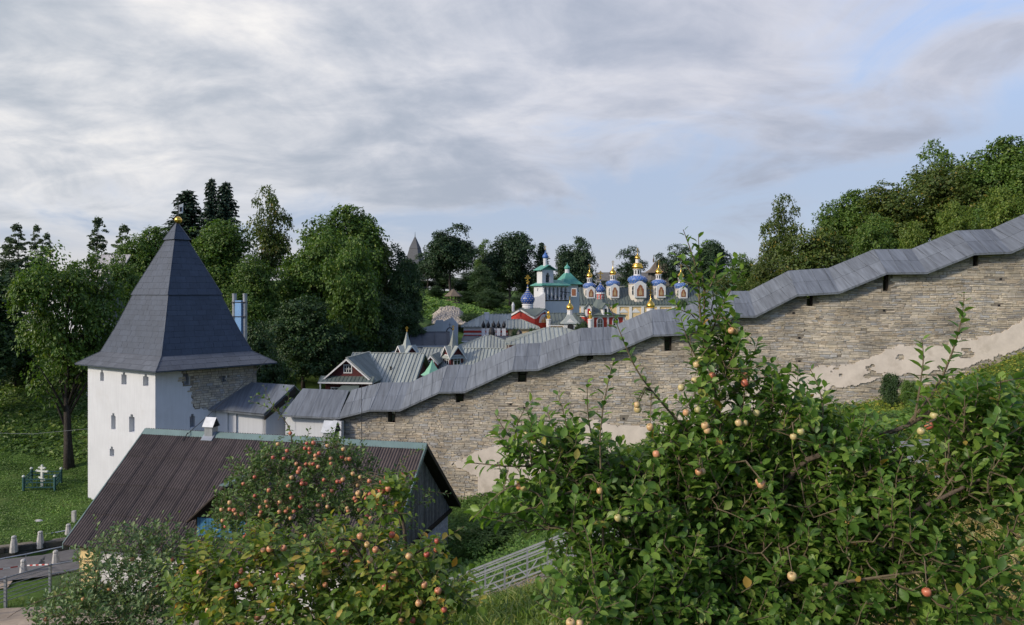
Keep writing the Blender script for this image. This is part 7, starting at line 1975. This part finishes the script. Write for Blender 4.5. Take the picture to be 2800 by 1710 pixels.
Y0 = 3.7
tot = apple_tree('large near apple tree with pale apples filling the lower right', [(2080, 1900, 3.9), (2050, 1650, 3.9)],
    [([(2050, 1650, 3.9), (1990, 1450, 3.85), (1975, 1250, 3.8), (1960, 1100, 3.75)], .026, .012),
     ([(2050, 1650, 3.9), (1860, 1400, 3.8), (1740, 1290, 3.8), (1560, 1262, 3.75), (1440, 1275, 3.7)], .024, .007),
     ([(2050, 1650, 3.9), (2150, 1320, 3.7), (2280, 1230, 3.6), (2480, 1165, 3.6), (2600, 1080, 3.6)], .022, .008),
     ([(2200, 1560, 3.8), (2420, 1440, 3.5), (2560, 1370, 3.4), (2680, 1310, 3.3)], .018, .008),
     ([(2050, 1650, 3.9), (1800, 1600, 3.6), (1600, 1560, 3.5)], .018, .008)],
    [([(1960, 1100, 3.75), (1935, 980, 3.72), (1915, 860, 3.7), (1905, 740, 3.7), (1868, 628, 3.68)], .010, .018),
     ([(1930, 950, 3.72), (1965, 860, 3.7), (2000, 790, 3.7), (2030, 740, 3.72)], .006, .018),
     ([(1925, 900, 3.72), (1925, 800, 3.7), (1912, 690, 3.7), (1910, 640, 3.7)], .006, .018),
     ([(1920, 1010, 3.74), (1880, 930, 3.7), (1862, 870, 3.68)], .005, .018), ([(1950, 1040, 3.74), (1990, 960, 3.72), (2010, 900, 3.7)], .005, .018), ([(1912, 820, 3.7), (1950, 760, 3.7), (1960, 720, 3.7)], .004, .018), ([(1908, 780, 3.7), (1880, 730, 3.7), (1850, 700, 3.68)], .004, .018),
     ([(1880, 1180, 3.75), (1800, 1090, 3.72), (1740, 1010, 3.7), (1700, 920, 3.7), (1665, 830, 3.7)], .007, .022),
     ([(1650, 1500, 3.55), (1645, 1350, 3.55), (1642, 1180, 3.55), (1660, 1060, 3.55), (1678, 985, 3.55)], .007, .024),
     ([(1640, 1290, 3.75), (1610, 1150, 3.72), (1605, 1040, 3.7)], .005, .024),
     ([(1560, 1262, 3.75), (1480, 1240, 3.72), (1400, 1200, 3.7), (1352, 1130, 3.7)], .006, .022),
     ([(1440, 1275, 3.7), (1380, 1275, 3.68), (1310, 1268, 3.68), (1270, 1265, 3.7)], .005, .02),
     ([(1600, 1330, 3.6), (1500, 1360, 3.55), (1400, 1330, 3.5), (1290, 1420, 3.45)], .006, .02),
     ([(2480, 1165, 3.6), (2560, 1060, 3.58), (2605, 960, 3.55), (2632, 860, 3.52), (2636, 800, 3.5)], .008, .018),
     ([(2500, 1150, 3.55), (2515, 1060, 3.55), (2525, 980, 3.55), (2520, 925, 3.55)], .006, .018),
     ([(2240, 1240, 3.6), (2250, 1120, 3.6), (2235, 1050, 3.6), (2215, 1010, 3.6)], .005, .02),
     ([(2000, 1080, 3.7), (2080, 1035, 3.68), (2140, 1020, 3.66), (2185, 1015, 3.66)], .005, .02),
     ([(2560, 1370, 3.4), (2650, 1250, 3.35), (2740, 1200, 3.3), (2820, 1150, 3.3)], .006, .02),
     ([(2360, 1500, 3.5), (2390, 1400, 3.48), (2410, 1300, 3.45), (2400, 1200, 3.45)], .006, .022),
     ([(2600, 1080, 3.6), (2680, 1060, 3.55), (2760, 1040, 3.5), (2830, 1030, 3.5)], .005, .02),
     ([(1640, 1700, 3.3), (1625, 1580, 3.3), (1610, 1480, 3.3), (1590, 1420, 3.3)], .006, .024),
     ([(2440, 1500, 3.4), (2448, 1400, 3.38), (2452, 1300, 3.36), (2470, 1240, 3.35)], .005, .022),
     ([(2250, 1600, 3.4), (2600, 1560, 3.3), (2720, 1620, 3.2), (2780, 1660, 3.2)], .008, .024)],
    [(1960, 1270, 3.8, 160, 150, .30, 110), (1740, 1370, 3.8, 240, 90, .35, 110), (2180, 1360, 3.8, 250, 130, .40, 150), (2080, 1540, 3.9, 330, 180, .45, 290), (1760, 1560, 3.75, 220, 180, .40, 160),
     (2450, 1430, 3.6, 260, 150, .40, 130), (2400, 1270, 3.7, 260, 70, .30, 60), (2300, 1640, 3.7, 300, 110, .40, 110), (1480, 1400, 3.6, 160, 70, .25, 24), (2660, 1260, 3.5, 190, 120, .30, 70), (2730, 1380, 3.4, 110, 130, .3, 50), (2330, 1210, 3.7, 200, 60, .25, 45), (2660, 1150, 3.55, 150, 60, .2, 26), (2120, 1130, 3.7, 110, 60, .2, 22), (1590, 1290, 3.75, 160, 60, .25, 26), (2700, 1600, 3.3, 110, 90, .3, 16), (1960, 1010, 3.72, 70, 110, .14, 20), (1935, 830, 3.7, 45, 90, .10, 5), (1480, 1230, 3.7, 110, 60, .2, 16), (2000, 1690, 3.7, 380, 90, .4, 90), (1600, 1620, 3.5, 110, 110, .3, 26), (2560, 1620, 3.45, 160, 90, .3, 22)],
    0.059, M['leaf_apple'],
    [(2036, 1028, 3.6), (2037, 1048, 3.58, 'red'), (2000, 905, 3.6), (2013, 905, 3.62), (1905, 998, 3.6), (1918, 985, 3.62), (1900, 1040, 3.6), (1912, 1040, 3.62), (1948, 1027, 3.6, 'red'), (1742, 1108, 3.55), (1744, 1120, 3.56), (1442, 1188, 3.6), (1460, 1208, 3.6), (1876, 1129, 3.5), (1908, 1121, 3.55), (1778, 1169, 3.5), (1863, 1061, 3.6), (2069, 1130, 3.5), (2020, 1157, 3.5), (2036, 1157, 3.52), (1928, 1165, 3.5), (1934, 1178, 3.5), (1911, 1291, 3.45), (1920, 1290, 3.47), (2075, 1318, 3.35), (2081, 1325, 3.3), (2190, 1181, 3.4), (2170, 1195, 3.42), (2518, 1180, 3.2), (1420, 1330, 3.5, 'red'), (1432, 1332, 3.5), (1690, 1417, 3.4), (1710, 1420, 3.42), (2166, 1577, 3.2), (2534, 1620, 3.1, 'red'), (2540, 1165, 3.4, 'red'), (2554, 1138, 3.45), (1640, 1343, 3.5), (1795, 1242, 3.5, 'red'), (1560, 1704, 3.1), (1585, 1706, 3.1)],
    'pale', 0.037, True, 101, base=(1.32, 3.9, -2.75), per=(9, 13), wid=1.15, tl=(1.7, 3.8), dens=1.75, voids=[(2500, 1215, 75, 90), (2390, 1190, 80, 45), (2180, 1245, 50, 35), (2660, 1470, 90, 70), (2330, 1330, 40, 30), (2560, 1330, 40, 40), (2150, 1410, 30, 24)])

tot2 = apple_tree('apple tree with broad leaves and many red apples at lower centre', [(1050, 1900, 5.6), (1085, 1650, 5.5)],
    [([(1085, 1650, 5.5), (1100, 1560, 5.45), (1108, 1480, 5.4), (1100, 1420, 5.4), (1080, 1370, 5.4)], .028, .009),
     ([(1085, 1650, 5.5), (1010, 1560, 5.4), (960, 1480, 5.3), (900, 1476, 5.2)], .016, .006),
     ([(720, 1720, 5.4), (790, 1570, 5.4), (850, 1520, 5.4), (880, 1490, 5.4)], .018, .007),
     ([(1085, 1540, 5.45), (1040, 1500, 5.4), (1000, 1480, 5.35), (960, 1475, 5.3)], .012, .006),
     ([(1105, 1535, 5.45), (1160, 1500, 5.4), (1200, 1485, 5.35)], .012, .005),
     ([(1100, 1590, 5.45), (1140, 1590, 5.4), (1160, 1660, 5.35)], .012, .005)],
    [([(1095, 1440, 5.4), (1085, 1380, 5.35), (1070, 1330, 5.3), (1050, 1312, 5.3)], .007, .03), ([(1200, 1485, 5.35), (1235, 1460, 5.3), (1270, 1440, 5.3)], .005, .025), ([(1050, 1400, 5.3), (1030, 1350, 5.3), (1020, 1330, 5.3)], .005, .03),
     ([(560, 1640, 5.5), (620, 1600, 5.45), (600, 1570, 5.4)], .005, .03), ([(1180, 1600, 5.3), (1240, 1640, 5.25), (1290, 1690, 5.2)], .005, .03)],
    [(760, 1610, 5.5, 270, 110, .6, 110), (990, 1570, 5.5, 170, 100, .5, 44), (1130, 1590, 5.4, 110, 90, .4, 28), (640, 1540, 5.6, 140, 60, .4, 30), (1070, 1375, 5.4, 60, 50, .25, 12), (880, 1500, 5.6, 180, 40, .4, 26), (560, 1640, 5.6, 100, 70, .4, 26), (1200, 1650, 5.2, 120, 60, .3, 24), (860, 1690, 5.2, 330, 50, .5, 70), (1060, 1690, 5.2, 120, 60, .3, 22)],
    0.074, M['leaf_apple2'],
    [(547, 1566, 5.3), (571, 1668, 5.3), (575, 1685, 5.32), (585, 1700, 5.3), (560, 1590, 5.4), (690, 1590, 5.3), (650, 1600, 5.3), (720, 1505, 5.3), (738, 1502, 5.3), (775, 1500, 5.3), (762, 1573, 5.2), (762, 1605, 5.2), (722, 1605, 5.3), (801, 1605, 5.3), (704, 1688, 5.1), (790, 1700, 5.1), (800, 1668, 5.1), (820, 1688, 5.1), (745, 1672, 5.2), (835, 1510, 5.3), (886, 1537, 5.2), (904, 1534, 5.2), (913, 1510, 5.2), (950, 1490, 5.2), (985, 1467, 5.15), (1012, 1533, 5.1), (1027, 1504, 5.1), (1004, 1490, 5.15), (945, 1511, 5.2), (1045, 1345, 5.2), (1062, 1337, 5.2), (1035, 1387, 5.2), (1080, 1400, 5.2), (1072, 1463, 5.2), (1118, 1522, 5.1), (1167, 1517, 5.1), (1195, 1480, 5.15), (1192, 1504, 5.15), (1160, 1600, 5.0), (1198, 1617, 5.0), (1145, 1650, 5.0), (1075, 1575, 5.1), (1082, 1568, 5.12), (1052, 1606, 5.1), (1095, 1698, 5.0), (1127, 1698, 5.0), (1215, 1668, 5.0), (890, 1600, 5.3), (930, 1662, 5.2), (640, 1700, 5.2), (660, 1562, 5.4), (980, 1350, 5.6)],
    'red', 0.045, True, 202, base=(-0.95, 5.6, -4.0), nsingle=300, droop=.35, wid=1.2, dens=1.35)

rngA = random.Random(5)
def cloud_apples(n, spots, Y, dY):
    out = []
    while len(out) < n:
        cx, cy, rx, ry = rngA.choice(spots); a = rngA.uniform(0, 6.28); q = math.sqrt(rngA.random())
        out.append((cx + rx * q * math.cos(a), cy + ry * q * math.sin(a), Y + rngA.uniform(-dY, dY * .2)))
    return out
tot3 = apple_tree('apple tree with small leaves crowded with red apples before the brown roof', [(870, 1750, 10.2), (880, 1560, 10.0)],
    [([(880, 1560, 10), (890, 1420, 9.9), (885, 1370, 9.8), (850, 1290, 9.8), (780, 1240, 9.8)], .03, .008), ([(880, 1560, 10), (930, 1400, 9.9), (990, 1330, 9.8), (960, 1260, 9.8), (900, 1210, 9.8)], .025, .007),
     ([(880, 1560, 10), (760, 1450, 9.9), (680, 1400, 9.8), (620, 1380, 9.8)], .024, .007), ([(780, 1250, 9.8), (840, 1215, 9.7), (890, 1210, 9.7), (935, 1240, 9.7)], .010, .005), ([(890, 1400, 9.9), (1000, 1400, 9.9), (1100, 1330, 9.9), (1150, 1300, 9.9)], .014, .005)],
    [([(800, 1240, 9.8), (790, 1170, 9.8), (740, 1100, 9.75), (720, 1050, 9.75)], .010, .05), ([(770, 1130, 9.8), (720, 1110, 9.8), (680, 1095, 9.8)], .005, .035), ([(760, 1150, 9.8), (790, 1090, 9.8), (775, 1060, 9.8)], .005, .035), ([(735, 1095, 9.75), (705, 1080, 9.75), (690, 1088, 9.75)], .004, .03), ([(920, 1220, 9.8), (905, 1180, 9.8), (930, 1160, 9.8)], .005, .035),
     ([(1050, 1330, 9.9), (1100, 1260, 9.9), (1165, 1220, 9.9)], .006, .035), ([(1120, 1330, 9.9), (1180, 1345, 9.9), (1230, 1350, 9.9)], .005, .03), ([(640, 1300, 9.8), (620, 1280, 9.8), (605, 1285, 9.8)], .004, .03), ([(850, 1240, 9.8), (840, 1200, 9.8), (850, 1165, 9.8)], .004, .04)],
    [(780, 1320, 9.9, 150, 90, .8, 230), (900, 1350, 9.9, 150, 110, .8, 230), (700, 1390, 9.9, 110, 90, .7, 150), (1010, 1370, 9.9, 90, 80, .6, 80), (860, 1440, 9.8, 280, 70, .7, 200), (880, 1240, 9.8, 110, 40, .4, 36), (1090, 1330, 9.9, 40, 40, .3, 6), (940, 1250, 9.9, 80, 40, .4, 16), (640, 1420, 9.8, 70, 60, .4, 40), (1150, 1370, 9.9, 50, 30, .4, 4), (730, 1270, 9.8, 90, 40, .5, 50)],
    0.068, M['leaf_apple3'],
    cloud_apples(105, [(780, 1320, 160, 90), (900, 1360, 150, 90), (700, 1400, 100, 80), (1000, 1350, 100, 70), (840, 1430, 240, 60), (880, 1250, 110, 40)], 9.15, .25) + [(794, 1185, 9.7), (760, 1215, 9.7), (1100, 1298, 9.7), (1110, 1300, 9.7), (935, 1250, 9.6), (947, 1256, 9.6)],
    'red', 0.050, False, 303, base=(-2.7, 10.3, -6.3), nsingle=150, per=(7, 10))

tot4 = apple_tree('greyish young apple tree with bare twigs at the lower left corner', [(330, 1800, 10.3), (350, 1650, 10.2)],
    [([(350, 1650, 10.2), (400, 1600, 10.1), (470, 1560, 10), (560, 1540, 10)], .016, .005), ([(350, 1650, 10.2), (300, 1560, 10), (260, 1560, 9.9), (225, 1600, 9.8), (195, 1620, 9.8)], .014, .005), ([(260, 1560, 9.9), (215, 1570, 9.8), (180, 1600, 9.8), (150, 1650, 9.8)], .010, .004), ([(350, 1650, 10.2), (430, 1640, 10), (520, 1620, 10)], .014, .005), ([(195, 1620, 9.8), (120, 1640, 9.7), (60, 1665, 9.7), (20, 1690, 9.7)], .008, .003)],
    [([(420, 1560, 10), (385, 1480, 10), (370, 1430, 10), (378, 1400, 10)], .006, .04), ([(300, 1560, 10), (275, 1470, 10), (255, 1410, 10)], .006, .04), ([(480, 1550, 10), (470, 1480, 10), (480, 1430, 10)], .005, .05), ([(330, 1560, 10), (340, 1490, 10), (330, 1450, 10)], .005, .04), ([(520, 1550, 10), (560, 1500, 10), (600, 1480, 10)], .005, .04), ([(440, 1540, 10), (445, 1440, 10), (440, 1395, 10)], .004, .2), ([(490, 1520, 10), (492, 1420, 10), (488, 1385, 10)], .004, .25)],
    [(340, 1560, 10, 140, 90, .7, 150), (480, 1570, 10, 140, 90, .7, 170), (300, 1650, 9.9, 180, 60, .6, 150), (480, 1660, 9.9, 180, 60, .6, 190), (200, 1680, 9.8, 130, 40, .5, 70), (400, 1490, 10, 110, 50, .4, 50), (600, 1580, 10, 80, 60, .4, 60)],
    0.072, M['leaf_grey'], [(228, 1638, 9.6), (125, 1694, 9.5), (470, 1530, 9.7), (362, 1530, 9.8), (430, 1600, 9.6), (520, 1640, 9.6), (300, 1610, 9.7), (400, 1660, 9.5)], 'red', 0.062, False, 404, base=(-5.3, 10.3, -6.2), nsingle=150, per=(7, 10))
print('leaves', tot, tot2, tot3, tot4)
